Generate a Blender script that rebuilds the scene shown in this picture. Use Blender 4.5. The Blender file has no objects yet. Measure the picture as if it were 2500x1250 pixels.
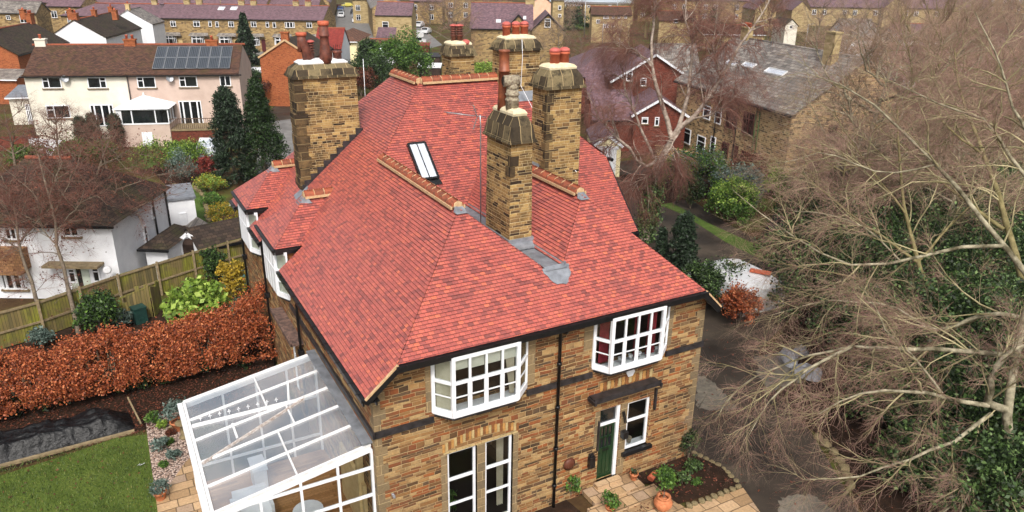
import bpy, math, random
import numpy as np
from mathutils import Vector, Matrix
random.seed(7)
RNG = np.random.default_rng(11)
SC = bpy.context.scene
COL = SC.collection
R_ = math.radians
# ------------------------------------------------------------------ camera, world, sun, exposure
F_PX = 1846.28
CAM_POS = np.array((-5.135, -16.706, 16.090))
CF = np.array((0.45174421, 0.81481749, -0.36331752))
CR = np.array((0.87715708, -0.47999492, 0.01415396))
CU = np.array((0.16285767, 0.3250805, 0.93155786))
cd = bpy.data.cameras.new('camera')
cam = bpy.data.objects.new('camera', cd); COL.objects.link(cam)
cd.sensor_width = 36; cd.lens = 36 * F_PX / 2500
cd.clip_start = .3; cd.clip_end = 4000
cam.matrix_world = Matrix(((CR[0], CU[0], -CF[0], CAM_POS[0]), (CR[1], CU[1], -CF[1], CAM_POS[1]), (CR[2], CU[2], -CF[2], CAM_POS[2]), (0, 0, 0, 1)))
SC.camera = cam
W = bpy.data.worlds.new('World'); SC.world = W; W.use_nodes = True
wn = W.node_tree; wn.nodes.clear()
sky = wn.nodes.new('ShaderNodeTexSky'); sky.sky_type = 'NISHITA'; sky.sun_disc = False
SUN_EL, SUN_AZ = R_(48), R_(205)
sky.sun_elevation = SUN_EL; sky.sun_rotation = SUN_AZ
sky.air_density = 1.0; sky.dust_density = 6.0; sky.ozone_density = 0.6
hs = wn.nodes.new('ShaderNodeHueSaturation'); hs.inputs['Saturation'].default_value = .35
bg = wn.nodes.new('ShaderNodeBackground'); bg.inputs[1].default_value = .14
wo = wn.nodes.new('ShaderNodeOutputWorld')
wn.links.new(sky.outputs[0], hs.inputs['Color']); wn.links.new(hs.outputs[0], bg.inputs[0]); wn.links.new(bg.outputs[0], wo.inputs[0])
sl = bpy.data.lights.new('sun', 'SUN'); sl.energy = 1.9; sl.angle = R_(10); sl.color = (1, .95, .88)
so = bpy.data.objects.new('sun', sl); COL.objects.link(so)
sd = Vector((math.sin(SUN_AZ) * math.cos(SUN_EL), math.cos(SUN_AZ) * math.cos(SUN_EL), math.sin(SUN_EL)))
so.rotation_euler = sd.to_track_quat('Z', 'Y').to_euler()
SC.view_settings.view_transform = 'Standard'; SC.view_settings.look = 'None'
SC.view_settings.exposure = 0.45; SC.view_settings.gamma = 1
G0 = -.3   # level of the ground
# ------------------------------------------------------------------ measuring helpers: where a sight line meets a real plane
def ray(u, v): return CF + CR * ((u - 1250) / F_PX) + CU * ((625 - v) / F_PX)
def onp(u, v, n, k):
    d = ray(u, v); n = np.array(n, float); return CAM_POS + d * ((k - n @ CAM_POS) / (n @ d))
def gz(u, v, z=G0): return onp(u, v, (0, 0, 1), z)
# ------------------------------------------------------------------ materials
def lin(c):
    if isinstance(c, str):
        c = [int(c[i:i + 2], 16) / 255 for i in (0, 2, 4)]
        c = [x / 12.92 if x <= .04045 else ((x + .055) / 1.055) ** 2.4 for x in c]
    return (c[0], c[1], c[2], 1)
class NG:
    def __init__(s, name):
        s.m = bpy.data.materials.new(name); s.m.use_nodes = True
        s.t = s.m.node_tree; s.b = s.t.nodes['Principled BSDF']
    def put(s, sock, v):
        if isinstance(v, bpy.types.NodeSocket): s.t.links.new(v, sock)
        elif v is not None: sock.default_value = v
    def n(s, typ, ins=(), out=0, **kw):
        nd = s.t.nodes.new(typ)
        for k, v in kw.items(): setattr(nd, k, v)
        if isinstance(ins, dict):
            for k, v in ins.items(): s.put(nd.inputs[k], v)
        else:
            for i, v in enumerate(ins): s.put(nd.inputs[i], v)
        return nd.outputs[out]
    def M(s, op, a, b=None, c=None): return s.n('ShaderNodeMath', [a, b, c][:3 if c is not None else 2 if b is not None else 1], operation=op)
    def uv(s): return s.n('ShaderNodeTexCoord', out='UV')
    def obj(s): return s.n('ShaderNodeTexCoord', out='Object')
    def noise(s, vec, scale, detail=4, rough=.6, out=0): return s.n('ShaderNodeTexNoise', dict(Vector=vec, Scale=scale, Detail=detail, Roughness=rough), out=out)
    def ramp(s, fac, stops, interp='LINEAR'):
        nd = s.t.nodes.new('ShaderNodeValToRGB'); s.put(nd.inputs[0], fac); r = nd.color_ramp; r.interpolation = interp
        while len(r.elements) < len(stops): r.elements.new(.5)
        for e, (p, c) in zip(r.elements, stops): e.position = p; e.color = lin(c)
        return nd.outputs[0]
    def mix(s, fac, a, b, mode='MIX'):
        nd = s.t.nodes.new('ShaderNodeMix'); nd.data_type = 'RGBA'; nd.blend_type = mode
        s.put(nd.inputs[0], fac)
        for i, v in ((6, a), (7, b)): s.put(nd.inputs[i], lin(v) if isinstance(v, (str, tuple)) else v)
        return nd.outputs[2]
    def bump(s, h, dist=.02, st=.6):
        o = s.n('ShaderNodeBump', dict(Strength=st, Distance=dist, Height=h)); s.put(s.b.inputs['Normal'], o)
    def fin(s, col=None, rough=None, spec=None, metal=None):
        if col is not None: s.put(s.b.inputs['Base Color'], lin(col) if isinstance(col, (str, tuple)) else col)
        if rough is not None: s.put(s.b.inputs['Roughness'], rough)
        if spec is not None: s.b.inputs['Specular IOR Level'].default_value = spec
        if metal is not None: s.b.inputs['Metallic'].default_value = metal
        return s.m
def plain(name, c, c2=None, scale=6, rough=.6, spec=.4, metal=0, bump=0, detail=5, lo=.35, hi=.65):
    g = NG(name)
    if c2 is None: return g.fin(c, rough, spec, metal)
    v = g.obj(); nz = g.noise(v, scale, detail)
    if bump: g.bump(g.noise(v, scale * 3, 5), bump)
    return g.fin(g.ramp(nz, [(lo, c), (hi, c2)]), rough, spec, metal)
def masonry(name, L, h, stops, mortar, mw=.012, irr=.5, wob=.02, rowvar=.0, soot=None, sootamt=(.55, .7), sootscale=.6, rough=.85, bump=.012, tile=False, spec=.25, shade=None, zones=0):
    """coursed stone, brick, slate or tile, in metres on the UV map"""
    g = NG(name); uv = g.uv()
    w = g.noise(uv, 3.0, 2, .5, out=1)
    w = g.n('ShaderNodeVectorMath', [w, (.5, .5, .5)], operation='SUBTRACT')
    sc = g.t.nodes.new('ShaderNodeVectorMath'); sc.operation = 'SCALE'; g.put(sc.inputs[0], w); sc.inputs['Scale'].default_value = wob * 2
    p = g.n('ShaderNodeVectorMath', [uv, sc.outputs[0]], operation='ADD')
    sep = g.t.nodes.new('ShaderNodeSeparateXYZ'); g.put(sep.inputs[0], p); x, y = sep.outputs[0], sep.outputs[1]
    if rowvar:
        n1 = g.n('ShaderNodeTexNoise', dict(W=y, Scale=2.3, Detail=1), noise_dimensions='1D')
        y = g.M('ADD', y, g.M('MULTIPLY', g.M('SUBTRACT', n1, .5), rowvar))
    yr = g.M('DIVIDE', y, h); row = g.M('FLOOR', yr); fy = g.M('FRACT', yr)
    rr = g.n('ShaderNodeTexWhiteNoise', dict(W=row), noise_dimensions='1D')
    Lr = g.M('MULTIPLY', L, g.M('ADD', 1 - irr / 2, g.M('MULTIPLY', rr, irr))) if irr else L
    off = g.M('MULTIPLY', rr, 17.3) if not tile else g.M('MULTIPLY', g.M('MODULO', g.M('ABSOLUTE', row), 2.0), .5)
    xr = g.M('ADD', g.M('DIVIDE', x, Lr), off); colm = g.M('FLOOR', xr); fx = g.M('FRACT', xr)
    cv = g.n('ShaderNodeCombineXYZ', [colm, row, 0.0])
    wn_ = g.t.nodes.new('ShaderNodeTexWhiteNoise'); wn_.noise_dimensions = '2D'; g.put(wn_.inputs['Vector'], cv)
    idv = wn_.outputs[0]
    if zones: idv = g.M('FRACT', g.M('ADD', idv, 0.0)); zn = g.noise(g.obj(), .55, 3, .6); idv = g.M('ADD', g.M('MULTIPLY', idv, .8), g.M('MULTIPLY', g.n('ShaderNodeMapRange', dict(Value=zn, **{'From Min': .32, 'From Max': .68})), .2))
    base = g.ramp(idv, stops)
    o = g.obj()
    fine = g.noise(uv, 14, 5)
    base = g.mix(.75, base, g.ramp(fine, [(.25, (.62, .62, .62)), (.75, (1.25, 1.25, 1.25))]), 'MULTIPLY')
    if soot:
        big = g.noise(o, sootscale, 5, .7)
        base = g.mix(g.n('ShaderNodeMapRange', dict(Value=big, **{'From Min': sootamt[0], 'From Max': sootamt[1], 'To Min': 0.0, 'To Max': .85})), base, soot)
    ex = g.M('MULTIPLY', g.M('MINIMUM', fx, g.M('SUBTRACT', 1.0, fx)), Lr); ey = g.M('MULTIPLY', g.M('MINIMUM', fy, g.M('SUBTRACT', 1.0, fy)), h)
    if tile: ed = g.M('MINIMUM', ex, g.M('MULTIPLY', g.M('MULTIPLY', fy, h), .55))  # tiles: shadow line along each course's lower edge is put into the colour
    else: ed = g.M('MINIMUM', ex, ey)
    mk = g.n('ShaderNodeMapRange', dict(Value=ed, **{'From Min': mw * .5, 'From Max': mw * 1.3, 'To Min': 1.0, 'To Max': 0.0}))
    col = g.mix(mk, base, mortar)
    ht = g.M('ADD', g.M('SUBTRACT', 1.0, mk), g.M('MULTIPLY', g.M('ADD', fine, idv), .35))
    g.bump(ht, bump, .8)
    return g.fin(col, rough, spec)
MT = {}
def setup_materials():
    m = MT
    m['stone'] = masonry('coursed_sandstone', .42, .104, [(0, '352a20'), (.14, '4f3c2a'), (.26, '7b5634'), (.36, '946f45'), (.45, 'ad8f62'), (.53, 'a08259'), (.61, '6b4f36'), (.7, '834b2c'), (.8, '955a32'), (.88, '5c4836'), (1, '3c332b')], 'b59a70', .008, 1.1, .028, .26, bump=.03, soot='453a30', sootamt=(.5, .8), sootscale=.8, zones=1)
    m['stone_chim'] = masonry('chimney_sandstone', .33, .092, [(0, '2b2017'), (.04, '3b2d20'), (.09, '74593a'), (.3, '9f8051'), (.52, '8f7045'), (.75, 'b3955f'), (.9, '6e5538'), (1, '4a3a2a')], 'c9b48a', .006, 1.0, .02, .2, bump=.02, soot='2b2118', sootamt=(.47, .66), sootscale=1.0)
    m['capstone'] = masonry('weathered_capstone', .42, 2.5, [(0, '342c22'), (.5, '4c4131'), (1, '776a4e')], 'a08c68', .013, .2, .01, soot='2a241b', sootamt=(.5, .62), sootscale=2.5, bump=.01)
    m['dressed'] = masonry('dressed_stone', .9, .32, [(0, '6d5f4b'), (.5, '8a7556'), (1, '75654c')], 'b59f78', .008, .3, .01, soot='4a4034', sootamt=(.55, .7), sootscale=2)
    m['stone_far'] = masonry('terrace_sandstone', .5, .2, [(0, '5c4c38'), (.3, '8a7350'), (.6, 'a48b60'), (.85, '947a50'), (1, '6d5436')], 'a38d68', .012, .6, .02, soot='4f4538', sootamt=(.55, .7), sootscale=.3)
    m['stone_right'] = masonry('brown_sandstone', .34, .15, [(0, '4c4034'), (.2, '7c674c'), (.4, 'ac8e66'), (.65, 'c4a67a'), (.85, 'b29068'), (1, '8a6642')], 'c6ae88', .012, .8, .02, .06, soot='4a3f30', sootamt=(.6, .8), sootscale=.5)
    m['stone_yellow'] = masonry('yellow_artificial_stone', .6, .2, [(0, '8d7b56'), (.5, 'a28e66'), (1, 'b39f76')], '9c8a64', .01, .4, .01)
    m['brick_orange'] = masonry('orange_brick', .23, .078, [(0, '854428'), (.3, '9a5332'), (.7, 'ab633d'), (.9, '8c4a2c'), (1, '66341f')], 'a8714a', .008, 0, .004, soot='7a3c20', sootamt=(.5, .8), sootscale=.4)
    m['brick_red'] = masonry('red_brick', .23, .078, [(0, '4c241b'), (.3, '692f24'), (.7, '783a2c'), (1, '472018')], '72493b', .008, 0, .004, soot='4d241c', sootamt=(.5, .75), sootscale=.4)
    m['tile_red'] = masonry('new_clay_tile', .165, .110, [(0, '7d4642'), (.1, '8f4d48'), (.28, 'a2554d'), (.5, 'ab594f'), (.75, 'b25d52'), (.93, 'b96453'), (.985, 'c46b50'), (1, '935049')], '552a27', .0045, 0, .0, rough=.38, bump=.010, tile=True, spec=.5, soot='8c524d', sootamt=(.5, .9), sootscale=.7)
    m['slate_purple'] = masonry('purple_slate', .35, .24, [(0, '5a464c'), (.4, '6b5359'), (.8, '7a6066'), (1, '50424a')], '4a3a40', .012, 0, 0, tile=True, soot='4c4448', sootamt=(.5, .72), sootscale=.25, rough=.6)
    m['slate_grey'] = masonry('grey_stone_slate', .5, .3, [(0, '5c5754'), (.4, '79736e'), (.8, '918a82'), (1, '68635f')], '48433f', .02, .3, .01, soot='5d5650', sootamt=(.5, .72), sootscale=.3, rough=.6)
    m['tile_brown'] = masonry('mossy_brown_tile', .25, .15, [(0, '3c2a24'), (.4, '523a30'), (.8, '624538'), (1, '453228')], '30221d', .012, 0, 0, tile=True, soot='4a3f22', sootamt=(.5, .66), sootscale=.8)
    m['tile_dark'] = masonry('dark_mossy_tile', .3, .2, [(0, '2c2420'), (.5, '3d322b'), (1, '4a3c32')], '221c18', .014, 0, 0, tile=True, soot='3b3a22', sootamt=(.48, .66), sootscale=.7)
    m['tile_deep_red'] = masonry('deep_red_tile', .25, .16, [(0, '6e2a26'), (.5, '7d312b'), (1, '8a3a31')], '5a221e', .01, 0, 0, tile=True)
    m['tile_pan'] = masonry('brown_pantile', .3, .3, [(0, '5f4234'), (.5, '6a4a3b'), (1, '805b48')], '3c2a22', .04, 0, 0, tile=True)
    m['tile_hung'] = masonry('hung_tan_tile', .2, .15, [(0, '7d5a3e'), (.5, '9a7350'), (1, 'a9825c')], '5d452f', .01, 0, 0, tile=True)
    m['cream'] = plain('cream_render', 'cfcabb', 'dad5c7', 1.2, .85); m['pink'] = plain('pink_render', 'b49f93', 'c0ab9f', 1.2, .85)
    m['white_r'] = plain('white_render', 'd5d6da', 'e2e3e6', 1.5, .85, bump=.01); m['yellow_r'] = plain('pale_yellow_render', 'ddd0a0', 'e6dab0', 1, .85)
    m['peach'] = plain('peach_render', 'd2a88c', 'dcb59a', 1, .85)
    m['white'] = plain('white_paint', 'd9dbe0', 'e6e7ea', 5, .35); m['white_dirty'] = plain('weathered_white_frame', 'cccbcb', 'dddee0', 6, .45)
    m['black'] = plain('black_gloss_paint', '0f0f11', '1c1c1e', 8, .35); m['dark'] = plain('dark_interior', '15110e', rough=.9)
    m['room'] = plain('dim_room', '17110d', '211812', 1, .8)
    m['lead'] = plain('lead_sheet', '6d7076', '8f939a', 3, .45, .5, .3, bump=.01); m['lead_dark'] = plain('dark_lead', '1f1d1e', '3b3739', 5, .5, .5, .2)
    m['mortar'] = plain('cream_mortar', 'ac8a66', 'c8ab84', 12, .9, bump=.01); m['flaunch'] = plain('pale_flaunching', 'c4b693', 'd8cdb0', 8, .9, bump=.02)
    m['ridge'] = NG('old_ridge_tile'); g = m['ridge']
    isl = g.n('ShaderNodeNewGeometry', out='Random Per Island'); c = g.ramp(isl, [(0, '5a3324'), (.35, '6e3624'), (.6, '8a4229'), (1, '9c4c2e')])
    g.bump(g.noise(g.obj(), 30, 4), .01); m['ridge'] = g.fin(g.mix(.5, c, g.ramp(g.noise(g.obj(), 9, 5), [(.3, '4a3a2c'), (.6, 'a4573a')])), .8)
    m['terracotta'] = plain('terracotta', 'a8523a', 'ba6244', 6, .7, bump=.005); m['terra_old'] = plain('old_brown_terracotta', '4e2c24', '754334', 7, .6, bump=.01)
    m['terra_red'] = plain('red_cap', 'a8504a', 'b86258', 6, .55); m['clay_lichen'] = plain('lichened_clay', '6a5a4c', 'a39a84', 14, .85, bump=.02)
    m['clay_pot'] = plain('garden_terracotta', 'a8643f', 'c07a52', 8, .8)
    g = NG('window_glass'); m['glass'] = g.fin(g.ramp(g.noise(g.obj(), .9, 3), [(.35, '0b0d0f'), (.7, '23282b')]), .06, .8)
    g = NG('clear_glass'); g.b.inputs['Transmission Weight'].default_value = 0
    tr = g.n('ShaderNodeBsdfTransparent', [(.86, .9, .9, 1)]); gl = g.n('ShaderNodeBsdfGlossy', dict(Color=(1, 1, 1, 1), Roughness=.03))
    fr = g.n('ShaderNodeFresnel', dict(IOR=1.5)); mx = g.n('ShaderNodeMixShader', [g.M('ADD', g.M('MULTIPLY', fr, .55), .02), tr, gl]); g.t.links.new(mx, g.t.nodes['Material Output'].inputs[0]); m['clear'] = g.m
    g = NG('hazy_roof_glass'); tr = g.n('ShaderNodeBsdfTransparent', [(.9, .93, .95, 1)]); df = g.n('ShaderNodeBsdfDiffuse', [g.ramp(g.noise(g.obj(), .6, 3), [(.35, '93a0ae'), (.6, 'c3c4c8')])])  # milky glass; sky reflection is also put into its pale diffuse colour
    gl = g.n('ShaderNodeBsdfGlossy', dict(Color=(1, 1, 1, 1), Roughness=.08)); m1 = g.n('ShaderNodeMixShader', [.38, tr, df]); m2 = g.n('ShaderNodeMixShader', [.14, m1, gl])
    g.t.links.new(m2, g.t.nodes['Material Output'].inputs[0]); m['haze_glass'] = g.m
    m['skyglass'] = plain('bright_rooflight_glass', 'a9b0bb', 'c6cbd4', 1, .12, .8)
    g = NG('solar_cells'); uv = g.uv(); sp = g.t.nodes.new('ShaderNodeSeparateXYZ'); g.put(sp.inputs[0], uv)
    a = g.M('LESS_THAN', g.M('FRACT', g.M('MULTIPLY', sp.outputs[0], 6.2)), .13); b = g.M('LESS_THAN', g.M('FRACT', g.M('MULTIPLY', sp.outputs[1], 6.2)), .13)
    m['solar'] = g.fin(g.mix(g.M('MAXIMUM', a, b), '1b2027', '6d747c'), .2, .6)
    m['curtain'] = plain('cream_curtain', 'b9b09a', 'cdc5b2', 3, .9); m['curtain_red'] = plain('dark_red_curtain', '7c1f2c', '97303a', 4, .9); m['blind'] = plain('pale_blind', 'c9c8b8', 'd6d5c8', 3, .9)
    m['green_door'] = plain('dark_green_gloss', '142b18', '1b361f', 3, .3); m['red_door'] = plain('maroon_gloss', '4a1a1c', rough=.4)
    m['wood_floor'] = masonry('pale_floorboards', 1.2, .12, [(0, '8d6238'), (.5, 'a3764a'), (1, 'b3865a')], '6a4726', .004, .3, 0, rough=.5)
    m['pine'] = plain('pale_pine', 'b89d6c', 'c9b183', 4, .6)
    g = NG('mossy_fence_board'); uv = g.uv(); sp = g.t.nodes.new('ShaderNodeSeparateXYZ'); g.put(sp.inputs[0], uv)
    bx = g.M('DIVIDE', sp.outputs[0], .125); bi = g.n('ShaderNodeTexWhiteNoise', dict(W=g.M('FLOOR', bx)), noise_dimensions='1D'); e = g.M('LESS_THAN', g.M('FRACT', bx), .1)
    st = g.noise(g.n('ShaderNodeMapping', dict(Vector=uv, Scale=(9, 1.2, 1))), 1.0, 5); big = g.noise(g.obj(), .8, 4)
    c = g.ramp(bi, [(0, '5e5536'), (.5, '716339'), (1, '827046')]); c = g.mix(g.n('ShaderNodeMapRange', dict(Value=big, **{'From Min': .42, 'From Max': .6})), c, g.ramp(st, [(.3, '6c6a1e'), (.7, '8a8a2e')]))
    c = g.mix(.6, c, g.ramp(st, [(.3, (.5, .5, .5)), (.7, (1.15, 1.15, 1.15))]), 'MULTIPLY'); m['fence'] = g.fin(g.mix(e, c, '33301a'), .9)
    m['fence_grey'] = plain('weathered_timber', '6e6048', '8d7c5e', 6, .9); m['shed_brown'] = plain('dark_brown_timber', '2d201a', '3e2d24', 3, .8)
    # ground
    g = NG('rough_garden_ground'); o = g.obj(); a = g.noise(o, .35, 6, .65); b = g.noise(o, 6, 6, .7)
    c = g.ramp(a, [(.3, '3a2a1e'), (.45, '4d3c28'), (.56, '4a4a26'), (.7, '55622a')]); m['ground'] = g.fin(g.mix(.6, c, g.ramp(b, [(.3, (.55, .5, .45)), (.7, (1.25, 1.2, 1.1))]), 'MULTIPLY'), .95, .1)
    def grass(name, c1, c2, c3):
        g = NG(name); o = g.obj(); a = g.noise(o, .9, 6, .7); b = g.noise(o, 22, 6, .75); d = g.noise(o, 2.6, 5, .7)
        c = g.ramp(a, [(.3, c1), (.5, c2), (.72, c3)]); c = g.mix(.75, c, g.ramp(b, [(.3, (.5, .55, .5)), (.7, (1.35, 1.3, 1.2))]), 'MULTIPLY')
        c = g.mix(.5, c, g.ramp(d, [(.35, (.7, .75, .7)), (.65, (1.15, 1.15, 1.1))]), 'MULTIPLY'); g.bump(b, .04); return g.fin(c, .9, .15)
    m['lawn'] = grass('mown_lawn', '3d491e', '4f5e27', '5f6a32'); m['lawn_far'] = grass('far_lawn', '3e4d26', '4c602b', '586c33')
    g = NG('wet_asphalt'); o = g.obj(); a = g.noise(o, .35, 6, .6); b = g.noise(o, 40, 3); d = g.noise(o, 1.7, 5, .7)
    c = g.ramp(a, [(.36, '28221d'), (.5, '362e27'), (.64, '4b4238')]); c = g.mix(.5, c, g.ramp(d, [(.3, (.75, .78, .7)), (.7, (1.15, 1.1, 1.1))]), 'MULTIPLY')
    c = g.mix(.4, c, g.ramp(b, [(.3, (.7, .7, .7)), (.7, (1.3, 1.3, 1.3))]), 'MULTIPLY'); g.bump(b, .01); m['asphalt'] = g.fin(c, g.n('ShaderNodeMapRange', dict(Value=a, **{'From Min': .35, 'From Max': .6, 'To Min': .45, 'To Max': .85})), .3)
    m['dry_patch'] = plain('dry_pale_asphalt', '59534a', '716a5e', 5, .9, bump=.01); m['road'] = plain('street_asphalt', '63615f', '7a7876', 1, .8)
    g = NG('dark_soil'); o = g.obj(); a = g.noise(o, 3, 6, .7); b = g.noise(o, 30, 5, .8); m['soil'] = g.fin(g.mix(g.n('ShaderNodeMapRange', dict(Value=b, **{'From Min': .6, 'From Max': .75})), g.ramp(a, [(.3, '1f1712'), (.6, '33251c'), (.8, '4a2e20')]), '6b4030'), .95, .1); g.bump(b, .04)
    g = NG('pink_gravel'); uv = g.obj(); v = g.n('ShaderNodeTexVoronoi', dict(Vector=uv, Scale=16.0), out='Color'); vd = g.n('ShaderNodeTexVoronoi', dict(Vector=uv, Scale=16.0), out='Distance')
    sp = g.t.nodes.new('ShaderNodeSeparateXYZ'); g.put(sp.inputs[0], v); c = g.ramp(sp.outputs[0], [(0, '8d7466'), (.4, 'b49a8a'), (.7, 'c9b5a8'), (1, '9c8a80')]); c = g.mix(g.n('ShaderNodeMapRange', dict(Value=vd, **{'From Min': .35, 'From Max': .7})), c, '4a3a32'); g.bump(g.M('SUBTRACT', 1.0, vd), .04); m['gravel'] = g.fin(c, .85)
    m['paving'] = masonry('sandstone_paving', .62, .42, [(0, '8f7456'), (.4, 'a88a66'), (.7, 'b89a78'), (1, '9a8470')], '5d4c38', .016, .5, .015, bump=.01, soot='7b6650', sootamt=(.5, .75), sootscale=1.2)
    m['quoin_dark'] = masonry('sooty_quoin', .9, .33, [(0, '33291f'), (.5, '54442f'), (1, '7a6342')], '8f7c58', .01, .3, .01, soot='241d16', sootamt=(.45, .65), sootscale=2)
    m['step'] = plain('sandstone_step', '8d765a', 'b09878', 2.5, .8, bump=.01); m['rock'] = plain('edging_stone', '5b5138', '8b7c5c', 5, .9, bump=.03)
    def tarp():
        g = NG('black_polythene'); o = g.obj(); a = g.noise(o, 2.2, 4, .5); g.bump(g.noise(g.n('ShaderNodeMapping', dict(Vector=o, Scale=(1, 2, 1))), 2.4, 5, .6), .1, 1.0); return g.fin(g.ramp(a, [(.3, '060607'), (.7, '0e0e10')]), .42, .35)
    m['tarp'] = tarp(); m['sack'] = plain('pale_rubble_sack', '77777c', 'a2a3a8', 3, .6, bump=.12)
    m['car_white'] = plain('white_car_paint', 'c9cacc', 'd5d6d8', 1, .25, .6); m['car_grey'] = plain('silver_car_paint', '7d8288', rough=.25, spec=.6); m['car_dark'] = plain('dark_car_paint', '22262c', rough=.25, spec=.6)
    m['car_blue'] = plain('blue_car_paint', '2d4a86', rough=.25, spec=.6); m['car_yellow'] = plain('yellow_car_paint', 'c9bd5a', rough=.3, spec=.6); m['tyre'] = plain('tyre_rubber', '141414', rough=.8)
    m['orange'] = plain('orange_plastic', 'c04a20', rough=.4); m['metal'] = plain('galvanised_metal', '8d9094', 'a9acb0', 6, .35, .5, .6); m['copper'] = plain('brown_flue_clay', '6b3a26', '8f5236', 5, .5)
    def leaf(name, stops, rough=.6, tr=True):
        g = NG(name); i = g.n('ShaderNodeNewGeometry', out='Random Per Island'); c = g.ramp(i, stops)
        if tr:
            t = g.n('ShaderNodeBsdfTranslucent', [c]); g.put(g.b.inputs['Base Color'], c); g.b.inputs['Roughness'].default_value = rough
            mx = g.n('ShaderNodeMixShader', [.25, g.b.outputs[0], t]); g.t.links.new(mx, g.t.nodes['Material Output'].inputs[0]); return g.m
        return g.fin(c, rough)
    m['l_rust'] = leaf('rust_beech_leaf', [(0, '4e2516'), (.25, '803e22'), (.55, 'a5542f'), (.85, 'c06c3f'), (1, 'd48c5a')])
    m['l_dark'] = leaf('dark_evergreen_leaf', [(0, '16240f'), (.5, '26391a'), (.85, '3a5226'), (1, '557038')])
    m['l_holly'] = leaf('ivy_green_leaf', [(0, '202f14'), (.4, '364c24'), (.75, '547038'), (1, '7f985c')])
    m['l_conifer'] = leaf('conifer_needle', [(0, '141f12'), (.5, '223320'), (1, '3a5034')]); m['l_spruce'] = leaf('spruce_needle', [(0, '12200d'), (.5, '1f3614'), (1, '38541f')])
    m['l_lime'] = leaf('lime_green_leaf', [(0, '4c6320'), (.4, '6f8c30'), (.8, '93ad48'), (1, 'b3c464')]); m['l_mid'] = leaf('mid_green_leaf', [(0, '2a4218'), (.5, '436422'), (1, '6a8c36')])
    m['l_grass'] = leaf('grass_blade', [(0, '33441a'), (.5, '4c6226'), (.85, '65783a'), (1, '857f48')])
    m['l_yellow'] = leaf('golden_leaf', [(0, '7a6a1e'), (.5, 'a8902a'), (1, 'c9a93c')]); m['l_grey'] = leaf('grey_green_leaf', [(0, '3a4a42'), (.5, '55685e'), (1, '7d8d84')])
    m['l_red'] = leaf('red_stem', [(0, '5e1f1c'), (.5, '843028'), (1, '9c4438')]); m['l_brown'] = leaf('dry_brown_leaf', [(0, '3f2318'), (.5, '5e3222'), (1, '7c4630')])
    m['l_willow'] = leaf('willow_twig', [(0, '6a4f22'), (.5, '8a6a28'), (1, '8f8530')])
    m['bark'] = plain('grey_brown_bark', '54483c', '7c7060', 9, .9, bump=.02); m['bark_pale'] = plain('pale_lichened_bark', '4a4430', 'a29a82', 3, .9, bump=.03); m['bark_birch'] = plain('birch_bark', '6b5b4e', 'a5978a', 3.5, .8, bump=.01)
    m['bark_moss'] = plain('mossy_bark', '5a5230', '857a54', 3, .9, bump=.02)
    m['twig_light'] = plain('pale_branchlet', '5c5536', 'a79c78', .9, .85); m['twig_red'] = plain('reddish_twig', '644238', '80574a', 2, .8); m['twig_tan'] = plain('tan_twig', '6f5846', 'a48c74', .8, .8); m['twig_pink'] = plain('pinkish_twig', '74554a', '9a7c6e', .7, .8); m['twig_dark'] = plain('dark_twig', '4c3a30', '66503f', 1, .85)
setup_materials()
# ------------------------------------------------------------------ mesh building
def prop(o, label=None, cat=None, group=None, kind=None):
    if label: o['label'] = label
    if cat: o['category'] = cat
    if group: o['group'] = group
    if kind: o['kind'] = kind
    return o
def link(o, parent=None):
    COL.objects.link(o)
    if parent is not None: o.parent = parent
    return o
def empty(name, loc=(0, 0, 0), rz=0, label=None, cat=None, group=None):
    o = bpy.data.objects.new(name, None); o.empty_display_size = .3; o.location = loc; o.rotation_euler = (0, 0, rz)
    return prop(link(o), label, cat, group)
def fast_mesh(name, V, Q, k=4):
    me = bpy.data.meshes.new(name); V = np.asarray(V, np.float32).reshape(-1, 3); Q = np.asarray(Q, np.int32).reshape(-1, k)
    me.vertices.add(len(V)); me.vertices.foreach_set('co', V.ravel()); me.loops.add(Q.size); me.loops.foreach_set('vertex_index', Q.ravel())
    me.polygons.add(len(Q)); me.polygons.foreach_set('loop_start', np.arange(0, Q.size, k, dtype=np.int32)); me.polygons.foreach_set('loop_total', np.full(len(Q), k, np.int32))
    me.update(calc_edges=True); return me
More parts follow.
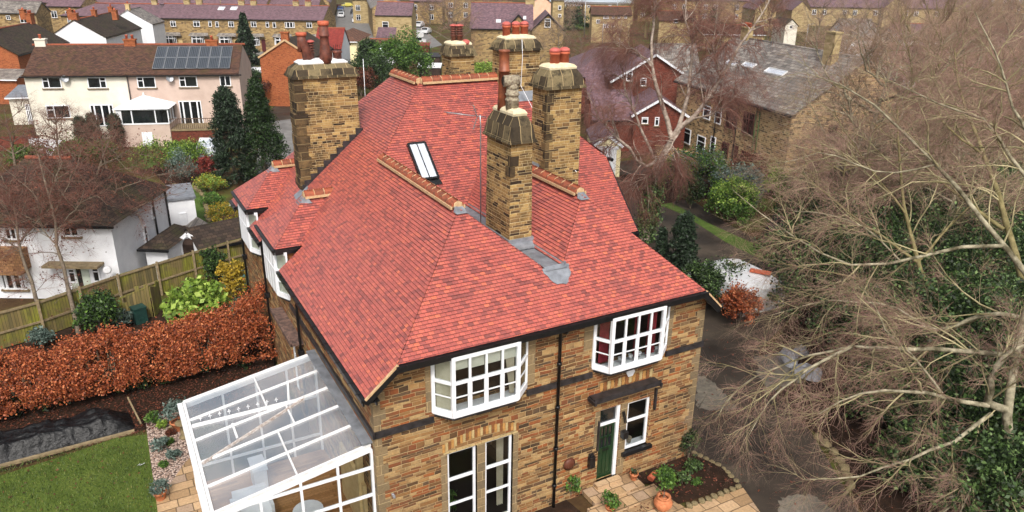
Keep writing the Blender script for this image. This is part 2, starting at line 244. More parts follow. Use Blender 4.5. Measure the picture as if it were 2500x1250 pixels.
class MB:
    def __init__(s): s.v = []; s.f = []; s.mi = []; s.m = 0; s.sm = []; s.smooth = False; s.uv = {}
    def poly(s, pts, uv=None):
        if uv: s.uv[len(s.f)] = uv
        b = len(s.v); s.v += [tuple(float(x) for x in p) for p in pts]; s.f.append(list(range(b, b + len(pts)))); s.mi.append(s.m); s.sm.append(s.smooth); return s
    def box(s, x0, x1, y0, y1, z0, z1, skip=''):
        P = [(x0, y0, z0), (x1, y0, z0), (x1, y1, z0), (x0, y1, z0), (x0, y0, z1), (x1, y0, z1), (x1, y1, z1), (x0, y1, z1)]
        b = len(s.v); s.v += P
        for k, f in (('b', (3, 2, 1, 0)), ('t', (4, 5, 6, 7)), ('f', (0, 1, 5, 4)), ('r', (1, 2, 6, 5)), ('k', (2, 3, 7, 6)), ('l', (3, 0, 4, 7))):
            if k not in skip: s.f.append([b + i for i in f]); s.mi.append(s.m); s.sm.append(False)
        return s
    def bar(s, a, b_, w, h=None, up=(0, 0, 1)):
        a = Vector(a); b_ = Vector(b_); h = h or w; t = (b_ - a).normalized(); up = Vector(up)
        if abs(t.dot(up)) > .98: up = Vector((1, 0, 0))
        r = t.cross(up).normalized() * w / 2; u = r.cross(t).normalized() * h / 2
        P = [a - r - u, a + r - u, a + r + u, a - r + u, b_ - r - u, b_ + r - u, b_ + r + u, b_ - r + u]; b = len(s.v); s.v += [tuple(p) for p in P]
        for f in ((0, 1, 2, 3), (7, 6, 5, 4), (0, 4, 5, 1), (1, 5, 6, 2), (2, 6, 7, 3), (3, 7, 4, 0)): s.f.append([b + i for i in f]); s.mi.append(s.m); s.sm.append(False)
        return s
    def lathe(s, c, prof, n=14, cap=True, axis=None):
        """prof: list of (radius, height) ; axis: optional direction"""
        c = Vector(c); ax = Vector(axis).normalized() if axis else Vector((0, 0, 1)); q = ax.to_track_quat('Z', 'Y'); b = len(s.v)
        for r, h in prof:
            for i in range(n):
                a = 2 * math.pi * i / n; s.v.append(tuple(c + q @ Vector((r * math.cos(a), r * math.sin(a), h))))
        for j in range(len(prof) - 1):
            for i in range(n):
                i2 = (i + 1) % n; s.f.append([b + j * n + i, b + j * n + i2, b + (j + 1) * n + i2, b + (j + 1) * n + i]); s.mi.append(s.m); s.sm.append(True)
        if cap:
            s.f.append([b + i for i in range(n)][::-1]); s.f.append([b + (len(prof) - 1) * n + i for i in range(n)]); s.mi += [s.m] * 2; s.sm += [False] * 2
        return s
    def tube(s, pts, r, n=8):
        P = [Vector(p) for p in pts]; rs = r if isinstance(r, (list, tuple)) else [r] * len(P); b = len(s.v); prev = None
        for i, p in enumerate(P):
            t = (P[min(i + 1, len(P) - 1)] - P[max(i - 1, 0)]).normalized(); ref = Vector((0, 0, 1)) if abs(t.z) < .9 else Vector((1, 0, 0))
            if prev is not None: ref = prev
            x = (ref - t * ref.dot(t)).normalized(); prev = x; y = t.cross(x)
            for k in range(n): a = 2 * math.pi * k / n; s.v.append(tuple(p + (x * math.cos(a) + y * math.sin(a)) * rs[i]))
        for j in range(len(P) - 1):
            for i in range(n):
                i2 = (i + 1) % n; s.f.append([b + j * n + i, b + j * n + i2, b + (j + 1) * n + i2, b + (j + 1) * n + i]); s.mi.append(s.m); s.sm.append(True)
        s.f.append([b + i for i in range(n)][::-1]); s.f.append([b + (len(P) - 1) * n + i for i in range(n)]); s.mi += [s.m] * 2; s.sm += [False] * 2
        return s
    def mesh(s, name, mats):
        me = bpy.data.meshes.new(name); me.from_pydata(s.v, [], s.f); mats = mats if isinstance(mats, (list, tuple)) else [mats]
        for mm in mats: me.materials.append(MT[mm] if isinstance(mm, str) else mm)
        me.polygons.foreach_set('material_index', s.mi); me.polygons.foreach_set('use_smooth', s.sm); me.update()
        uvl = me.uv_layers.new(name='UVMap').data
        for p in me.polygons:
            if p.index in s.uv:
                for li, q_ in zip(p.loop_indices, s.uv[p.index]): uvl[li].uv = q_
                continue
            n = p.normal
            if abs(n.z) > .985: t = Vector((1, 0, 0)); b = Vector((0, 1, 0))
            else:
                t = Vector((-n.y, n.x, 0)).normalized(); b = n.cross(t)
                if b.z < 0: b = -b
            for li in p.loop_indices:
                co = me.vertices[me.loops[li].vertex_index].co; uvl[li].uv = (co.dot(t), co.dot(b))
        return me
    def build(s, name, mats, parent=None, loc=None, rot=None):
        o = bpy.data.objects.new(name, s.mesh(name, mats)); link(o, parent)
        if loc is not None: o.location = loc
        if rot is not None: o.rotation_euler = rot
        return o
def build_split(mb, name, mats, parent, gap=.15):
    """one object for each separate group of pieces"""
    F = []; par = {}
    def find(i):
        while par[i] != i: par[i] = par[par[i]]; i = par[i]
        return i
    V = np.array(mb.v); B_ = [(V[f].min(0) - gap / 2, V[f].max(0) + gap / 2) for f in mb.f]; n = len(mb.f)
    for i in range(n): par[i] = i
    for i in range(n):
        for j in range(i):
            if find(i) != find(j) and (B_[i][0] <= B_[j][1]).all() and (B_[j][0] <= B_[i][1]).all(): par[find(i)] = find(j)
    G_ = {}
    for i in range(n): G_.setdefault(find(i), []).append(i)
    for k, ids in G_.items():
        m = MB()
        for i in ids: m.m = mb.mi[i]; m.smooth = mb.sm[i]; m.poly([mb.v[q] for q in mb.f[i]])
        m.build(name, mats, parent)
def struct(name, mb, mat):
    o = mb.build(name, mat); o['kind'] = 'structure'; return o
# ------------------------------------------------------------------ the stone house
def wallgrid(mb, O, d, L, z0, z1, ops, depth=.18):
    """vertical wall from O along unit d (outside on the right of d), rectangular openings with reveals"""
    O = np.array(O, float); d = np.array((d[0], d[1], 0.)); inn = np.array((-d[1], d[0], 0.)) * depth; Z = np.array((0, 0, 1.))
    xs = sorted({0, L, *[v for o in ops for v in o[:2]]}); zs = sorted({z0, z1, *[v for o in ops for v in o[2:4]]})
    P = lambda x, z, k=0: tuple(O + d * x + Z * z + inn * k)
    for a, b in zip(xs, xs[1:]):
        for c, e in zip(zs, zs[1:]):
            if any(o[0] <= (a + b) / 2 <= o[1] and o[2] <= (c + e) / 2 <= o[3] for o in ops): continue
            mb.poly([P(a, c), P(b, c), P(b, e), P(a, e)])
    for x0, x1, c, e in ops:
        mb.poly([P(x0, c), P(x0, c, 1), P(x0, e, 1), P(x0, e)]); mb.poly([P(x1, c, 1), P(x1, c), P(x1, e), P(x1, e, 1)])
        mb.poly([P(x0, c), P(x1, c), P(x1, c, 1), P(x0, c, 1)]); mb.poly([P(x0, e, 1), P(x1, e, 1), P(x1, e), P(x0, e)])
    return mb
def clip(poly, k, v, keep):  # poly: list of 2-tuples; keep v-coordinate >= / <= value
    out = []
    for i in range(len(poly)):
        a, b = poly[i], poly[(i + 1) % len(poly)]; ia = (a[1] - v) * keep >= -1e-9; ib = (b[1] - v) * keep >= -1e-9
        if ia: out.append(a)
        if ia != ib: t = (v - a[1]) / (b[1] - a[1]); out.append((a[0] + t * (b[0] - a[0]), v))
    return out
def tiled(mb, poly, gauge=.11, th=.024, lift=0.0):
    """a roof slope laid course by course: each course a real step proud of the one below"""
    P = [Vector(p) for p in poly]; n = Vector((0, 0, 0))
    for i in range(len(P)): a, b = P[i], P[(i + 1) % len(P)]; n += Vector(((a.y - b.y) * (a.z + b.z), (a.z - b.z) * (a.x + b.x), (a.x - b.x) * (a.y + b.y)))
    n.normalize()
    if n.z < 0: n = -n; P.reverse()
    t = Vector((-n.y, n.x, 0)).normalized(); b = n.cross(t)
    if b.z < 0: b = -b
    k0 = P[0].dot(n); q = [(p.dot(t), p.dot(b)) for p in P]; vs = [c[1] for c in q]; k = math.floor(min(vs) / gauge)
    up = lambda c, h: t * c[0] + b * c[1] + n * (k0 + lift + h)
    while k * gauge < max(vs):
        lo, hi = k * gauge, (k + 1) * gauge; s = clip(clip(q, 1, lo, 1), 1, hi, -1); k += 1
        if len(s) < 3: continue
        h = lambda c: th * (1 - (c[1] - lo) / gauge)
        mb.poly([up(c, h(c)) for c in s], [tuple(c) for c in s])
        low = sorted([c for c in s if abs(c[1] - lo) < 1e-6])
        if len(low) >= 2:
            a, c = low[0], low[-1]
            f = [up(a, 0), up(c, 0), up(c, th), up(a, th)]
            w_ = [(a[0], lo + .03), (c[0], lo + .03), (c[0], lo + .04), (a[0], lo + .04)]; mb.poly(f, w_) if t.cross(b).dot(n) > 0 else mb.poly(f[::-1], w_[::-1])
    return mb
def ridge_run(a, b, parent, r=.17, seg=.42, crest=True, bed=(1, 1), name='ridge_tiles'):
    a, b = Vector(a), Vector(b); d = b - a; L = d.length; d.normalize(); side = Vector((-d.y, d.x, 0)).normalized(); n = max(1, round(L / seg)); s = L / n
    mb, mo = MB(), MB()
    for i in range(n):
        p0 = a + d * (i * s + .015); p1 = a + d * ((i + 1) * s - .015); pr = []
        for p in (p0, p1): pr.append([p + side * (math.cos(t) * r * 1.25) + Vector((0, 0, math.sin(t) * r - .02)) for t in [math.pi * k / 6 for k in range(7)]])
        for k in range(6): mb.poly([pr[0][k], pr[1][k], pr[1][k + 1], pr[0][k + 1]])
        mb.poly(pr[0]); mb.poly(pr[1][::-1])
        if crest:
            for j in range(4):
                c = p0 + d * ((j + .5) * (s - .03) / 4) + Vector((0, 0, r - .03)); w = (s - .03) / 8; pts = [c + d * (w * x) + Vector((0, 0, z)) for x, z in ((-1, 0), (1, 0), (.8, .04), (0, .065), (-.8, .04))]
                mb.poly([q + side * .012 for q in pts]); mb.poly([q - side * .012 for q in pts][::-1])
    for sg, on in ((1, bed[0]), (-1, bed[1])):
        if on: mo.bar(a + side * sg * (r * 1.25) + Vector((0, 0, -.05)), b + side * sg * (r * 1.25) + Vector((0, 0, -.05)), .06, .09)
    mo.tube([a - d * .03, a], [r * .9, r * .95], 7); mo.tube([b, b + d * .03], [r * .95, r * .9], 7)
    for i in range(1, n): mo.tube([a + d * (i * s - .014), a + d * (i * s + .014)], r * 1.06, 8)
    o = mb.build(name, 'ridge', parent); mo.build('mortar', 'mortar', o); return o
def gutter(mb, a, b, r=.065):
    a, b = Vector(a), Vector(b); mb.bar(a, b, .12, .09); mb.bar(a - Vector((0, 0, .09)), b - Vector((0, 0, .09)), .05, .12); return mb
H = empty('stone_house', (5.7, 9, G0), 0, 'large brown sandstone house in the centre with a new red clay tile roof', 'house')
H.location = (0, 0, 0)
zL = lambda x: 5.9335 + .85 * x
zM = lambda y: 1.1325 + .85 * y
zF = lambda y: 6.8125 + .85 * y
zR = lambda x: 9.116 - .97 * (x - 8.16)
zI1 = lambda x: 9.223 - .85 * (x - 3.87)
zI2 = lambda x: 9.116 - .85 * (8.16 - x)
rf = MB(); YB = 18.7
Lp = lambda *c: [(x, y, zL(x)) for x, y in c]
x1 = .58
yb = lambda x: 15.06 + (6.5 - x) * (YB - 15.06) / 6.81   # rear hip
tiled(rf, Lp((x1, -.45), (3.87, 2.836), (3.87, 9.518), (x1, 9.518)))
tiled(rf, Lp((-.31, -.45), (x1, -.45), (x1, 9.15), (-.31, 9.15)))
tiled(rf, Lp((-.31, 12.4), (x1, 12.4), (x1, 14.5), (-.31, 14.5)))
tiled(rf, Lp((-.31, 17.5), (x1, 17.5), (x1, yb(x1)), (-.31, YB)))
tiled(rf, Lp((x1, 9.518), (3.87, 9.518), (6.5, 12.15), (6.5, 15.06), (x1, yb(x1))))
tiled(rf, [(x, y, zF(y)) for x, y in ((.584, -.45), (10.93, -.45), (10.0, .61), (8.9, .93), (1.964, .93))][:0] or [(.584, -.45, zF(-.45)), (10.93, -.45, zF(-.45)), (9.72, .93, zF(.93)), (1.964, .93, zF(.93))])
tiled(rf, [(1.964, .93, zF(.93)), (5.78, .93, zF(.93)), (3.87, 2.836, zF(2.836))])
tiled(rf, [(6.38, .93, zF(.93)), (9.72, .93, zF(.93)), (8.16, 2.71, zF(2.71))])
tiled(rf, [(x, y, zI2(x)) for x, y in ((6.38, .93), (8.16, 2.71), (8.16, 9.39), (6.38, 7.6))])
tiled(rf, [(x, y, zI1(x)) for x, y in ((5.78, .93), (3.87, 2.836), (3.87, 9.518), (5.78, 7.6))])
Mp = lambda *c: [(x, y, zM(y)) for x, y in c]
tiled(rf, Mp((3.87, 9.518), (13.3, 9.518), (13.35, 8.8), (13.35, 8.6), (13.3, 9.39), (4.0, 9.39))[:0] or Mp((3.87, 9.518), (12.63, 9.518), (10, 12.15), (6.5, 12.15)))
tiled(rf, Mp((3.87, 9.518), (5.78, 7.6), (6.38, 7.6), (8.16, 9.39), (8.16, 9.518)))
tiled(rf, Mp((8.16, 9.518), (8.16, 9.39), (9.95, 7.35), (13.22, 7.35), (13.38, 8.62), (12.63, 9.518)))
tiled(rf, Mp((9.95, 7.35), (11.26, 5.85), (13.1, 5.85), (13.22, 7.35)))
tiled(rf, [(8.16, 2.71, zR(8.16)), (10.93, -.45, zR(10.93)), (10.93, 6.1, zR(10.93)), (8.16, 9.39, zR(8.16))])
tiled(rf, [(x, y, zR(x)) for x, y in ((10.93, -.45), (11.62, -.45), (11.62, 5.4), (10.93, 6.1))])
tiled(rf, [(x, y, 11.46 - .85 * (x - 10)) for x, y in ((10, 12.15), (13.38, 8.7), (13.38, 15.6))])
tiled(rf, [(x, y, 11.46 - .85 * (y - 12.15)) for x, y in ((6.5, 12.15), (10, 12.15), (13.38, 15.6), (13.2, 18.7))])
tiled(rf, [(x, y, 11.46 - .85 * (x - 6.5)) for x, y in ((6.5, 12.15), (13.2, 18.9), (13.2, 19.5), (6.5, 15.06))])
rf.poly([(6.5, 15.06, 11.46), (13.2, 19.5, 5.77), (-.31, YB, 5.67)])
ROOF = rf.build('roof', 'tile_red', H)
# bay roofs on the left side
for k, y0, y1_ in ((0, 9.35, 12.5), (1, 14.5, 17.6)):
    h = (y1_ - y0) / 2; ym = (y0 + y1_) / 2; ze = 6.4; zr = ze + .85 * h; xe = -.35; xp = xe + h; xw = lambda z: (z - 5.9335) / .85
    d_ = MB()
    tiled(d_, [(xe, y0, ze), (xw(ze) + .02, y0, ze), (xw(zr) + .02, ym, zr), (xp, ym, zr)])
    tiled(d_, [(xe, y1_, ze), (xw(ze) + .02, y1_, ze), (xw(zr) + .02, ym, zr), (xp, ym, zr)])
    tiled(d_, [(xe, y0, ze), (xe, y1_, ze), (xp, ym, zr)])
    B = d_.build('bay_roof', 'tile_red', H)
    ridge_run((xp - .02, ym, zr + .05), (xw(zr) + .2, ym, zr + .05), B, seg=.36)
    g_ = MB(); g_.m = 0; gutter(g_, (xe - .04, y0, ze - .06), (xe - .04, y1_, ze - .06)); gutter(g_, (xe, y0 - .04, ze - .06), (xw(ze), y0 - .04, ze - .06)); g_.box(xe + .03, xw(ze) - .1, y0 + .03, y1_ - .03, ze - .2, ze - .03)
    g_.build('gutter', 'black', B)
    l_ = MB(); l_.poly([(xp - .3, ym - .22, zr - .24), (xp - .3, ym + .22, zr - .24), (xp + .04, ym + .2, zr + .06), (xp + .04, ym - .2, zr + .06)]); l_.poly([(xp - .28, ym - .2, zr - .22), (xp + .04, ym - .22, zr + .05), (xp + .2, ym - .3, zr - .2)]); l_.build('lead_saddle', 'lead', B)
ridge_run((6.5, 15.06, 11.52), (6.5, 12.2, 11.52), ROOF); ridge_run((6.55, 12.15, 11.53), (9.95, 12.15, 11.53), ROOF)
ridge_run((3.87, 9.45, 9.28), (3.87, 2.9, 9.28), ROOF); ridge_run((8.16, 5.95, 9.18), (8.16, 2.8, 9.18), ROOF)
# lead work
lw = MB(); lw.box(5.7, 6.46, .82, 7.62, 7.5, 7.595)
for xx, zz, sgn in ((5.78, 7.6, -1), (6.38, 7.6, 1)): lw.poly([(xx, .9, zz + .012), (xx, 7.6, zz + .012), (xx + sgn * .12, 7.6, zz + .12), (xx + sgn * .12, .9, zz + .12)])
c0 = Vector((6.12, .9, 0)); pts = []
for i in range(15):
    a = math.pi * (1.02 + .96 * i / 14); x = c0.x + .46 * math.cos(a) * (1 + .07 * math.sin(i * 2.3)); y = c0.y + .05 + .5 * math.sin(a) * (1 + .06 * math.sin(i * 1.7)); pts.append((x, y, zF(y) + .05))
lw.build('lead_valley', 'lead', ROOF); lw = MB(); lw.poly(pts + [(6.46, .95, zF(.95) + .06), (5.78, .95, zF(.95) + .06)])
lw.build('lead_apron', 'lead', ROOF); lw = MB(); lw.box(8.3, 8.9, 6.0, 6.9, 8.9, 9.32); lw.build('lead_apron', 'lead', ROOF); lw = MB(); lw.poly([(10.0, 11.1, zM(11.1) + .04), (12.0, 11.1, zM(11.1) + .04), (12.0, 11.55, zM(11.55) + .1), (10.0, 11.55, zM(11.55) + .1)]); lw.build('lead_apron', 'lead', ROOF); lw = MB()
[lw.poly([(x - .2, y - .02, z - .12), (x - .17, y - .2, z - .15), (x + .17, y - .2, z - .15), (x + .2, y - .02, z - .12), (x + .1, y + .12, z + .05), (x - .1, y + .12, z + .05)]) for x, y, z in ((8.16, 2.68, 9.16), (3.87, 2.8, 9.27))]
build_split(lw, 'lead_saddle', 'lead', ROOF)
# front gutter, side gutters, verge boards, soffit
gt = MB(); gutter(gt, (.52, -.51, 6.37), (10.98, -.51, 6.37))
for i in range(13): x = .8 + i * .82; gt.box(x - .012, x + .012, -.6, -.44, 6.41, 6.425)
gt.box(.5, 11.0, -.46, .1, 6.26, 6.29); gt.bar((.55, -.47, 6.3), (-.33, -.47, 5.55), .05, .2); gt.bar((10.95, -.47, 6.28), (11.64, -.47, 5.62), .05, .24)
gt.bar((.5, -.2, 6.24), (-.3, -.2, 5.56), .5, .03); gt.bar((10.98, -.2, 6.22), (11.6, -.2, 5.64), .5, .03)
for ya, yc in ((-.45, 9.15), (12.4, 14.5), (17.5, 18.7)):
    gutter(gt, (-.37, ya, 5.61), (-.37, yc, 5.61)); gt.box(-.33, .06, ya, yc, 5.5, 5.53); gt.box(-.04, .0, ya, yc, 5.4, 5.55)
    n = int((yc - ya) / .62)
    for i in range(n): gt.box(-.5, -.3, ya + .3 + i * .62, ya + .32 + i * .62, 5.665, 5.675)
gutter(gt, (11.68, -.45, 5.7), (11.68, 5.4, 5.7)); gutter(gt, (11.3, 5.78, 6.02), (13.1, 5.78, 6.02)); gutter(gt, (13.44, 8.7, 8.4), (13.44, 15.6, 8.4))
gt.lathe((13.44, 8.55, 8.42), [(.08, 0), (.08, .25)], 8, axis=(0, -1, 0)); gt.bar((13.12, 5.85, 6.02), (13.38, 8.6, 8.36), .04, .16)
build_split(gt, 'gutter', 'black', H)
for a, b in (((.58, -.49, 6.44), (-.33, -.49, 5.66)), ((10.94, -.49, 6.42), (11.64, -.49, 5.74))): vg = MB(); vg.bar(a, b, .06, .05); vg.build('verge', 'mortar', H)
# walls
wl = MB()
FRONT = [(1.85, 4.55, 4.45, 5.8), (7.15, 9.8, 4.45, 5.8), (2.1, 3.05, -.1, 2.9), (3.32, 4.26, -.1, 2.9), (7.45, 8.27, 0, 2.76), (8.54, 9.5, .85, 2.72)]
wallgrid(wl, (0, 0, 0), (1, 0), 11.45, -.6, 5.8, FRONT, .2)
wl.poly([(0, 0, 5.8), (1.85, 0, 5.8), (1.85, 0, 6.3), (.5, 0, 6.3)]); wl.poly([(4.55, 0, 5.8), (7.15, 0, 5.8), (7.15, 0, 6.3), (4.55, 0, 6.3)]); wl.poly([(9.8, 0, 5.8), (11.45, 0, 5.8), (11.0, 0, 6.3), (9.8, 0, 6.3)])
wallgrid(wl, (0, YB - .1, 0), (0, -1), YB - .1, -.6, 5.53, [(YB - .1 - 8.95, YB - .1 - 8.15, .3, 3.0), (YB - .1 - 10.05, YB - .1 - 9.25, .3, 3.0)], .2)
wl.box(0.02, .3, 9.4, 12.4, 5.5, 6.3); wl.box(.02, .3, 14.6, 17.5, 5.5, 6.3)
wallgrid(wl, (11.45, 0, 0), (0, 1), 6.2, -.6, 5.75, [(2, 3, 1, 2.6)], .2); wallgrid(wl, (11.45, 6.2, 0), (1, 0), 1.55, -.6, 6.2, [])
wallgrid(wl, (13.0, 6.2, 0), (0, 1), 12.4, -.6, 6.1, [(4, 5, 1, 2.6), (7, 8, 1, 2.6)], .2); wl.poly([(13, 6.2, 6.1), (13, 18.2, 6.1), (13, 15.6, 8.5), (13, 8.7, 8.5)])
wl.poly([(13, 18.6, -.6), (0, 18.6, -.6), (0, 18.6, 5.6), (13, 18.6, 5.6)])
WALL = wl.build('wall', 'stone', H)
for cx in (0, 1):
    qn = MB()
    for z in range(20):   # corner quoins
        a = .34 if z % 2 else .2
        if cx == 0: qn.box(-.006, a, -.006, .5 - a, -.3 + z * .29, -.012 + z * .29)
        else: qn.box(11.45 - a, 11.456, -.006, .5 - a, -.3 + z * .29, -.012 + z * .29)
    qn.build('quoin', 'dressed', H)
for x0, x1_, za, zb in ((1.9, 2.1, -.1, 2.9), (4.26, 4.44, -.1, 2.9), (3.05, 3.32, -.1, 2.9), (8.28, 8.53, 0, 2.76), (7.25, 7.44, 1.4, 2.76), (1.5, 2.0, 4.45, 6.2), (4.5, 4.95, 4.45, 6.2), (6.65, 7.1, 5.1, 6.2), (9.85, 10.1, 4.5, 6.2)):
    qn = MB(); qn.box(x0, x1_, -.012, .19, za, zb); qn.build('window_jamb', 'dressed', H)
ar = MB(); n = 27       # arch of voussoirs over the ground floor window
for i in range(n):
    t = (i + .5) / n; x = 1.95 + 2.5 * t; z = 2.96 + .42 * (1 - (2 * t - 1) ** 2) * .55; ar.m = i % 3; ar.box(x - .04, x + .04, -.012, .1, z, z + .27)
for i in range(12): x = 1.98 + 2.44 * (i + .5) / 12; ar.m = 1; ar.box(x - .095, x + .095, -.009, .1, 2.905, 2.955 + .02)
M_ = [plain('arch_ochre', '9a6f3a', 'b88a50', 7, .9), plain('arch_buff', 'a08a5e', 'b9a274', 7, .9), plain('arch_brown', '6b4426', '8d5a2e', 7, .9)]
ar.build('stone_arch', M_, H)
ar = MB()
for i in range(15):
    x = 7.35 + 2.1 * (i + .5) / 15; ar.m = (i * 2) % 3; ar.box(x - .055, x + .055, -.012, .1, 3.5, 3.78)
ar.build('stone_arch', M_, H)
sc = MB()
for a, b in ((0, 1.7), (4.68, 7.0), (9.9, 11.5)):
    sc = MB(); sc.box(a, b, -.07, .02, 4.12, 4.3)
    sc.build('string_course', 'lead_dark', H)
sc = MB(); sc.box(-.07, .02, -.07, 9.2, 4.12, 4.3); sc.build('string_course', 'lead_dark', H)
for a, b, c, d in ((3.0, 3.5, 3.98, 4.1), (8.3, 8.85, 4.02, 4.14)): sc = MB(); sc.box(a, b, -.1, 0, c, d); sc.build('bay_bracket', 'lead_dark', H)
cp = MB(); cp.box(6.95, 9.52, -.34, .02, 3.36, 3.45); cp.box(6.93, 9.54, -.38, -.32, 3.33, 3.5); cp.box(6.9, 6.97, -.43, 0, 3.3, 3.42); cp.box(9.48, 9.55, -.43, 0, 3.3, 3.42)
cp.box(9.6, 9.66, -.1, -.0, 2.2, 3.0); cp.box(7.36, 7.4, -.1, 0, 1.3, 2.4)
cp.build('door_canopy', 'lead_dark', H); cp = MB(); cp.box(-.45, .02, 7.7, 11.0, 3.3, 3.4); cp.box(-.47, -.4, 7.7, 11.0, 3.3, 3.46); cp.build('door_canopy', plain('rusty_canopy', '3a302c', '7c6258', 5, .7), H)
sl_ = MB(); sl_.box(8.4, 9.62, -.13, .12, .72, .85); sl_.build('window_sill', 'black', H)
# pipes
dp = MB(); dp.tube([(5.74, -.5, 6.3), (5.74, -.42, 6.12), (5.74, -.1, 6.0), (5.74, -.1, -.4)], .05, 8)
for z in (4.9, 3.4, 1.9, .5): dp.lathe((5.74, -.1, z), [(.075, 0), (.075, .1)], 8)
dp.build('drainpipe', 'black', H)
for y in (7.72, 13.3, 18.2):
    dp = MB(); dp.tube([(-.4, y, 5.55), (-.12, y, 5.3), (-.12, y, -.4)], .05, 8); dp.box(-.22, -.02, y - .1, y + .1, 2.9, 3.1); dp.build('drainpipe', 'black', H)
def sash(parent, x0, x1, z0, z1, y, bars_v=(), bars_h=(), fw=.07, bw=.03, glass='clear', name='window', d=(1, 0), O=(0, 0, 0)):
    """glazed frame in the vertical plane through O along d; y = depth behind the face"""
    o = empty(name, O, math.atan2(d[1], d[0])) ; o.parent = parent
    bpy.data.objects.remove(o)
    f, g = MB(), MB(); yb_, yf = y + .05, y - .02
    f.box(x0, x0 + fw, yf, yb_, z0, z1); f.box(x1 - fw, x1, yf, yb_, z0, z1); f.box(x0 + fw, x1 - fw, yf, yb_, z0, z0 + fw); f.box(x0 + fw, x1 - fw, yf, yb_, z1 - fw, z1)
    for b in bars_v: w = b[1] if isinstance(b, tuple) else bw; b = b[0] if isinstance(b, tuple) else b; f.box(b - w / 2, b + w / 2, yf + .004, yb_ - .004, z0 + fw, z1 - fw)
    for b in bars_h: w = b[1] if isinstance(b, tuple) else bw; b = b[0] if isinstance(b, tuple) else b; f.box(x0 + fw, x1 - fw, yf + .002, yb_ - .006, b - w / 2, b + w / 2)
    rot = (0, 0, math.atan2(d[1], d[0])); fo = f.build(name, 'white', parent, O, rot)
    g.poly([(x0 + fw, y + .02, z0 + fw), (x1 - fw, y + .02, z0 + fw), (x1 - fw, y + .02, z1 - fw), (x0 + fw, y + .02, z1 - fw)]); g.build('pane', glass, fo); return fo
def curtain(parent, x0, x1, z0, z1, y, mat='curtain', n=10, bot=None, d=(1, 0), O=(0, 0, 0)):
    m = MB(); m.smooth = True; bot = bot or (x0, x1)
    for i in range(n * 4):
        t0, t1 = i / (n * 4), (i + 1) / (n * 4); w0, w1 = .03 * math.sin(t0 * n * 6.283), .03 * math.sin(t1 * n * 6.283)
        m.poly([(bot[0] + (bot[1] - bot[0]) * t0, y + w0, z0), (bot[0] + (bot[1] - bot[0]) * t1, y + w1, z0), (x0 + (x1 - x0) * t1, y + w1, z1), (x0 + (x1 - x0) * t0, y + w0, z1)])
    return m.build('curtain', mat, parent, O, (0, 0, math.atan2(d[1], d[0])))
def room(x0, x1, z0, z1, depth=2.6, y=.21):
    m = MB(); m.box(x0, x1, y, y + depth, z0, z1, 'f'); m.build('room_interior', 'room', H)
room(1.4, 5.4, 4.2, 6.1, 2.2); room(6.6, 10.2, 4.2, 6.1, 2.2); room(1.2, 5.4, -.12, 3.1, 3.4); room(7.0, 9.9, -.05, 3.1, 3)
def bay(O, d, W0, F0, F1, W1, proj, z0, z1, nf, rows, sides=1, cur=None):
    """oriel: wall points W0..W1, front facet F0..F1 set proj out; in the frame of O,d"""
    a = math.atan2(d[1], d[0]); fr, gl = MB(), MB(); pts = [(W0, 0), (F0, -proj), (F1, -proj), (W1, 0)]; tr = z0 + (z1 - z0) * .56
    for (p, q, n) in ((pts[0], pts[1], sides), (pts[1], pts[2], nf), (pts[2], pts[3], sides)):
        p, q = Vector((*p, 0)), Vector((*q, 0)); dd = q - p; L = dd.length; dd.normalize()
        at = lambda s, z: p + dd * s + Vector((0, 0, z))
        fr.bar(at(0, z0 + .06), at(L, z0 + .06), .09, .2); fr.bar(at(0, z1 - .05), at(L, z1 - .05), .09, .12); fr.bar(at(0, tr), at(L, tr), .085, .085)
        fr.bar(at(.0, z0), at(.0, z1), .11, .11)
        for i in range(1, n): s = L * i / n; fr.bar(at(s, z0 + .1), at(s, z1), .06, .065)
        for i in range(n):
            s0, s1 = L * i / n + .03, L * (i + 1) / n - .03; zc = z0 + .13
            for s in (s0 + .015, s1 - .015): fr.bar(at(s, zc), at(s, tr), .035, .04)
            zm = (zc + tr) / 2; fr.bar(at(s0, zm), at(s1, zm), .035, .03)
        gl.poly([at(0, z0), at(L, z0), at(L, z1), at(0, z1)])
    fr.bar((W1, 0, z0), (W1, 0, z1), .06, .06)
    fr.poly([(W0, .0, z0 - .03), (F0, -proj - .05, z0 - .03), (F1, -proj - .05, z0 - .03), (W1, 0, z0 - .03)][::-1]); fr.poly([(W0, .0, z0 + .03), (F0, -proj - .05, z0 + .03), (F1, -proj - .05, z0 + .03), (W1, 0, z0 + .03)])
    for p, q in ((0, 1), (1, 2), (2, 3)):
        A = [(W0 - .03, 0), (F0 - .02, -proj - .05), (F1 + .02, -proj - .05), (W1 + .03, 0)]; fr.poly([(*A[p], z0 - .03), (*A[q], z0 - .03), (*A[q], z0 + .04), (*A[p], z0 + .04)])
    o = fr.build('bay_window', 'white', H, O, (0, 0, a)); gl.build('pane', 'clear', o)
    und = MB(); A = [(W0 + .03, .0), (F0 + .03, -proj + .03), (F1 - .03, -proj + .03), (W1 - .03, 0)]
    for p, q in ((0, 1), (1, 2), (2, 3)): und.poly([(*A[p], z0 - .16), (*A[q], z0 - .16), (*A[q], z0 - .03), (*A[p], z0 - .03)])
    und.poly([(*p, z0 - .16) for p in A][::-1]); und.build('bay_base', 'lead_dark', o); return o
bw1 = bay((0, 0, 0), (1, 0), 1.71, 2.1, 4.1, 4.66, .5, 4.44, 6.28, 4, 3)
bw2 = bay((0, 0, 0), (1, 0), 7.03, 7.33, 9.25, 9.88, .5, 4.44, 6.28, 4, 3)
bl = MB()
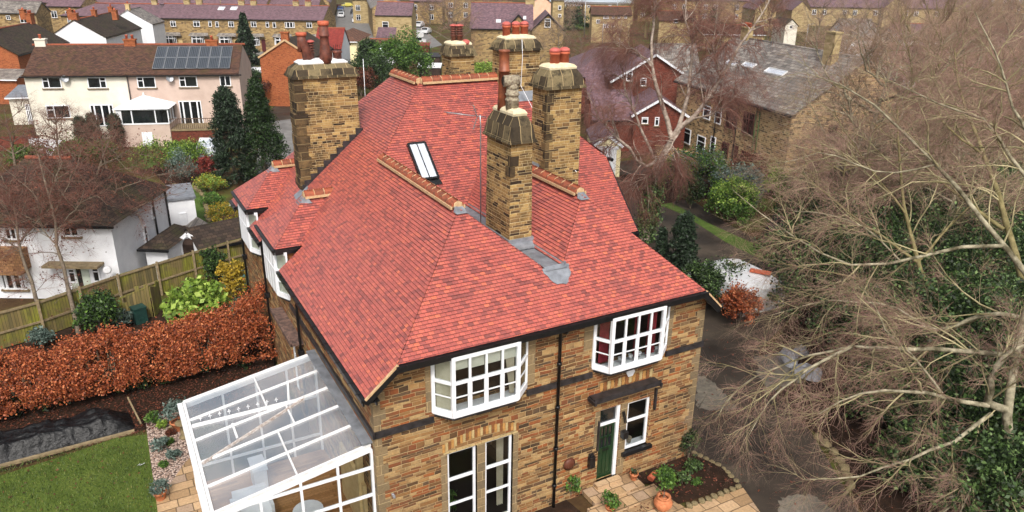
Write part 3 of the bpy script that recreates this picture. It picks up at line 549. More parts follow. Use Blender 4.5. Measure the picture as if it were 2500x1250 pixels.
for i in range(4): x = 2.13 + .5 * i; bl.box(x + .06, x + .45, -.42, -.40, 5.78 + .04 * (i == 0), 6.2)
bl.build('blind', 'blind', bw1); bl = MB(); bl.poly([(1.8, -.02, 4.5), (2.12, -.4, 4.5), (2.12, -.4, 6.2), (1.8, -.02, 6.2)]); bl.build('blind', 'curtain', bw1)
curtain(bw1, 3.72, 4.05, 4.6, 6.2, -.36, bot=(3.92, 4.05), n=4); curtain(bw2, 8.8, 9.15, 4.6, 6.2, -.3, 'curtain_red', n=5); curtain(bw2, 8.35, 8.55, 4.6, 6.2, -.25, 'curtain_red', n=4); curtain(bw2, 7.15, 7.5, 4.6, 6.2, -.1, 'curtain_red', n=5)
curtain(WALL, 3.95, 4.2, 0, 2.85, .5, n=4, bot=(3.98, 4.2)); curtain(WALL, 2.12, 2.3, 0, 2.85, .6, n=3)
pl_ = MB()
for i, x in enumerate((7.5, 7.85, 8.25, 8.6, 8.95, 9.3)): pl_.lathe((x, -.28, 4.6), [(.05, 0), (.075, .12), (.07, .13)], 8)
pl_.build('plant_pot', 'white', bw2)
for a, b in ((7.35, 9.2), (2.12, 4.08)): sh = MB(); sh.box(a, b, -.44, -.2, 4.5, 4.53); sh.build('window_board', 'white', H)
# left-side bays, panelled white
for y0 in (9.25, 14.35):
    o = bay((0, y0 + 2.95, 0), (0, -1), 0, .55, 2.35, 2.95, .28, 4.44, 6.25, 3, 3)
    cpn = MB(); cpn.box(-.335, -.29, y0 + .62, y0 + 2.42, 4.42, 6.28); cpn.box(-.35, -.335, y0 + .6, y0 + 2.44, 5.4, 5.46); [cpn.box(-.345, -.335, y0 + .62 + k * .45, y0 + .64 + k * .45, 4.42, 6.28) for k in range(5)]; cpn.build('wall_panel', 'white', H); cpn = MB(); cpn.poly([(.0, y0 + .04, 4.45), (-.22, y0 + .58, 4.45), (-.22, y0 + .58, 6.2), (.0, y0 + .04, 6.2)]); cpn.build('blind', 'blind', o, (0, 0, 0)).parent = H
    bx = MB(); bx.box(.01, .05, y0, y0 + 2.9, 4.4, 6.3); bx.build('wall_panel', 'white', o)
# ground floor openings
for a, b in ((2.1, 3.05), (3.32, 4.26)): sash(H, a + .01, b - .01, -.09, 2.89, .1, bars_h=((1.0, .06), (1.9, .09)), fw=.075)
sash(H, 8.55, 9.49, .86, 2.71, .1, bars_h=((1.95, .08),), fw=.09)
cw = MB(); cw.box(8.5, 9.6, .25, .45, .8, .86); cw.build('window_board', 'white', H)
vb = MB()
for x in (8.75, 8.98): vb.lathe((x, .35, .86), [(.07, 0), (.1, .2), (.09, .21)], 9)
vb.build('plant_pot', 'clay_lichen', H)
fr = MB(); fr.box(7.46, 7.5, .08, .18, 0, 2.75); fr.box(8.14, 8.26, .04, .18, 0, 2.75); fr.box(7.5, 8.14, .08, .18, 2.69, 2.75); fr.box(7.5, 8.14, .06, .18, 2.1, 2.18); fr.build('door_frame', 'white', H)
tp = MB(); tp.poly([(7.5, .12, 2.18), (8.14, .12, 2.18), (8.14, .12, 2.69), (7.5, .12, 2.69)]); tp.build('pane', 'glass', H)
dr = MB(); dr.box(7.5, 7.6, .1, .15, .02, 2.1); dr.box(8.04, 8.14, .1, .15, .02, 2.1); dr.box(7.6, 8.04, .1, .15, .02, .14); dr.box(7.6, 8.04, .1, .15, 1.0, 1.2); dr.box(7.6, 8.04, .1, .15, 2.0, 2.1); dr.box(7.6, 8.04, .12, .14, .14, 1.0)
for x in (7.735, 7.885): dr.box(x - .015, x + .015, .1, .14, .14, 2.0)
dr.box(7.6, 8.04, .1, .14, 1.58, 1.62)
DOOR = dr.build('door', 'green_door', H); gp = MB(); gp.poly([(7.6, .13, 1.2), (8.04, .13, 1.2), (8.04, .13, 2.0), (7.6, .13, 2.0)]); gp.build('pane', 'glass', DOOR)
hd = MB(); hd.box(7.7, 7.95, .085, .1, 1.07, 1.12); hd.lathe((7.56, .09, 1.05), [(.025, 0), (.025, .03)], 8, axis=(0, -1, 0)); hd.build('letter_plate', 'black', DOOR)
ab = MB(); ab.lathe((8.49, -.07, 3.92), [(.17, 0), (.15, .07)], 6, axis=(0, 1, 0)); ab.build('alarm_box', 'white', H)
ab = MB(); ab.lathe((8.49, -.02, 3.66), [(.16, 0), (.16, .01)], 6, axis=(0, 1, 0)); bpy.data.meshes.remove(ab.mesh('x', 'white'))
pb = MB(); pb.box(7.05, 7.27, -.14, .0, .75, 1.15); pb.box(7.08, 7.24, -.1, .0, 1.15, 1.22); pb.build('post_box', 'black', H)
# left wall openings (in the frame of the left wall)
for y in (8.95, 10.05): sash(H, -0.79, -.01, .31, 2.99, .1, bars_h=((1.8, .07),), fw=.08, d=(0, -1), O=(0, y - .8, 0)) if False else sash(H, .01, .79, .31, 2.99, .1, bars_h=((1.8, .07),), fw=.08, d=(0, -1), O=(0, y, 0))
# chimneys
def pot(kind, c, parent, s=1.0, h=None):
    m = MB(); top = None
    if kind == 'capped':
        m.lathe(c, [(.19 * s, -.1), (.18 * s, .34), (.21 * s, .35), (.21 * s, .42), (.18 * s, .43)], 16); mat = 'terracotta'; t = MB(); t.lathe((c[0], c[1], c[2] + .43), [(.2 * s, 0), (.22 * s, .05), (.19 * s, .1), (.1 * s, .145), (.01, .16)], 16); top = (t, 'terra_red')
    elif kind == 'tall':
        H_ = h or 1.5; m.lathe(c, [(.27 * s, -.1), (.22 * s, .3), (.165 * s, .75), (.165 * s, H_ * .62), (.2 * s, H_ * .63), (.2 * s, H_ * .66), (.18 * s, H_ * .67), (.18 * s, H_ - .14)], 16); mat = 'terra_old'
        t = MB(); t.lathe((c[0], c[1], c[2] + H_ - .14), [(.2 * s, 0), (.22 * s, .04), (.22 * s, .16), (.16 * s, .17)], 16); top = (t, 'terracotta')
    elif kind == 'flue':
        H_ = h or 1.7; m.lathe(c, [(.22 * s, -.1), (.19 * s, .5), (.175 * s, H_ * .65), (.2 * s, H_ * .655), (.2 * s, H_ * .68), (.17 * s, H_ * .69), (.165 * s, H_), (.185 * s, H_ + .02), (.185 * s, H_ + .07), (.12 * s, H_ + .07), (.12 * s, H_ - .3)], 18); mat = 'copper'
    elif kind == 'angled':
        m.tube([(c[0] + .18, c[1], c[2] - .1), (c[0] + .12, c[1], c[2] + .45), (c[0] - .02, c[1], c[2] + .7), (c[0] - .02, c[1], c[2] + .95)], [.2 * s, .19 * s, .18 * s, .17 * s], 14); m.tube([(c[0] - .12, c[1], c[2] + .35), (c[0] - .1, c[1], c[2] + .8)], .09, 10); mat = 'terra_old'
        t = MB(); t.lathe((c[0] - .02, c[1], c[2] + .93), [(.17, 0), (.21, .03), (.21, .13), (.15, .14)], 16); top = (t, 'terracotta')
    elif kind == 'louvre':
        pr = [(.17 * s, -.1), (.15 * s, .25)]
        for i in range(4): z = .28 + i * .1; pr += [(.2 * s, z), (.2 * s, z + .03), (.13 * s, z + .035), (.13 * s, z + .08)]
        m.lathe(c, pr, 14); mat = 'terra_old'; t = MB(); t.lathe((c[0], c[1], c[2] + .66), [(.13 * s, 0), (.23 * s, .03), (.2 * s, .07), (.05, .11)], 14); top = (t, 'terra_red')
    elif kind == 'short':
        m.lathe(c, [(.2 * s, -.1), (.2 * s, .25), (.23 * s, .27), (.23 * s, .33), (.15 * s, .35)], 14); mat = 'terra_old'; t = MB()
        for i in range(4): a = i * 1.57; t.bar((c[0] + .13 * math.cos(a), c[1] + .13 * math.sin(a), c[2] + .33), (c[0] + .13 * math.cos(a), c[1] + .13 * math.sin(a), c[2] + .58), .015)
        top = (t, 'black')
    elif kind == 'dome':
        m.lathe(c, [(.22 * s, -.1), (.2 * s, .03), (.12 * s, .09), (.02, .12)], 14); mat = 'terra_red'
    elif kind == 'cowl':
        m.lathe(c, [(.2, -.1), (.2, .26), (.22, .28), (.22, .32), (.19, .34), (.19, .42), (.22, .44), (.22, .48), (.19, .5), (.19, .62)], 14)
        m.tube([(c[0], c[1], c[2] + .6), (c[0] + .0, c[1], c[2] + .7), (c[0] - .02, c[1], c[2] + .82)], [.19, .19, .18], 14); m.tube([(c[0] + .2, c[1] - .05, c[2] + .86), (c[0] - .1, c[1], c[2] + .86), (c[0] - .28, c[1] + .05, c[2] + .86)], [.17, .185, .17], 14); mat = 'clay_lichen'
        t = MB(); t.tube([(c[0] - .27, c[1] + .05, c[2] + .86), (c[0] - .285, c[1] + .05, c[2] + .86)], .14, 12); top = (t, 'dark')
    o = m.build('chimney_pot', mat, parent)
    if top: top[0].build('pot_cap', top[1], o)
def chimney(x0, x1, y0, y1, zb, zs, zc, ins, pots, cap=('dark',), band=.1, tw=1.0):
    m = MB(); t = .035
    m.poly([(x0, y0, zb), (x1, y0, zb), (x1 - t, y0 + t, zs), (x0 + t, y0 + t, zs)]); m.poly([(x0, y1, zb), (x0, y0, zb), (x0 + t, y0 + t, zs), (x0 + t, y1 - t, zs)]); m.poly([(x1, y0, zb), (x1, y1, zb), (x1 - t, y1 - t, zs), (x1 - t, y0 + t, zs)]); m.poly([(x1, y1, zb), (x0, y1, zb), (x0 + t, y1 - t, zs), (x1 - t, y1 - t, zs)])
    o = m.build('chimney', 'stone_chim', H)
    c = MB(); e = .085; c.box(x0 - e, x1 + e, y0 - e, y1 + e, zs, zs + band * .6); c.box(x0 - e * .7, x1 + e * .7, y0 - e * .7, y1 + e * .7, zs + band * .6, zs + band)
    a, b = (x0 - .04, x1 + .04, y0 - .04, y1 + .04), (x0 + ins, x1 - ins, y0 + ins, y1 - ins); z0, z1 = zs + band, zc
    mid = tuple(p + (q - p) * .3 for p, q in zip(a, b)); zm = z0 + (z1 - z0) * .55
    for (A, za), (B_, zb_) in (((a, z0), (mid, zm)), ((mid, zm), (b, z1))):
        P = lambda r, z: [(r[0], r[2], z), (r[1], r[2], z), (r[1], r[3], z), (r[0], r[3], z)]; p, q = P(A, za), P(B_, zb_)
        for i in range(4): c.poly([p[i], p[(i + 1) % 4], q[(i + 1) % 4], q[i]])
    c.build('capstone', 'capstone', o)
    f = MB(); f.smooth = True; P0 = [(b[0] - .03, b[2] - .03), (b[1] + .03, b[2] - .03), (b[1] + .03, b[3] + .03), (b[0] - .03, b[3] + .03)]; cx, cy = (b[0] + b[1]) / 2, (b[2] + b[3]) / 2
    rings = []
    for k, (s_, dz) in enumerate(((1.0, -.05), (1.03, .02), (.88, .1), (.5, .15))): rings.append([(cx + (px - cx) * s_, cy + (py - cy) * s_, z1 + dz) for px, py in P0])
    for r0, r1 in zip(rings, rings[1:]):
        for i in range(4): f.poly([r0[i], r0[(i + 1) % 4], r1[(i + 1) % 4], r1[i]])
    f.poly(rings[-1]); f.build('flaunching', 'flaunch' if len(cap) < 2 else 'white_dirty', o)
    for k, px, py, s, h in pots: pot(k, (px, py, z1 + .08), o, s, h)
    return o
c1 = chimney(1.72, 4.2, 13.0, 14.3, 6.4, 11.75, 12.28, .32, [('angled', 2.28, 13.6, 1, None), ('louvre', 2.62, 13.75, .75, None), ('tall', 3.12, 13.5, 1.0, 1.45), ('short', 3.6, 13.55, .85, None)], ('w', 'w'))
bt = MB()   # offset shoulders at its left edge
for i in range(11): z = 7.0 + i * .43; e = .02 + .04 * (i % 2) + (.07 if i < 8 else 0); bt.box(1.72 - e, 2.02 + .1 * (i % 2), 12.985, 13.7, z, z + .41)
bt.build('quoin', 'quoin_dark', c1)
fl = MB()
for i in range(9):
    x = 1.75 + i * .28; z = zL(x); fl.box(x, x + .3, 12.965, 13.02, z - .1, z + .36)
fl.box(1.66, 1.74, 12.95, 14.2, 7.1, 7.6); fl.build('lead_flashing', 'lead_dark', c1)
sad = MB(); sad.poly([(1.3, 12.75, zL(1.3) + .04), (1.8, 12.7, zL(1.8) + .04), (1.9, 13.1, zL(1.9) + .05), (1.35, 13.3, zL(1.35) + .05)]); sad.build('lead_flashing', 'lead', c1)
c2 = chimney(5.68, 6.5, 3.0, 4.65, 7.4, 10.93, 11.78, .2, [('flue', 6.03, 4.1, .95, 1.65), ('cowl', 6.06, 3.62, .82, None)])
fl = MB(); fl.box(5.63, 6.55, 2.95, 4.7, 7.5, 7.86); fl.poly([(5.5, 2.6, 7.63), (6.45, 2.6, 7.63), (6.5, 3.0, 7.75), (5.6, 3.0, 7.75)]); fl.build('lead_flashing', 'lead', c2)
c3 = chimney(8.5, 9.98, 5.6, 6.65, 7.2, 12.0, 12.68, .22, [('capped', 9.08, 6.1, .92, None), ('capped', 9.5, 6.15, .92, None)])
c4 = chimney(9.92, 11.72, 11.45, 12.5, 10, 12.62, 13.1, .2, [('capped', 10.35, 12, .88, None), ('capped', 10.8, 12.0, .88, None), ('capped', 11.2, 12.0, .88, None)])
c5 = chimney(9.05, 10.28, 14.8, 15.8, 9, 12.1, 12.6, .14, [('louvre', 9.45, 15.3, .8, None), ('louvre', 9.7, 15.2, .9, None), ('dome', 9.95, 15.1, 1, None)])
qm = MB()
for (xa, ya, w, zb, zt) in ((8.5, 5.6, 1, 7.2, 11.9), (5.68, 3.0, 1, 9.9, 10.85), (9.92, 11.45, 1, 11.0, 12.55)):
    n = int((zt - zb) / .33)
    qm = MB()
    for i in range(n): a = .3 if i % 2 else .17; z = zb + i * .33; qm.box(xa - .006 + .03 * (i / n), xa + a, ya - .006 + .03 * (i / n), ya + .47 - a, z, z + .31)
    qm.build('quoin', 'quoin_dark', {8.5: c3, 5.68: c2, 9.92: c4}[xa])
pass
wire = MB(); wire.tube([(10.75, 11.38, 13.1), (10.75, 11.3, 12.4), (10.75, 11.4, 11.2), (10.2, 8.5, 9.9), (9.8, 5.5, 9.0)], .012, 5); wire.build('aerial_cable', 'white', H)
# rooflight
sk = MB(); S = lambda x, t: np.array((x, 8.62 + t * .76, zM(8.62 + t * .76))); nn = np.array((0, -.648, .762))
a, b, c, d = S(5.0, 0), S(5.68, 0), S(5.68, 1.65), S(5.0, 1.65)
for p, q in ((a, b), (b, c), (c, d), (d, a)): sk.bar(p + nn * .08, q + nn * .08, .08, .12, nn)
sk.bar((a + b) / 2 + nn * .11, (c + d) / 2 + nn * .11, .03, .04, nn); sk.poly([p + nn * .05 for p in (S(4.9, -.28), S(5.78, -.28), S(5.72, 0), S(4.96, 0))])
SKL = sk.build('skylight', 'black', ROOF); gp = MB(); gp.poly([p + nn * .1 for p in (a, b, c, d)]); gp.build('pane', 'skyglass', SKL)
AE = MB(); AE.tube([(5.62, 4.9, 7.7), (5.62, 4.9, 11.15), (5.6, 4.9, 11.5)], .022, 6); AE.tube([(5.8, 4.85, 11.42), (4.55, 5.2, 11.62)], .014, 5)
for t in np.linspace(.1, .95, 9): x = 5.4 - .85 * t; AE.bar((x, 4.75 + .25 * t, 11.47 + .14 * t), (x, 5.2 + .25 * t, 11.47 + .14 * t), .008)
for s in (-1, 1): AE.bar((5.5, 4.9, 11.45), (5.35, 4.9, 11.45 + s * .4), .02); [AE.bar((5.47 - .03 * i, 4.7, 11.45 + s * .09 * i), (5.47 - .03 * i, 5.1, 11.45 + s * .09 * i), .008) for i in range(1, 5)]
prop(AE.build('tv_aerial', 'metal'), 'silver television aerial on a pole beside the front roof chimney', 'aerial')
# ------------------------------------------------------------------ conservatory
CO = empty('conservatory', (0, 0, 0), 0, 'white framed lean-to glass conservatory against the left wall of the red roofed house', 'conservatory')
cf, cg = MB(), MB(); XL, YF, YBk = -4.2, .25, 6.05; zc = lambda x: 3.76 + (x / 4.2) * .72
cp_ = lambda x, y, h=0: (x, y, zc(x) + h)
ys = [YF + (YBk - YF) * i / 5 for i in range(6)]
for i, y in enumerate(ys): cf.bar(cp_(-.05, y, .03), cp_(XL, y, .03), .045 if 0 < i < 5 else .08, .07)
cf.bar(cp_(-.1, YF), cp_(-.1, YBk), .1, .08); cf.bar(cp_(XL, YF), cp_(XL, YBk), .08, .1)
for i in range(5):
    xm = -2.05 if i != 2 else -1.55
    cf.bar(cp_(xm, ys[i], .02), cp_(xm, ys[i + 1], .02), .045, .05)
cf.bar(cp_(-1.45, ys[3], .02), cp_(-1.2, ys[4], .02), .06, .05); cf.bar(cp_(-3.1, ys[3] + .1, .02), cp_(-3.1, ys[2] + .5, .02), .06, .05)
cg.poly([cp_(-.1, YF), cp_(XL, YF), cp_(XL, YBk), cp_(-.1, YBk)])
CFR = cf.build('roof_frame', 'white_dirty', CO); cg.build('roof_glass', 'haze_glass', CO)
vb = MB(); A = onp(741.8, 972.9, (-.1714, 0, 1), 3.80)
p1 = onp(469.5, 1040, (-.1714, 0, 1), 3.80); p2 = onp(494, 1132, (-.1714, 0, 1), 3.80)
vb.bar(A, p1, .07, .08); vb.build('hip_bar', 'white_dirty', CO); vb = MB(); vb.bar(A, p2, .055, .07); vb.build('hip_bar', plain('rusty_capping', '8c7a70', 'c9c4c0', 12, .7), CO)
cr = MB()
for i in range(9):
    t = .08 + i * .085; b_ = np.array(p1) * (1 - t) + np.array(A) * t + np.array((0, .1, .05)); cr.bar(b_, b_ + np.array((0, .0, .13)), .022, .015); cr.bar(b_ + np.array((-.045, 0, .08)), b_ + np.array((.045, 0, .08)), .022, .015); cr.lathe(tuple(b_ + np.array((0, 0, .1))), [(.025, 0), (.008, .05)], 5)
cr.build('cresting', 'white', CO)
ld = MB(); ld.bar((-.12, YF - .05, 3.86), (-.12, YBk + .05, 3.86), .34, .05); ld.build('lead_flashing', 'lead', CO)
gu = MB(); gu.bar((XL - .12, YF - .1, 2.96), (XL - .12, YBk + .1, 2.96), .14, .1); gu.tube([(XL - .1, YF + .3, 2.95), (XL - .08, YF + .3, -.3)], .04, 6); gu.build('gutter', 'white_dirty', CO)
def glazed(name, O, d, L, z0, ztop, posts, rails, base=.0, w=.075):
    """glazed screen wall; ztop is a function of the distance along it"""
    f, g = MB(), MB(); O = np.array(O, float); D = np.array((d[0], d[1], 0.)); Z = np.array((0, 0, 1.)); P = lambda s, z: tuple(O + D * s + Z * z)
    for s in posts: f.bar(P(s, z0), P(s, ztop(s) - .12), w * .9 if 0 < s < L else w * 1.5, w * .9, (D[0], D[1], 0))
    for z in rails:
        lo, hi = [s for s in np.linspace(0, L, 60) if ztop(s) > z][:1], [s for s in np.linspace(0, L, 60) if ztop(s) > z][-1:]
        if lo: f.bar(P(lo[0], z), P(hi[0], z), w * .8, w * 1.1)
    f.bar(P(0, ztop(0) - .08), P(L, ztop(L) - .08), w, .22); f.bar(P(0, z0 + .06), P(L, z0 + .06), w * 1.2, .14)
    g.poly([P(0, z0), P(L, z0), P(L, ztop(L)), P(0, ztop(0))]); o = f.build(name, 'white', CO); g.build('pane', 'clear', o); return o
glazed('front_screen', (XL, YF, 0), (1, 0), 4.15, -.25, lambda s: zc(XL + s), [0, 1.15, 2.2, 3.2, 4.15], [2.13, 3.03, .6])
glazed('back_screen', (XL, YBk, 0), (1, 0), 4.15, -.25, lambda s: zc(XL + s), [0, 1.15, 2.2, 3.2, 4.15], [2.13, .6])
glazed('side_screen', (XL, YF, 0), (0, 1), 5.8, -.25, lambda s: zc(XL), [ys_ - YF for ys_ in ys], [2.2, .6])
fl = MB(); fl.box(XL, 0, YF, YBk, -.29, -.05); fl.build('floor', 'wood_floor', CO)
pn = MB(); pn.box(-.12, -.02, 1.0, 3.4, 0, 1.9); pn.box(-.2, -.02, 1.2, 1.4, -.05, 3.0); pn.build('pine_bench', 'pine', CO)
def thing(name, mb, mats, label, cat, group=None):
    return prop(mb.build(name, mats), label, cat, group)
m = MB(); m.box(-2.2, -1.0, .6, .9, -.04, .35); m.box(-2.1, -1.1, .62, .86, .36, .4); thing('black_crate', m, 'black', 'long black crate on the conservatory floor behind the front glass', 'crate')
m = MB(); m.lathe((-.95, .72, -.04), [(.16, 0), (.22, .32), (.24, .33), (.2, .3), (.15, .03)], 14); thing('bucket', m, 'orange', 'orange tub on the conservatory floor', 'tub')
m = MB(); m.box(-.95, -.6, 1.5, 1.75, -.04, .14); m.box(-.98, -.57, 1.47, 1.78, .14, .17); thing('storage_box', m, 'sack', 'small pale plastic storage box on the conservatory floorboards', 'box')
m = MB(); m.lathe((-1.5, 2.2, .0), [(.25, -.04), (.3, .02), (.06, .05), (.05, .65), (.45, .68), (.45, .71)], 20); thing('round_table', m, 'white', 'round white table seen through the conservatory roof', 'table')
for i, (x, y) in enumerate(((-3.0, 2.0), (-2.9, 3.4))):
    m = MB(); m.box(x - .5, x + .5, y - .4, y + .4, .2, .45); m.box(x - .5, x + .5, y + .3, y + .45, .45, .9); m.box(x - .58, x - .5, y - .4, y + .45, 0, .65); m.box(x + .5, x + .58, y - .4, y + .45, 0, .65)
    for a in (-.45, .45): m.box(x + a - .03, x + a + .03, y - .36, y - .3, -.04, .2); m.box(x + a - .03, x + a + .03, y + .3, y + .36, -.04, .2)
    thing('sofa', m, 'l_grey' if 0 else 'white_r', ('pale armchair near the front left of the conservatory', 'pale armchair deeper inside the conservatory')[i], 'armchair', 'armchairs in the conservatory')
m = MB(); m.box(-2.6, -2.2, 4.6, 5.4, -.04, .8); m.box(-2.64, -2.16, 4.56, 5.44, .8, .84); thing('cabinet', m, 'white', 'low white cabinet at the back of the conservatory', 'cabinet')
# ------------------------------------------------------------------ ground
def sheet(name, pts, z, mat, kind='structure', th=None):
    m = MB(); P = [(p[0], p[1], z) for p in pts]
    if th: Q = [(p[0], p[1], z - th) for p in pts]; n = len(P); [m.poly([Q[i], Q[(i + 1) % n], P[(i + 1) % n], P[i]]) for i in range(n)]
    m.poly(P); o = m.build(name, mat); o['kind'] = kind; return o
sheet('ground', [(-1500, -300), (1500, -300), (1500, 2500), (-1500, 2500)], G0 - .03, 'ground')
def blob(pts, n=6, amp=.12, seed=1):
    r = random.Random(seed); out = []; N = len(pts)
    for i in range(N):
        a, b = pts[i], pts[(i + 1) % N]
        for k in range(n): t = k / n; out.append((a[0] + (b[0] - a[0]) * t + r.uniform(-amp, amp), a[1] + (b[1] - a[1]) * t + r.uniform(-amp, amp)))
    return out
g2 = lambda *p: [tuple(gz(u, v)[:2]) for u, v in p]
sheet('lawn', [(-5.42, 10.2), (-5.62, -6), (-16, -6), (-16, 9.2), (-9.9, 9.9), (-7.8, 10.2), (-6.4, 10.5)], G0 + .02, 'lawn', th=.05)
sheet('flower_bed', blob([(-16, 9.5), (-4.0, 10.8), (-.1, 6.3), (-.1, 18.5), (-5, 24), (-16, 18)], 4, .1), G0 - .01, 'soil')
sheet('gravel_bed', [(-5.38, 11.4), (-5.5, 6.2), (-5.2, 6.2), (-4.5, 7.5), (-4.2, 8.0), (-4.2, 11.3)], G0 + .005, 'gravel')
sheet('patio', [(-5.6, -4), (-5.62, 5.4), (-5.5, 6.1), (-5.1, 6.6), (-4.4, 7.8), (-4.1, 8.1), (-3.9, -4)], G0 + .015, 'paving')
sheet('driveway', [(11.4, .3), (11.9, -2.2), (11.2, -4.5), (9, -12), (16, -12), (14.3, -5), (16.6, -1), (17.7, 1.8), (19.6, 4.6), (22.8, 6.0), (26.5, 8.5), (30.5, 14.6), (31.5, 20), (34, 28), (37, 36), (32, 36), (28, 32), (13.2, 22), (13.1, 6.2), (11.45, 6.2)], G0 - .008, 'asphalt')
sheet('dry_patch', blob(g2((1700, 910), (1745, 935), (1800, 1000), (1700, 1000)), 14, .09, 3), G0 - .004, 'dry_patch'); sheet('dry_patch', blob(g2((1900, 1250), (1905, 1215), (1980, 1205), (2060, 1260), (2000, 1290)), 12, .07, 5), G0 - .004, 'dry_patch')
sheet('dry_patch', blob(g2((1840, 870), (1900, 860), (1960, 930), (1870, 960)), 14, .11, 9), G0 - .004, 'dry_patch')
sheet('flower_bed', [(6.6, 0), (9.2, -.6), (9.4, -1.9), (11.9, -2.1), (12.0, -1.0), (11.5, .2)], G0 + .03, 'soil'); sheet('flower_bed', [(.3, 0), (6.3, 0), (6.4, -.7), (5.6, -1.3), (2, -3), (-3, -3), (-3.8, .2)], G0 + .0, 'soil')
sheet('front_path', [(5.6, -1.0), (6.6, -.8), (9.3, -.85), (9.5, -2.15), (11.9, -2.25), (11.3, -4), (9, -12), (3, -12)], G0 + .004, 'paving')
sheet('grass_verge', [(24.3, 17.5), (26.5, 16.8), (31, 14.5), (30.8, 11.5), (31.8, 10.5), (33.5, 14), (33, 19), (31, 24), (28, 24)][::1], G0 + .0, 'lawn_far') if 0 else sheet('grass_verge', g2((1610, 500), (1640, 495), (1730, 545), (1830, 590), (1940, 625), (1960, 665), (1870, 640), (1770, 590), (1670, 525)), G0 + .004, 'lawn_far')
sheet('garden_lawn', g2((402, 470), (440, 455), (500, 455), (510, 500), (520, 545), (480, 552), (474, 490)), G0 + .01, 'lawn_far')
sheet('garden_lawn', g2((300, 395), (340, 365), (540, 350), (545, 375), (420, 390), (350, 415)), G0 + .01, 'lawn_far'); sheet('garden_soil', g2((370, 415), (540, 385), (545, 440), (420, 470)), G0 + .006, 'soil')
sheet('street', g2((812, 60), (828, 14), (870, 14), (905, 30), (915, 60), (940, 118), (870, 122)), G0 + .0, 'road'); sheet('street', g2((1000, 50), (1008, 48), (1080, 110), (1050, 118)), G0 + .0, 'road'); sheet('street', g2((590, 96), (650, 100), (640, 140), (610, 130)), G0, 'road')
sheet('street', g2((650, 270), (700, 245), (720, 300), (700, 380), (640, 330)), G0, 'asphalt'); sheet('courtyard', g2((640, 300), (715, 290), (720, 420), (620, 430)), G0 + .004, 'road')
sheet('meadow', g2((1440, 95), (1440, 76), (1500, 74), (1520, 86), (1480, 95)), G0, 'lawn_far'); sheet('meadow', g2((1378, 75), (1378, 60), (1425, 58), (1430, 72)), G0, 'lawn_far')
sheet('back_yard', g2((1380, 430), (1560, 425), (1700, 390), (1900, 440), (1800, 480), (1650, 490), (1600, 510), (1500, 460)), G0 - .004, 'soil')
sheet('woodland_floor', blob([(14.4, -5.5), (16.7, -1.2), (17.8, 1.8), (19.8, 4.6), (23, 5.8), (27, 8), (32, 13), (42, 10), (36, -2), (28, -12), (17, -12)], 5, .2, 8), G0 - .012, 'soil')
# steps and edging
st = MB(); st.box(6.9, 8.9, -.75, -.0, -.3, -.13); st.box(7.35, 8.35, -.25, .08, -.13, -.0); st.box(6.6, 9.3, -1.3, -.75, -.34, -.22); prop(st.build('front_steps', 'paving'), 'stone steps below the green front door', 'steps')
rk = MB(); 
def rocks(pts, n, s, name, label, group=None, seed=3):
    r = random.Random(seed); L = [np.array(p, float) for p in pts]; seg = [np.linalg.norm(b - a) for a, b in zip(L, L[1:])]; T = sum(seg); me = []
    for v in range(3):
        m = MB(); m.smooth = True; rings = []
        for k, (rad, z) in enumerate(((.8, 0), (1, .35), (.85, .7), (.4, .85))): rings.append([(rad * math.cos(a) * r.uniform(.85, 1.15), rad * math.sin(a) * r.uniform(.8, 1.2), z * r.uniform(.85, 1.1)) for a in [2 * math.pi * i / 8 for i in range(8)]])
        for q, w in zip(rings, rings[1:]): [m.poly([q[i], q[(i + 1) % 8], w[(i + 1) % 8], w[i]]) for i in range(8)]
        m.poly(rings[-1]); me.append(m.mesh(name, 'rock'))
    for i in range(n):
        t = (i + .5) / n * T; k = 0
        while k < len(seg) - 1 and t > seg[k]: t -= seg[k]; k += 1
        p = L[k] + (L[k + 1] - L[k]) * t / seg[k]; d = L[k + 1] - L[k]; o = bpy.data.objects.new(name, me[i % 3]); link(o)
        o.location = (p[0] + r.uniform(-.03, .03), p[1] + r.uniform(-.03, .03), G0 - .02); w = T / n / 2 * r.uniform(.8, 1.05); o.scale = (w, s * r.uniform(.7, 1.1), s * r.uniform(.8, 1.3)); o.rotation_euler = (0, 0, math.atan2(d[1], d[0]) + r.uniform(-.15, .15)); prop(o, label, 'stone', group)
rocks([(11.7, .1), (12.05, -1.0), (11.95, -2.0)], 9, .1, 'edging_stone', 'low stone edging the soil bed where it meets the driveway', 'edging stones along the driveway side of the bed', 4)
rocks([(11.9, -2.15), (10.7, -2.15), (9.5, -2.1)], 9, .13, 'edging_stone', 'upright stone edging the soil bed along the front paving', 'edging stones along the front paving', 5)
rocks(g2((1990, 1060), (2030, 1100), (2060, 1140), (2080, 1200)), 7, .22, 'border_stone', 'mossy border stone under the bare tree beside the driveway', 'border stones along the far side of the driveway', 6)
rocks(g2((420, 452), (455, 458), (480, 462), (500, 480), (505, 510), (512, 545)), 12, .25, 'rockery_stone', 'grey stone in the curved rockery edging the back lawn', 'rockery stones in the back garden', 7)
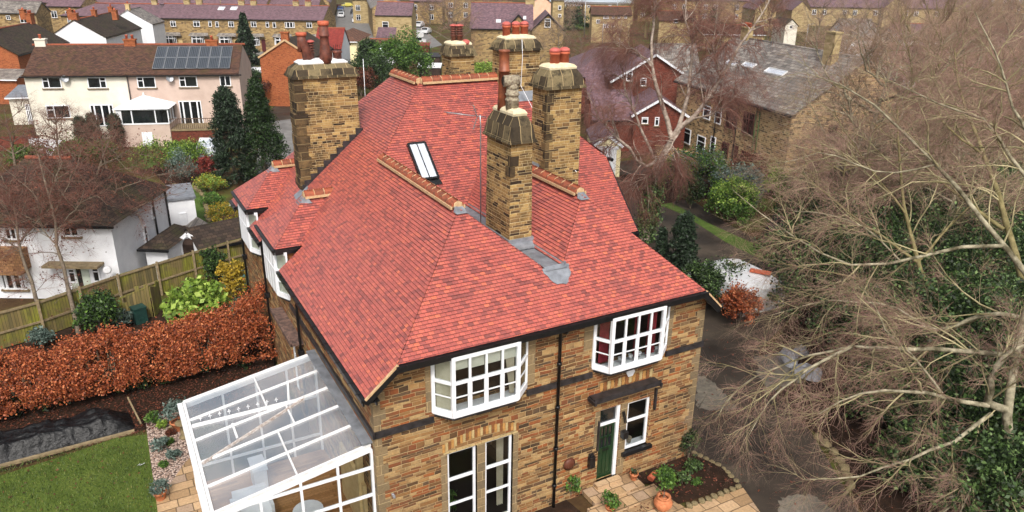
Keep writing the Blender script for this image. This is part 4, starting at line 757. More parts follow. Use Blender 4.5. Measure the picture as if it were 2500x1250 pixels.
# ------------------------------------------------------------------ timber fence, panel by panel
fa = [gz(-60, 872)[:2], gz(110, 822)[:2] + (0, 0), gz(300, 752)[:2], gz(480, 690)[:2], gz(640, 640)[:2]]
FE = empty('timber_fence', (float(fa[0][0]), float(fa[0][1]), G0), 0, 'long green mossy timber fence between the gardens on the left', 'fence'); off = -np.array((fa[0][0], fa[0][1], 0))
for (a, b) in zip(fa, fa[1:]):
    n = max(1, round(np.linalg.norm(b - a) / 2.2))
    for i in range(n):
        p, q = a + (b - a) * i / n, a + (b - a) * (i + 1) / n; q = q - (b - a) / np.linalg.norm(b - a) * .05; dn = (q - p) / np.linalg.norm(q - p); nn_ = np.array((dn[1], -dn[0])) * .03
        pm = MB(); P3 = lambda w, z, k=0: tuple(np.array((w[0] + nn_[0] * k, w[1] + nn_[1] * k, z)) + off * (1, 1, 0)); Z0, Z1 = .05, 1.78
        pm.poly([P3(p, Z0, 1), P3(q, Z0, 1), P3(q, Z1, 1), P3(p, Z1, 1)]); pm.poly([P3(q, Z0, -.2), P3(p, Z0, -.2), P3(p, Z1, -.2), P3(q, Z1, -.2)]); pm.poly([P3(p, Z1, 1), P3(q, Z1, 1), P3(q, Z1, -.2), P3(p, Z1, -.2)])
        pm.build('fence_panel', 'fence', FE)
        rl = MB(); [rl.bar(P3(p, z, 2), P3(q, z, 2), .05, .09) for z in (1.72, .8)]; rl.bar(P3(p, 0, 2.5), P3(p, 1.86, 2.5), .11, .11, (1, 0, 0)); rl.build('fence_post', 'fence_grey', FE)
m = MB(); a, b = gz(268, 790), gz(380, 772); d = (b - a) / np.linalg.norm(b - a)    # broken compost screen
for i in range(10):
    p = a + d * (i * .2); h = [1.5, 1.45, 1.1, 1.15, .95, 1.3, 1.35, 1.7, 1.45, 1.72][i]; m.bar(p, p + np.array((0, 0, h)), .19, .03, (-d[1], d[0], 0))
m.bar(a + (0, 0, .4), a + d * 1.9 + np.array((0, 0, .45)), .05, .08); m.bar(a + d * .6 + (0, 0, 1.2), a + d * 1.9 + np.array((0, 0, 1.6)), .05, .08)
e1 = b + np.array((.5, 1.0, 0)); d2 = (e1 - b) / np.linalg.norm(e1 - b)
for i in range(5): p = b + d2 * (i * .2); m.bar(p, p + np.array((0, 0, 1.6 - .1 * (i % 3))), .19, .03, (-d2[1], d2[0], 0))
prop(m.build('compost_screen', 'fence'), 'broken board compost enclosure in front of the mossy fence', 'enclosure')
# black sheet over a raised bed
def crumpled(a, b, c, d, h, nx=60, ny=14, seed=2):
    rg = np.random.default_rng(seed); X = np.linspace(0, 1, nx)[:, None]; Y = np.linspace(0, 1, ny)[None, :]; a, b, c, d = [np.array(q, float)[:2] for q in (a, b, c, d)]
    P = a + (b - a) * X[..., None] * (1 - Y[..., None]) + (d - a) * Y[..., None] * (1 - X[..., None]) + (c - a) * (X * Y)[..., None]
    prof = np.minimum(1, np.minimum(Y, 1 - Y) * 4.5) * np.minimum(1, np.minimum(X, 1 - X) * 14); z = np.zeros((nx, ny))
    for k in range(26):
        th = rg.uniform(0, 3.14); f = rg.uniform(6, 34); ph = rg.uniform(0, 6.28); s = np.sin((X * 4.5 * math.cos(th) + Y * math.sin(th)) * f * .5 + ph); z += (1 - np.abs(s)) ** 1.6 * rg.uniform(.03, .13) / (1 + f * .03)
    Z = G0 + .02 + prof * (h * .6 + z * .5); V = np.concatenate([P + rg.normal(0, .012, P.shape), Z[..., None]], -1); idx = np.arange(nx * ny).reshape(nx, ny)
    return fast_mesh('sheet', V, np.stack([idx[:-1, :-1], idx[1:, :-1], idx[1:, 1:], idx[:-1, 1:]], -1))
me = crumpled((-16, 10.3), (-5.7, 10.75), (-5.95, 12.3), (-16, 12.3), .62, 190, 26); me.materials.append(MT['tarp']); prop(link(bpy.data.objects.new('tarpaulin', me)), 'crumpled black plastic sheet covering the raised bed beside the lawn', 'tarpaulin')
m = MB(); m.bar((-16, 10.2, G0 + .04), (-5.8, 10.62, G0 + .04), .12, .1); m.bar((-5.55, 10.6, G0 + .3), (-5.85, 12.4, G0 + .5), .05, .06); prop(m.build('bed_edging', 'fence_grey'), 'timber edging board between the black sheet and the lawn', 'edging')
# ------------------------------------------------------------------ neighbouring houses
WC = {}
def win_mesh(w, h, style):
    key = (round(w * 5) / 5, round(h * 5) / 5, style)
    if key in WC: return WC[key]
    w, h = max(.4, key[0]), max(.4, key[1]); f, g = MB(), MB(); t = .08; dark = style.endswith('d')
    f.box(0, t, -.07, .02, 0, h); f.box(w - t, w, -.07, .02, 0, h); f.box(t, w - t, -.07, .02, 0, t); f.box(t, w - t, -.07, .02, h - t, h)
    if 'm' in style: f.box(w / 2 - .04, w / 2 + .04, -.06, .02, t, h - t)
    if 't' in style: f.box(t, w - t, -.055, .02, h * .68, h * .68 + .06)
    if 'q' in style: f.box(w * .33 - .04, w * .33 + .04, -.06, .02, t, h - t); f.box(t, w * .33, -.055, .02, h * .62, h * .62 + .06)
    if 'p' in style: f.box(w * .67 - .04, w * .67 + .04, -.06, .02, t, h - t); f.box(w * .67, w - t, -.055, .02, h * .62, h * .62 + .06)
    if 'f' in style: [f.box(w * k - .07, w * k + .07, -.06, .02, t, h - t) for k in (.18, .5, .82)]
    if 's' not in style: f.m = 1; f.box(-.1, w + .1, -.12, .02, -.1, -.005)
    g.poly([(t, -.03, t), (w - t, -.03, t), (w - t, -.03, h - t), (t, -.03, h - t)])
    WC[key] = (f.mesh('window', [('red_door' if dark else 'white'), 'dressed']), g.mesh('pane', 'glass')); return WC[key]
def house(name, label, e0, e1, ze, wall, roof, ridge=None, pitch=.6, depth=None, kind='side', wins=(), chims=(), z0=G0, group=None, rwins=(), dirR=False, oh=.25, xwall=None, gutter_='black', w0=None, cat='house', verge=True, swins=(), lwins=()):
    """e0,e1: sight lines to the two ends of the front eave (height ze) or world xy given as w0=(p0,p1)"""
    if w0: P0, P1 = np.array((*w0[0], ze), float), np.array((*w0[1], ze), float)
    else:
        P0 = gz(*e0, z=ze); P1 = gz(*e1, z=ze)
        if dirR: d_ = np.array((.8772, -.480, 0)); P1 = P0 + d_ * max(1., float((P1 - P0) @ d_))
    d = P1 - P0; L = float(np.linalg.norm(d)); d /= L; q = np.array((-d[1], d[0], 0.)); nrm = np.array((0, 0, 1.)) - q * pitch
    if kind in ('side', 'hip', 'mono') and depth is None:
        r = onp(*ridge, nrm, nrm @ P0); depth = 2 * float((r - P0) @ q)
    D = depth; o = empty(name, (float(P0[0]), float(P0[1]), 0), math.atan2(d[1], d[0]), label, cat, group)
    loc = lambda u, v, y=0: (lambda w: (float((w - P0) @ d), float(w[2])))(onp(u, v, q, q @ P0 + y))
    m = MB(); r = MB(); zr = ze + pitch * D / 2; h_ = oh
    if kind != 'front':
        m.poly([(0, 0, z0), (L, 0, z0), (L, 0, ze), (0, 0, ze)]); m.poly([(L, D, z0), (0, D, z0), (0, D, ze), (L, D, ze)])
    if kind == 'side':
        m.poly([(L, 0, z0), (L, D, z0), (L, D, ze), (L, D / 2, zr), (L, 0, ze)]); m.poly([(0, D, z0), (0, 0, z0), (0, 0, ze), (0, D / 2, zr), (0, D, ze)])
        a, t = h_ if xwall is None else xwall, .12
        for y0, y1, za, zb in ((-h_, D / 2, ze - pitch * h_, zr), (D + h_, D / 2, ze - pitch * h_, zr)):
            P = [(-a, y0, za + t), (L + a, y0, za + t), (L + a, y1, zb + t), (-a, y1, zb + t)]; r.poly(P if y0 < y1 else P[::-1]); r.poly([(-a, y0, za), (L + a, y0, za), (L + a, y0, za + t), (-a, y0, za + t)])
            for x in (-a, L + a): r.poly([(x, y0, za), (x, y1, zb), (x, y1, zb + t), (x, y0, za + t)])
    if kind == 'hip':
        m.poly([(L, 0, z0), (L, D, z0), (L, D, ze), (L, 0, ze)]); m.poly([(0, D, z0), (0, 0, z0), (0, 0, ze), (0, D, ze)])
        k = min(D / 2, L / 2); zt = ze + pitch * k + .05; zb = ze - pitch * h_ + .05; A, B_, C_, E_ = (-h_, -h_, zb), (L + h_, -h_, zb), (L + h_, D + h_, zb), (-h_, D + h_, zb); r1, r2 = (k, D / 2, zt), (L - k, D / 2, zt)
        if L < D: r1, r2 = (L / 2, k, zt), (L / 2, D - k, zt); [r.poly(p) for p in ((A, B_, r1), (B_, C_, r2, r1), (C_, E_, r2), (E_, A, r1, r2))]
        else: [r.poly(p) for p in ((A, B_, r2, r1), (B_, C_, r2), (C_, E_, r1, r2), (E_, A, r1))]
        r.poly([A, E_, C_, B_])
    if kind == 'mono':
        zr = ze + pitch * D; m.poly([(L, 0, z0), (L, D, z0), (L, D, zr), (L, 0, ze)]); m.poly([(0, D, z0), (0, 0, z0), (0, 0, ze), (0, D, zr)]); r.box(-.1, L + .1, -.001, .001, ze - .1, ze) if 0 else None
        r.poly([(-h_, -h_, ze - pitch * h_ + .08), (L + h_, -h_, ze - pitch * h_ + .08), (L + h_, D, zr + .08), (-h_, D, zr + .08)]); r.poly([(-h_, -h_, ze - pitch * h_ - .04), (L + h_, -h_, ze - pitch * h_ - .04), (L + h_, -h_, ze - pitch * h_ + .08), (-h_, -h_, ze - pitch * h_ + .08)])
    if kind == 'flat':
        m.poly([(L, 0, z0), (L, D, z0), (L, D, ze), (L, 0, ze)]); m.poly([(0, D, z0), (0, 0, z0), (0, 0, ze), (0, D, ze)]); r.box(-h_, L + h_, -h_, D + h_, ze, ze + .14)
    if kind == 'front':
        zr = ze + pitch * L / 2; m.poly([(0, 0, z0), (L, 0, z0), (L, 0, ze), (L / 2, 0, zr), (0, 0, ze)]); m.poly([(L, D, z0), (0, D, z0), (0, D, ze), (L / 2, D, zr), (L, D, ze)]); m.poly([(L, 0, z0), (L, D, z0), (L, D, ze), (L, 0, ze)]); m.poly([(0, D, z0), (0, 0, z0), (0, 0, ze), (0, D, ze)])
        t = .12
        for x0, x1 in ((-h_, L / 2), (L + h_, L / 2)):
            za = ze - pitch * h_; P = [(x0, -h_, za + t), (x1, -h_, zr + t), (x1, D + h_, zr + t), (x0, D + h_, za + t)]; r.poly(P if x0 > x1 else P[::-1]); r.poly([(x0, -h_, za), (x0, D, za), (x0, D, za + t), (x0, -h_, za + t)])
    m.build('wall', wall, o); RO = r.build('roof', roof, o)
    if kind == 'front' and verge:
        v = MB(); za = ze - pitch * h_
        for x0 in (-h_, L + h_): v.bar((x0, -h_, za + .02), (L / 2, -h_, zr + .04), .06, .2)
        v.build('bargeboard', verge if isinstance(verge, str) else 'white', o)
    elif kind != 'front' and gutter_:
        v = MB(); v.bar((-h_, -h_ - .05, ze - pitch * h_ - .02), (L + h_, -h_ - .05, ze - pitch * h_ - .02), .12, .12); v.build('gutter', gutter_, o)
    if kind in ('side', 'hip') and D > 3:
        v = MB(); k = 0 if kind == 'side' else min(D / 2, L / 2)
        if L - 2 * k > .5: v.tube([(k - h_ * (k == 0), D / 2, zr + .1), (L - k + h_ * (k == 0), D / 2, zr + .1)], .11, 6); v.build('ridge_tiles', 'ridge' if 'tile' in roof or 'purple' in roof else 'slate_grey', RO)
    def putwin(u0, v0, u1, v1, st, y=0):
        (xa, zb), (xb, za) = loc(u0, v0, y), loc(u1, v1, y); mf, mg = win_mesh(abs(xb - xa), abs(zb - za), st); f = link(bpy.data.objects.new('window', mf), o); f.location = (min(xa, xb), y - .005, max(min(za, zb), z0 + .05)); g = link(bpy.data.objects.new('pane', mg), f); return f
    for w in wins: putwin(*w[:4], w[4] if len(w) > 4 else 'm', w[5] if len(w) > 5 else 0)
    for x, z, w, h, st in swins:     # windows on the right-hand end wall
        mf, mg = win_mesh(w, h, st); f = link(bpy.data.objects.new('window', mf), o); f.location = (L + .005, x, z); f.rotation_euler = (0, 0, math.pi / 2); link(bpy.data.objects.new('pane', mg), f)
    for x, z, w, h, st in lwins:
        mf, mg = win_mesh(w, h, st); f = link(bpy.data.objects.new('window', mf), o); f.location = (-.005, x + w, z); f.rotation_euler = (0, 0, -math.pi / 2); link(bpy.data.objects.new('pane', mg), f)
    for c in chims:
        fx, w, h, mt, np_ = c[:5]; fy = c[5] if len(c) > 5 else .5; cx, cy = L * fx, D * fy; zb = ze if fy != .5 else zr - .5; zt = zr + h; x = MB(); x.box(cx - w / 2, cx + w / 2, cy - .3, cy + .3, zb, zt); x.box(cx - w / 2 - .07, cx + w / 2 + .07, cy - .37, cy + .37, zt, zt + .12); CH = x.build('chimney', mt, RO)
        for i in range(np_): y = MB(); px = cx - w / 2 + w * (i + .5) / np_; y.lathe((px, cy, zt + .1), [(.13, 0), (.11, .3), (.14, .32), (.14, .4)], 8); y.build('chimney_pot', 'terracotta', CH)
    for u0, v0, u1, v1 in rwins:     # rooflights measured on the slope
        a, b = onp(u0, v0, nrm, nrm @ P0), onp(u1, v1, nrm, nrm @ P0); X = sorted((float((a - P0) @ d), float((b - P0) @ d))); Y = sorted((float((a - P0) @ q), float((b - P0) @ q))); x = MB(); z = lambda y: ze + pitch * y + .16
        for (xa, ya, xb, yb2) in ((X[0], Y[0], X[1], Y[0]), (X[0], Y[1], X[1], Y[1]), (X[0], Y[0], X[0], Y[1]), (X[1], Y[0], X[1], Y[1])): x.bar((xa, ya, z(ya)), (xb, yb2, z(yb2)), .08, .1)
        k_ = x.build('skylight', 'white_dirty', RO); x = MB(); x.poly([(X[0], Y[0], z(Y[0])), (X[1], Y[0], z(Y[0])), (X[1], Y[1], z(Y[1])), (X[0], Y[1], z(Y[1]))]); x.build('pane', 'skyglass', k_)
    o_ = dict(o=o, P0=P0, d=d, q=q, L=L, D=D, ze=ze, zr=zr, loc=loc, nrm=nrm, roof=RO); return o_
# cream and pink semi-detached pair
S0, S1 = gz(57, 183, 5.9), gz(583, 178, 5.9); sd_ = (S1 - S0) / np.linalg.norm(S1 - S0); Sm = S0 + sd_ * 8.6
c_ = house('semi_detached_house', 'cream rendered two storey house joined to the pink one, mossy brown roof', None, None, 5.9, 'cream', 'tile_brown', ridge=(110, 112), pitch=.55, w0=((S0[0], S0[1]), (Sm[0], Sm[1])), xwall=0,
    wins=[(101, 190, 153, 215, 'q'), (212, 190, 260, 215, 'p'), (111, 258, 174, 288, 'q'), (219, 257, 282, 307, 'fs')], chims=[(.06, .9, .55, 'cream', 1), (.97, 1.0, .5, 'brick_orange', 2)], gutter_='black')
p_ = house('semi_detached_house', 'pink rendered two storey house with solar panels on its brown roof', None, None, 5.9, 'pink', 'tile_brown', depth=c_['D'], pitch=.55, w0=((Sm[0], Sm[1]), (S1[0], S1[1])), xwall=0,
    wins=[(333, 187, 382, 214, 'q'), (436, 187, 484, 212, 'q'), (535, 184, 568, 210, 'm'), (436, 249, 499, 302, 'fs'), (543, 251, 560, 275, 't')], chims=[(.72, 1.0, .4, 'brick_orange', 1)])
x = MB(); x.tube([(.12, -.12, 5.8), (.12, -.12, 3.2), (.12, -.12, 0)], .05, 6); x.build('drainpipe', 'black', p_['o'])
def dish(par, u, v, P):
    a, z = P['loc'](u, v); x = MB(); x.lathe((a, -.35, z), [(.02, -.08), (.2, -.05), (.32, .02)], 14, cap=False, axis=(.3, -1, .35)); x.bar((a, -.05, z - .1), (a, -.35, z), .03); x.build('satellite_dish', 'metal', par['o'])
dish(c_, 162, 191, c_); dish(p_, 417, 190, p_)
# solar array, one thing per panel
sn = p_['nrm'] / np.linalg.norm(p_['nrm']); qa = onp(386, 119, p_['nrm'], p_['nrm'] @ p_['P0']); xb = onp(570, 115, p_['nrm'], p_['nrm'] @ p_['P0']); ya = onp(386, 173, p_['nrm'], p_['nrm'] @ p_['P0'])
rz = math.atan2(sd_[1], sd_[0]); tilt = math.atan(.55); Wp = float(np.linalg.norm(xb - qa)) / 7; Hp = float(np.linalg.norm(ya - qa)) / 2; pm = None; ups = np.cross(sn, sd_); ups = ups if ups[2] > 0 else -ups
fx = MB(); gxm = MB(); gxm.poly([(.04, .04, .045), (Wp - .06, .04, .045), (Wp - .06, Hp - .06, .045), (.04, Hp - .06, .045)])
for a_ in ((0, 0, Wp - .02, .04), (0, Hp - .06, Wp - .02, Hp - .02), (0, 0, .04, Hp - .02), (Wp - .06, 0, Wp - .02, Hp - .02)): fx.box(a_[0], a_[2], a_[1], a_[3], 0, .05)
fm, gm = fx.mesh('frame', 'metal'), gxm.mesh('cells', 'solar'); org = p_['P0'] + sd_ * float((qa - p_['P0']) @ sd_) + ups * float((ya - p_['P0']) @ ups) + sn * .2
for i in range(7):
    for j in range(2):
        e = empty('solar_panel', tuple(org + sd_ * (Wp * i) + ups * (Hp * j)), 0); e.rotation_euler = (tilt, 0, rz)
        prop(e, f'dark solar panel, {("bottom", "top")[j]} row, {("first", "second", "third", "fourth", "fifth", "sixth", "seventh")[i]} from the left on the brown roof', 'solar panel', 'solar panels on the pink house roof')
        link(bpy.data.objects.new('frame', fm), e); link(bpy.data.objects.new('cells', gm), e)
# side porch of the cream house, small conservatory and deck of the pink one
pw = gz(85, 345, G0); an = house('side_porch', 'low cream porch with a pink glazed door left of the cream house', (20, 238), (66, 237), 2.5, 'cream', 'lead', depth=4, pitch=.15, kind='mono', wins=[(60, 253, 79, 302, 'mts')], gutter_='white', cat='porch')
CV = empty('small_conservatory', (0, 0, 0), 0, 'small conservatory with a white pyramid roof on the back of the pink house', 'conservatory'); fr0 = -3.2
q_ = p_['q']; ctr = gz(357, 358, G0); P0, d, q = p_['P0'], sd_, q_; along = float((ctr - P0) @ d); b0, b1 = along - 2.1, along + 2.3; dy = min(-.5, float((ctr - P0) @ q))
pt = lambda a, y, z: tuple(np.array((P0[0], P0[1], 0)) + d * a + q * y + np.array((0, 0, z)))
zf1, zf2 = 1.75, 3.15; x = MB()
for a0, y0, a1, y1 in ((b0, dy, b1, dy), (b1, dy, b1, 0), (b0, 0, b0, dy)): x.poly([pt(a0, y0, G0), pt(a1, y1, G0), pt(a1, y1, zf1), pt(a0, y0, zf1)])
x.build('base_wall', 'pink', CV); x = MB()
for a in (b0 + .4, b0 + 1.3, b1 - 1.1, b1): x.bar(pt(a, dy, zf1), pt(a, dy, zf2), .1, .1, (1, 0, 0))
for a in (dy * .66, dy * .33): x.bar(pt(b1, a, zf1), pt(b1, a, zf2), .08, .08, (1, 0, 0))
for z in (zf1 + .05, zf2 - .05): x.bar(pt(b0, dy, z), pt(b1, dy, z), .1, .12); x.bar(pt(b1, dy, z), pt(b1, 0, z), .1, .12)
x.poly([pt(b0, dy, zf1), pt(b0 + .4, dy, zf1), pt(b0 + .4, dy, zf2), pt(b0, dy, zf2)]); WFr = x.build('window_frame', 'white', CV); x = MB(); x.poly([pt(b0, dy + .03, zf1), pt(b1, dy + .03, zf1), pt(b1, dy + .03, zf2), pt(b0, dy + .03, zf2)]); x.poly([pt(b1 - .03, dy, zf1), pt(b1 - .03, 0, zf1), pt(b1 - .03, 0, zf2), pt(b1 - .03, dy, zf2)]); x.build('pane', 'glass', WFr)
x = MB(); ap = pt((b0 + b1) / 2, dy * .5, zf2 + 1.0); cs = [pt(b0 - .2, dy - .2, zf2), pt(b1 + .2, dy - .2, zf2), pt(b1 + .2, .1, zf2), pt(b0 - .2, .1, zf2)]
for i in range(4): x.poly([cs[i], cs[(i + 1) % 4], ap]); x.bar(cs[i], ap, .07, .07); mm = [tuple(np.array(cs[i]) * (1 - k) + np.array(cs[(i + 1) % 4]) * k) for k in (.33, .66)]; [x.bar(k, ap, .04, .05) for k in mm]
x.lathe(ap, [(.12, -.1), (.08, .1), (.02, .3)], 6); x.build('roof', 'white', CV); x = MB(); a_ = along - .2; x.box(0, .9, -.03, .02, 0, 1.3); x.build('hatch', 'white', CV, pt(a_, dy - .02, G0 + .05), (0, 0, rz))
DK = empty('raised_deck', (0, 0, 0), 0, 'raised brick deck with a dark railing behind the pink house', 'deck'); dk0, dk1 = b1 + .05, float(p_['L']) - 1.2; x = MB()
x.poly([pt(dk0, dy, G0), pt(dk1, dy, G0), pt(dk1, dy, 1.2), pt(dk0, dy, 1.2)]); x.poly([pt(dk1, dy, G0), pt(dk1, 0, G0), pt(dk1, 0, 1.2), pt(dk1, dy, 1.2)]); x.build('base_wall', 'brick_red', DK); x = MB(); x.poly([pt(dk0, dy - .1, 1.25), pt(dk1 + .1, dy - .1, 1.25), pt(dk1 + .1, 0, 1.25), pt(dk0, 0, 1.25)]); x.poly([pt(dk0, dy - .1, 1.1), pt(dk1 + .1, dy - .1, 1.1), pt(dk1 + .1, dy - .1, 1.25), pt(dk0, dy - .1, 1.25)]); x.build('deck_slab', 'fence_grey', DK); x = MB()
x.bar(pt(dk0, dy, 2.2), pt(dk1, dy, 2.2), .06, .06)
for i in range(29): a = dk0 + (dk1 - dk0) * i / 28; x.bar(pt(a, dy, 1.25), pt(a, dy, 2.2), .035 if i % 7 else .09, .035, (1, 0, 0))
x.build('railing', 'twig_dark', DK)
# white hipped house behind the fence on the left
wh = house('white_house', 'white rendered house with a dark mossy roof behind the mossy fence on the left', (-160, 533), (258, 545), 3.95, 'white_r', 'tile_dark', depth=6.2, pitch=.72, kind='hip', dirR=True, oh=.3,
    wins=[(149, 540, 195, 577, 'm'), (7, 545, 45, 585, 'mt'), (0, 662, 66, 706, 'f'), (163, 650, 180, 690, 'ts'), (222, 650, 238, 688, 'ts')], swins=[(3.0, 1.0, .5, 1.6, 'ts'), (4.2, 2.6, .5, 1.0, 'ts')], chims=[])
x = MB(); a, z = wh['loc'](200, 697); x.box(-.5, .5, -.03, .02, 0, 2.05); DR = x.build('door', plain('pale_green_door', 'b9c2b4', 'c6cec0', 2, .5), wh['o'], (a, 0, G0)); x = MB(); x.box(-.12, .12, -.04, -.02, .5, 1.7); x.build('pane', 'glass', DR, (0, 0, 0))
a, z = wh['loc'](120, 640); b, z2 = wh['loc'](254, 640); x = MB(); x.box(a, b, -.7, 0, z - .06, z + .06); x.build('door_canopy', 'fence_grey', wh['o'])
a, z = wh['loc'](-40, 600); b, z2 = wh['loc'](92, 652); x = MB(); x.box(a, b - .3, -.5, 0, z2, z); x.box(a, b - .3, -.9, -.5, z2 - .1, z2); x.build('hung_tiles', 'tile_hung', wh['o'])
Lw, Dw = wh['L'], wh['D']; x = MB(); x.tube([(Lw + .06, Dw * .72, 3.8), (Lw + .06, Dw * .72, G0)], .06, 6); x.build('drainpipe', 'black', wh['o']); x = MB(); x.tube([(Lw + .06, Dw - .1, 3.8), (Lw + .06, Dw - .1, G0)], .06, 6); x.build('drainpipe', 'black', wh['o'])
ax = house('flat_roofed_annexe', 'white flat roofed annexe with brown windows beside the back lawn', (402, 492), (474, 484), 2.15, 'white_r', 'lead', depth=3.2, kind='flat', oh=.1, wins=[(437, 522, 461, 548, 'f')], gutter_=None, cat='annexe')
pr = house('side_porch', 'small porch with a mossy hipped roof on the white house', (352, 598), (405, 600), 1.9, 'white_r', 'tile_dark', depth=2.8, pitch=.7, kind='hip', oh=.25, cat='porch')
gb = house('garden_outhouse', 'white gabled outhouse with an arched brown door just behind the fence', (428, 595), (492, 592), 1.5, 'white_r', 'slate_grey', depth=2.6, pitch=.75, kind='front', oh=.1, cat='outhouse', verge='white')
x = MB(); x.box(0, .8, -.03, .02, 0, 1.7); x.lathe((.4, -.03, 1.7), [(.4, 0), (.4, .05)], 12, axis=(0, 1, 0)); x.build('door', 'shed_brown', gb['o'], (.35, 0, G0)); 
ol = house('long_outhouse', 'long low outhouse with a mossy stone slate roof behind the fence', (487, 610), (640, 575), 1.35, 'white_r', 'tile_dark', depth=2.6, pitch=.62, kind='side', oh=.1, cat='outhouse')
# orange brick gabled house with its red roofed wing, cream house
ob = house('brick_house', 'orange brick gabled house with a mossy roof behind the left chimney', (634, 139), (772, 137), 5.35, 'brick_orange', 'tile_dark', depth=10, pitch=.62, kind='front', dirR=True, oh=.15, chims=[], verge='mortar')
x = MB(); cz = ob['zr']; L2 = ob['L'] / 2; x.box(L2 - .42, L2 + .42, -.02, .6, cz - 1.0, cz + .8); x.box(L2 - .5, L2 + .5, -.1, .68, cz + .8, cz + .92); CH = x.build('chimney', 'brick_orange', ob['o']); x = MB(); x.lathe((L2, .3, cz + .92), [(.18, 0), (.14, .25), (.17, .3)], 8); x.build('chimney_pot', 'pine', CH)
ow = house('rendered_wing', 'white rendered wing with a plain deep red tiled roof beside the orange brick gable', (768, 119), (834, 119), 5.0, 'white_r', 'tile_deep_red', ridge=(800, 70), pitch=.8, kind='side', dirR=True, oh=.1, cat='house wing')
cy = house('cream_house', 'pale yellow house under a brown pantiled hipped roof', (800, 98), (874, 97), 4.6, 'yellow_r', 'tile_pan', depth=11, pitch=.5, kind='hip', dirR=True, oh=.35, gutter_='white')
lb = house('glazed_extension', 'long low glazed extension with a brown pantiled roof', (880, 114), (960, 114), 2.5, 'white_r', 'tile_pan', ridge=(905, 96), pitch=.4, kind='side', dirR=True, wins=[(884, 118, 900, 133, 'ms'), (902, 118, 914, 133, 'ms'), (916, 118, 928, 133, 'ts'), (932, 117, 940, 134, 'ds'), (942, 117, 948, 134, 'ts')], gutter_='white', cat='extension')
gl = house('glass_lean_to', 'small lean-to with pale blue glass roof beside the pale yellow house', (873, 136), (930, 137), 2.0, 'white_r', 'skyglass', depth=2.6, pitch=.5, kind='mono', dirR=True, gutter_='white', cat='lean-to')
# stone terraces at the back
TW = [(415, 50, 430, 65), (471, 50, 488, 65), (508, 50, 519, 65, 't'), (525, 51, 535, 66, 't'), (557, 52, 572, 66), (612, 52, 627, 66), (648, 52, 657, 67, 't'), (665, 53, 674, 68, 't'), (695, 55, 719, 68, 'f'), (748, 54, 763, 68)]
T0 = gz(380, 43, 5.5); Rd = np.array((.8772, -.480, 0)); T1 = T0 + Rd * float((gz(790, 49, 5.5) - T0) @ Rd); nT = 6
for i in range(nT):
    a, b = T0 + (T1 - T0) * i / nT, T0 + (T1 - T0) * (i + 1) / nT; ua, ub = 380 + 410 * i / nT, 380 + 410 * (i + 1) / nT
    ws = [w if len(w) > 4 else (*w, 'mt') for w in TW if ua <= (w[0] + w[2]) / 2 < ub]
    t = house('terraced_house', ('sandstone terraced house, leftmost of the front row, purple slate roof', 'sandstone terraced house, second from the left in the front row', 'sandstone terraced house with the first rooflight in the front row', 'sandstone terraced house with two rooflights, fourth in the front row', 'sandstone terraced house behind the orange chimney, fifth in the front row', 'sandstone terraced house at the right end of the front row')[i], None, None, 5.5, 'stone_far', 'slate_purple', depth=10, pitch=.42, w0=((a[0], a[1]), (b[0], b[1])), xwall=0, wins=ws, chims=[(.25 if i % 2 else .8, 1.1, .7, 'stone_yellow', 3)], group='sandstone terraced houses in the front row', rwins=[(536, 19, 546, 26), (566, 19, 577, 26)] if i == 2 else [])
    x = MB(); Lh = t['L']; bx0 = Lh * .18; bxw = 1.9
    for xa, xb, ya, yb_ in ((bx0, bx0 + .4, 0, -.6), (bx0 + .4, bx0 + bxw, -.6, -.6), (bx0 + bxw, bx0 + bxw + .4, -.6, 0)):
        x.poly([(xa, ya, G0), (xb, yb_, G0), (xb, yb_, .9), (xa, ya, .9)]); x.m = 1; x.poly([(xa, ya, .9), (xb, yb_, .9), (xb, yb_, 2.4), (xa, ya, 2.4)]); x.m = 2; [x.bar((xa + (xb - xa) * k, ya + (yb_ - ya) * k, .9), (xa + (xb - xa) * k, ya + (yb_ - ya) * k, 2.4), .1, .1) for k in (0, .5, 1)]; [x.bar((xa, ya - .01, z), (xb, yb_ - .01, z), .1, .12) for z in (.92, 1.9, 2.38)]; x.m = 0
    x.m = 3; x.poly([(bx0 - .3, -.75, 2.42), (bx0 + bxw + 1.6, -.75, 2.42), (bx0 + bxw + 1.3, 0, 2.95), (bx0, 0, 2.95)]); x.m = 4; x.box(bx0 + bxw + .75, bx0 + bxw + 1.5, -.02, .01, G0, 1.9); x.build('bay_window', ['stone_far', 'glass', 'white', 'slate_grey', 'red_door' if i % 2 else 'pine'], t['o'])
wing = house('terraced_house', 'hipped purple slate end house with one small window left of the white cottages', (148, 37), (420, 42), 5.5, 'stone_far', 'slate_purple', depth=9, pitch=.42, kind='hip', dirR=True, wins=[(164, 43, 176, 60, 'm')], chims=[(.75, 1, .8, 'stone_yellow', 2)])
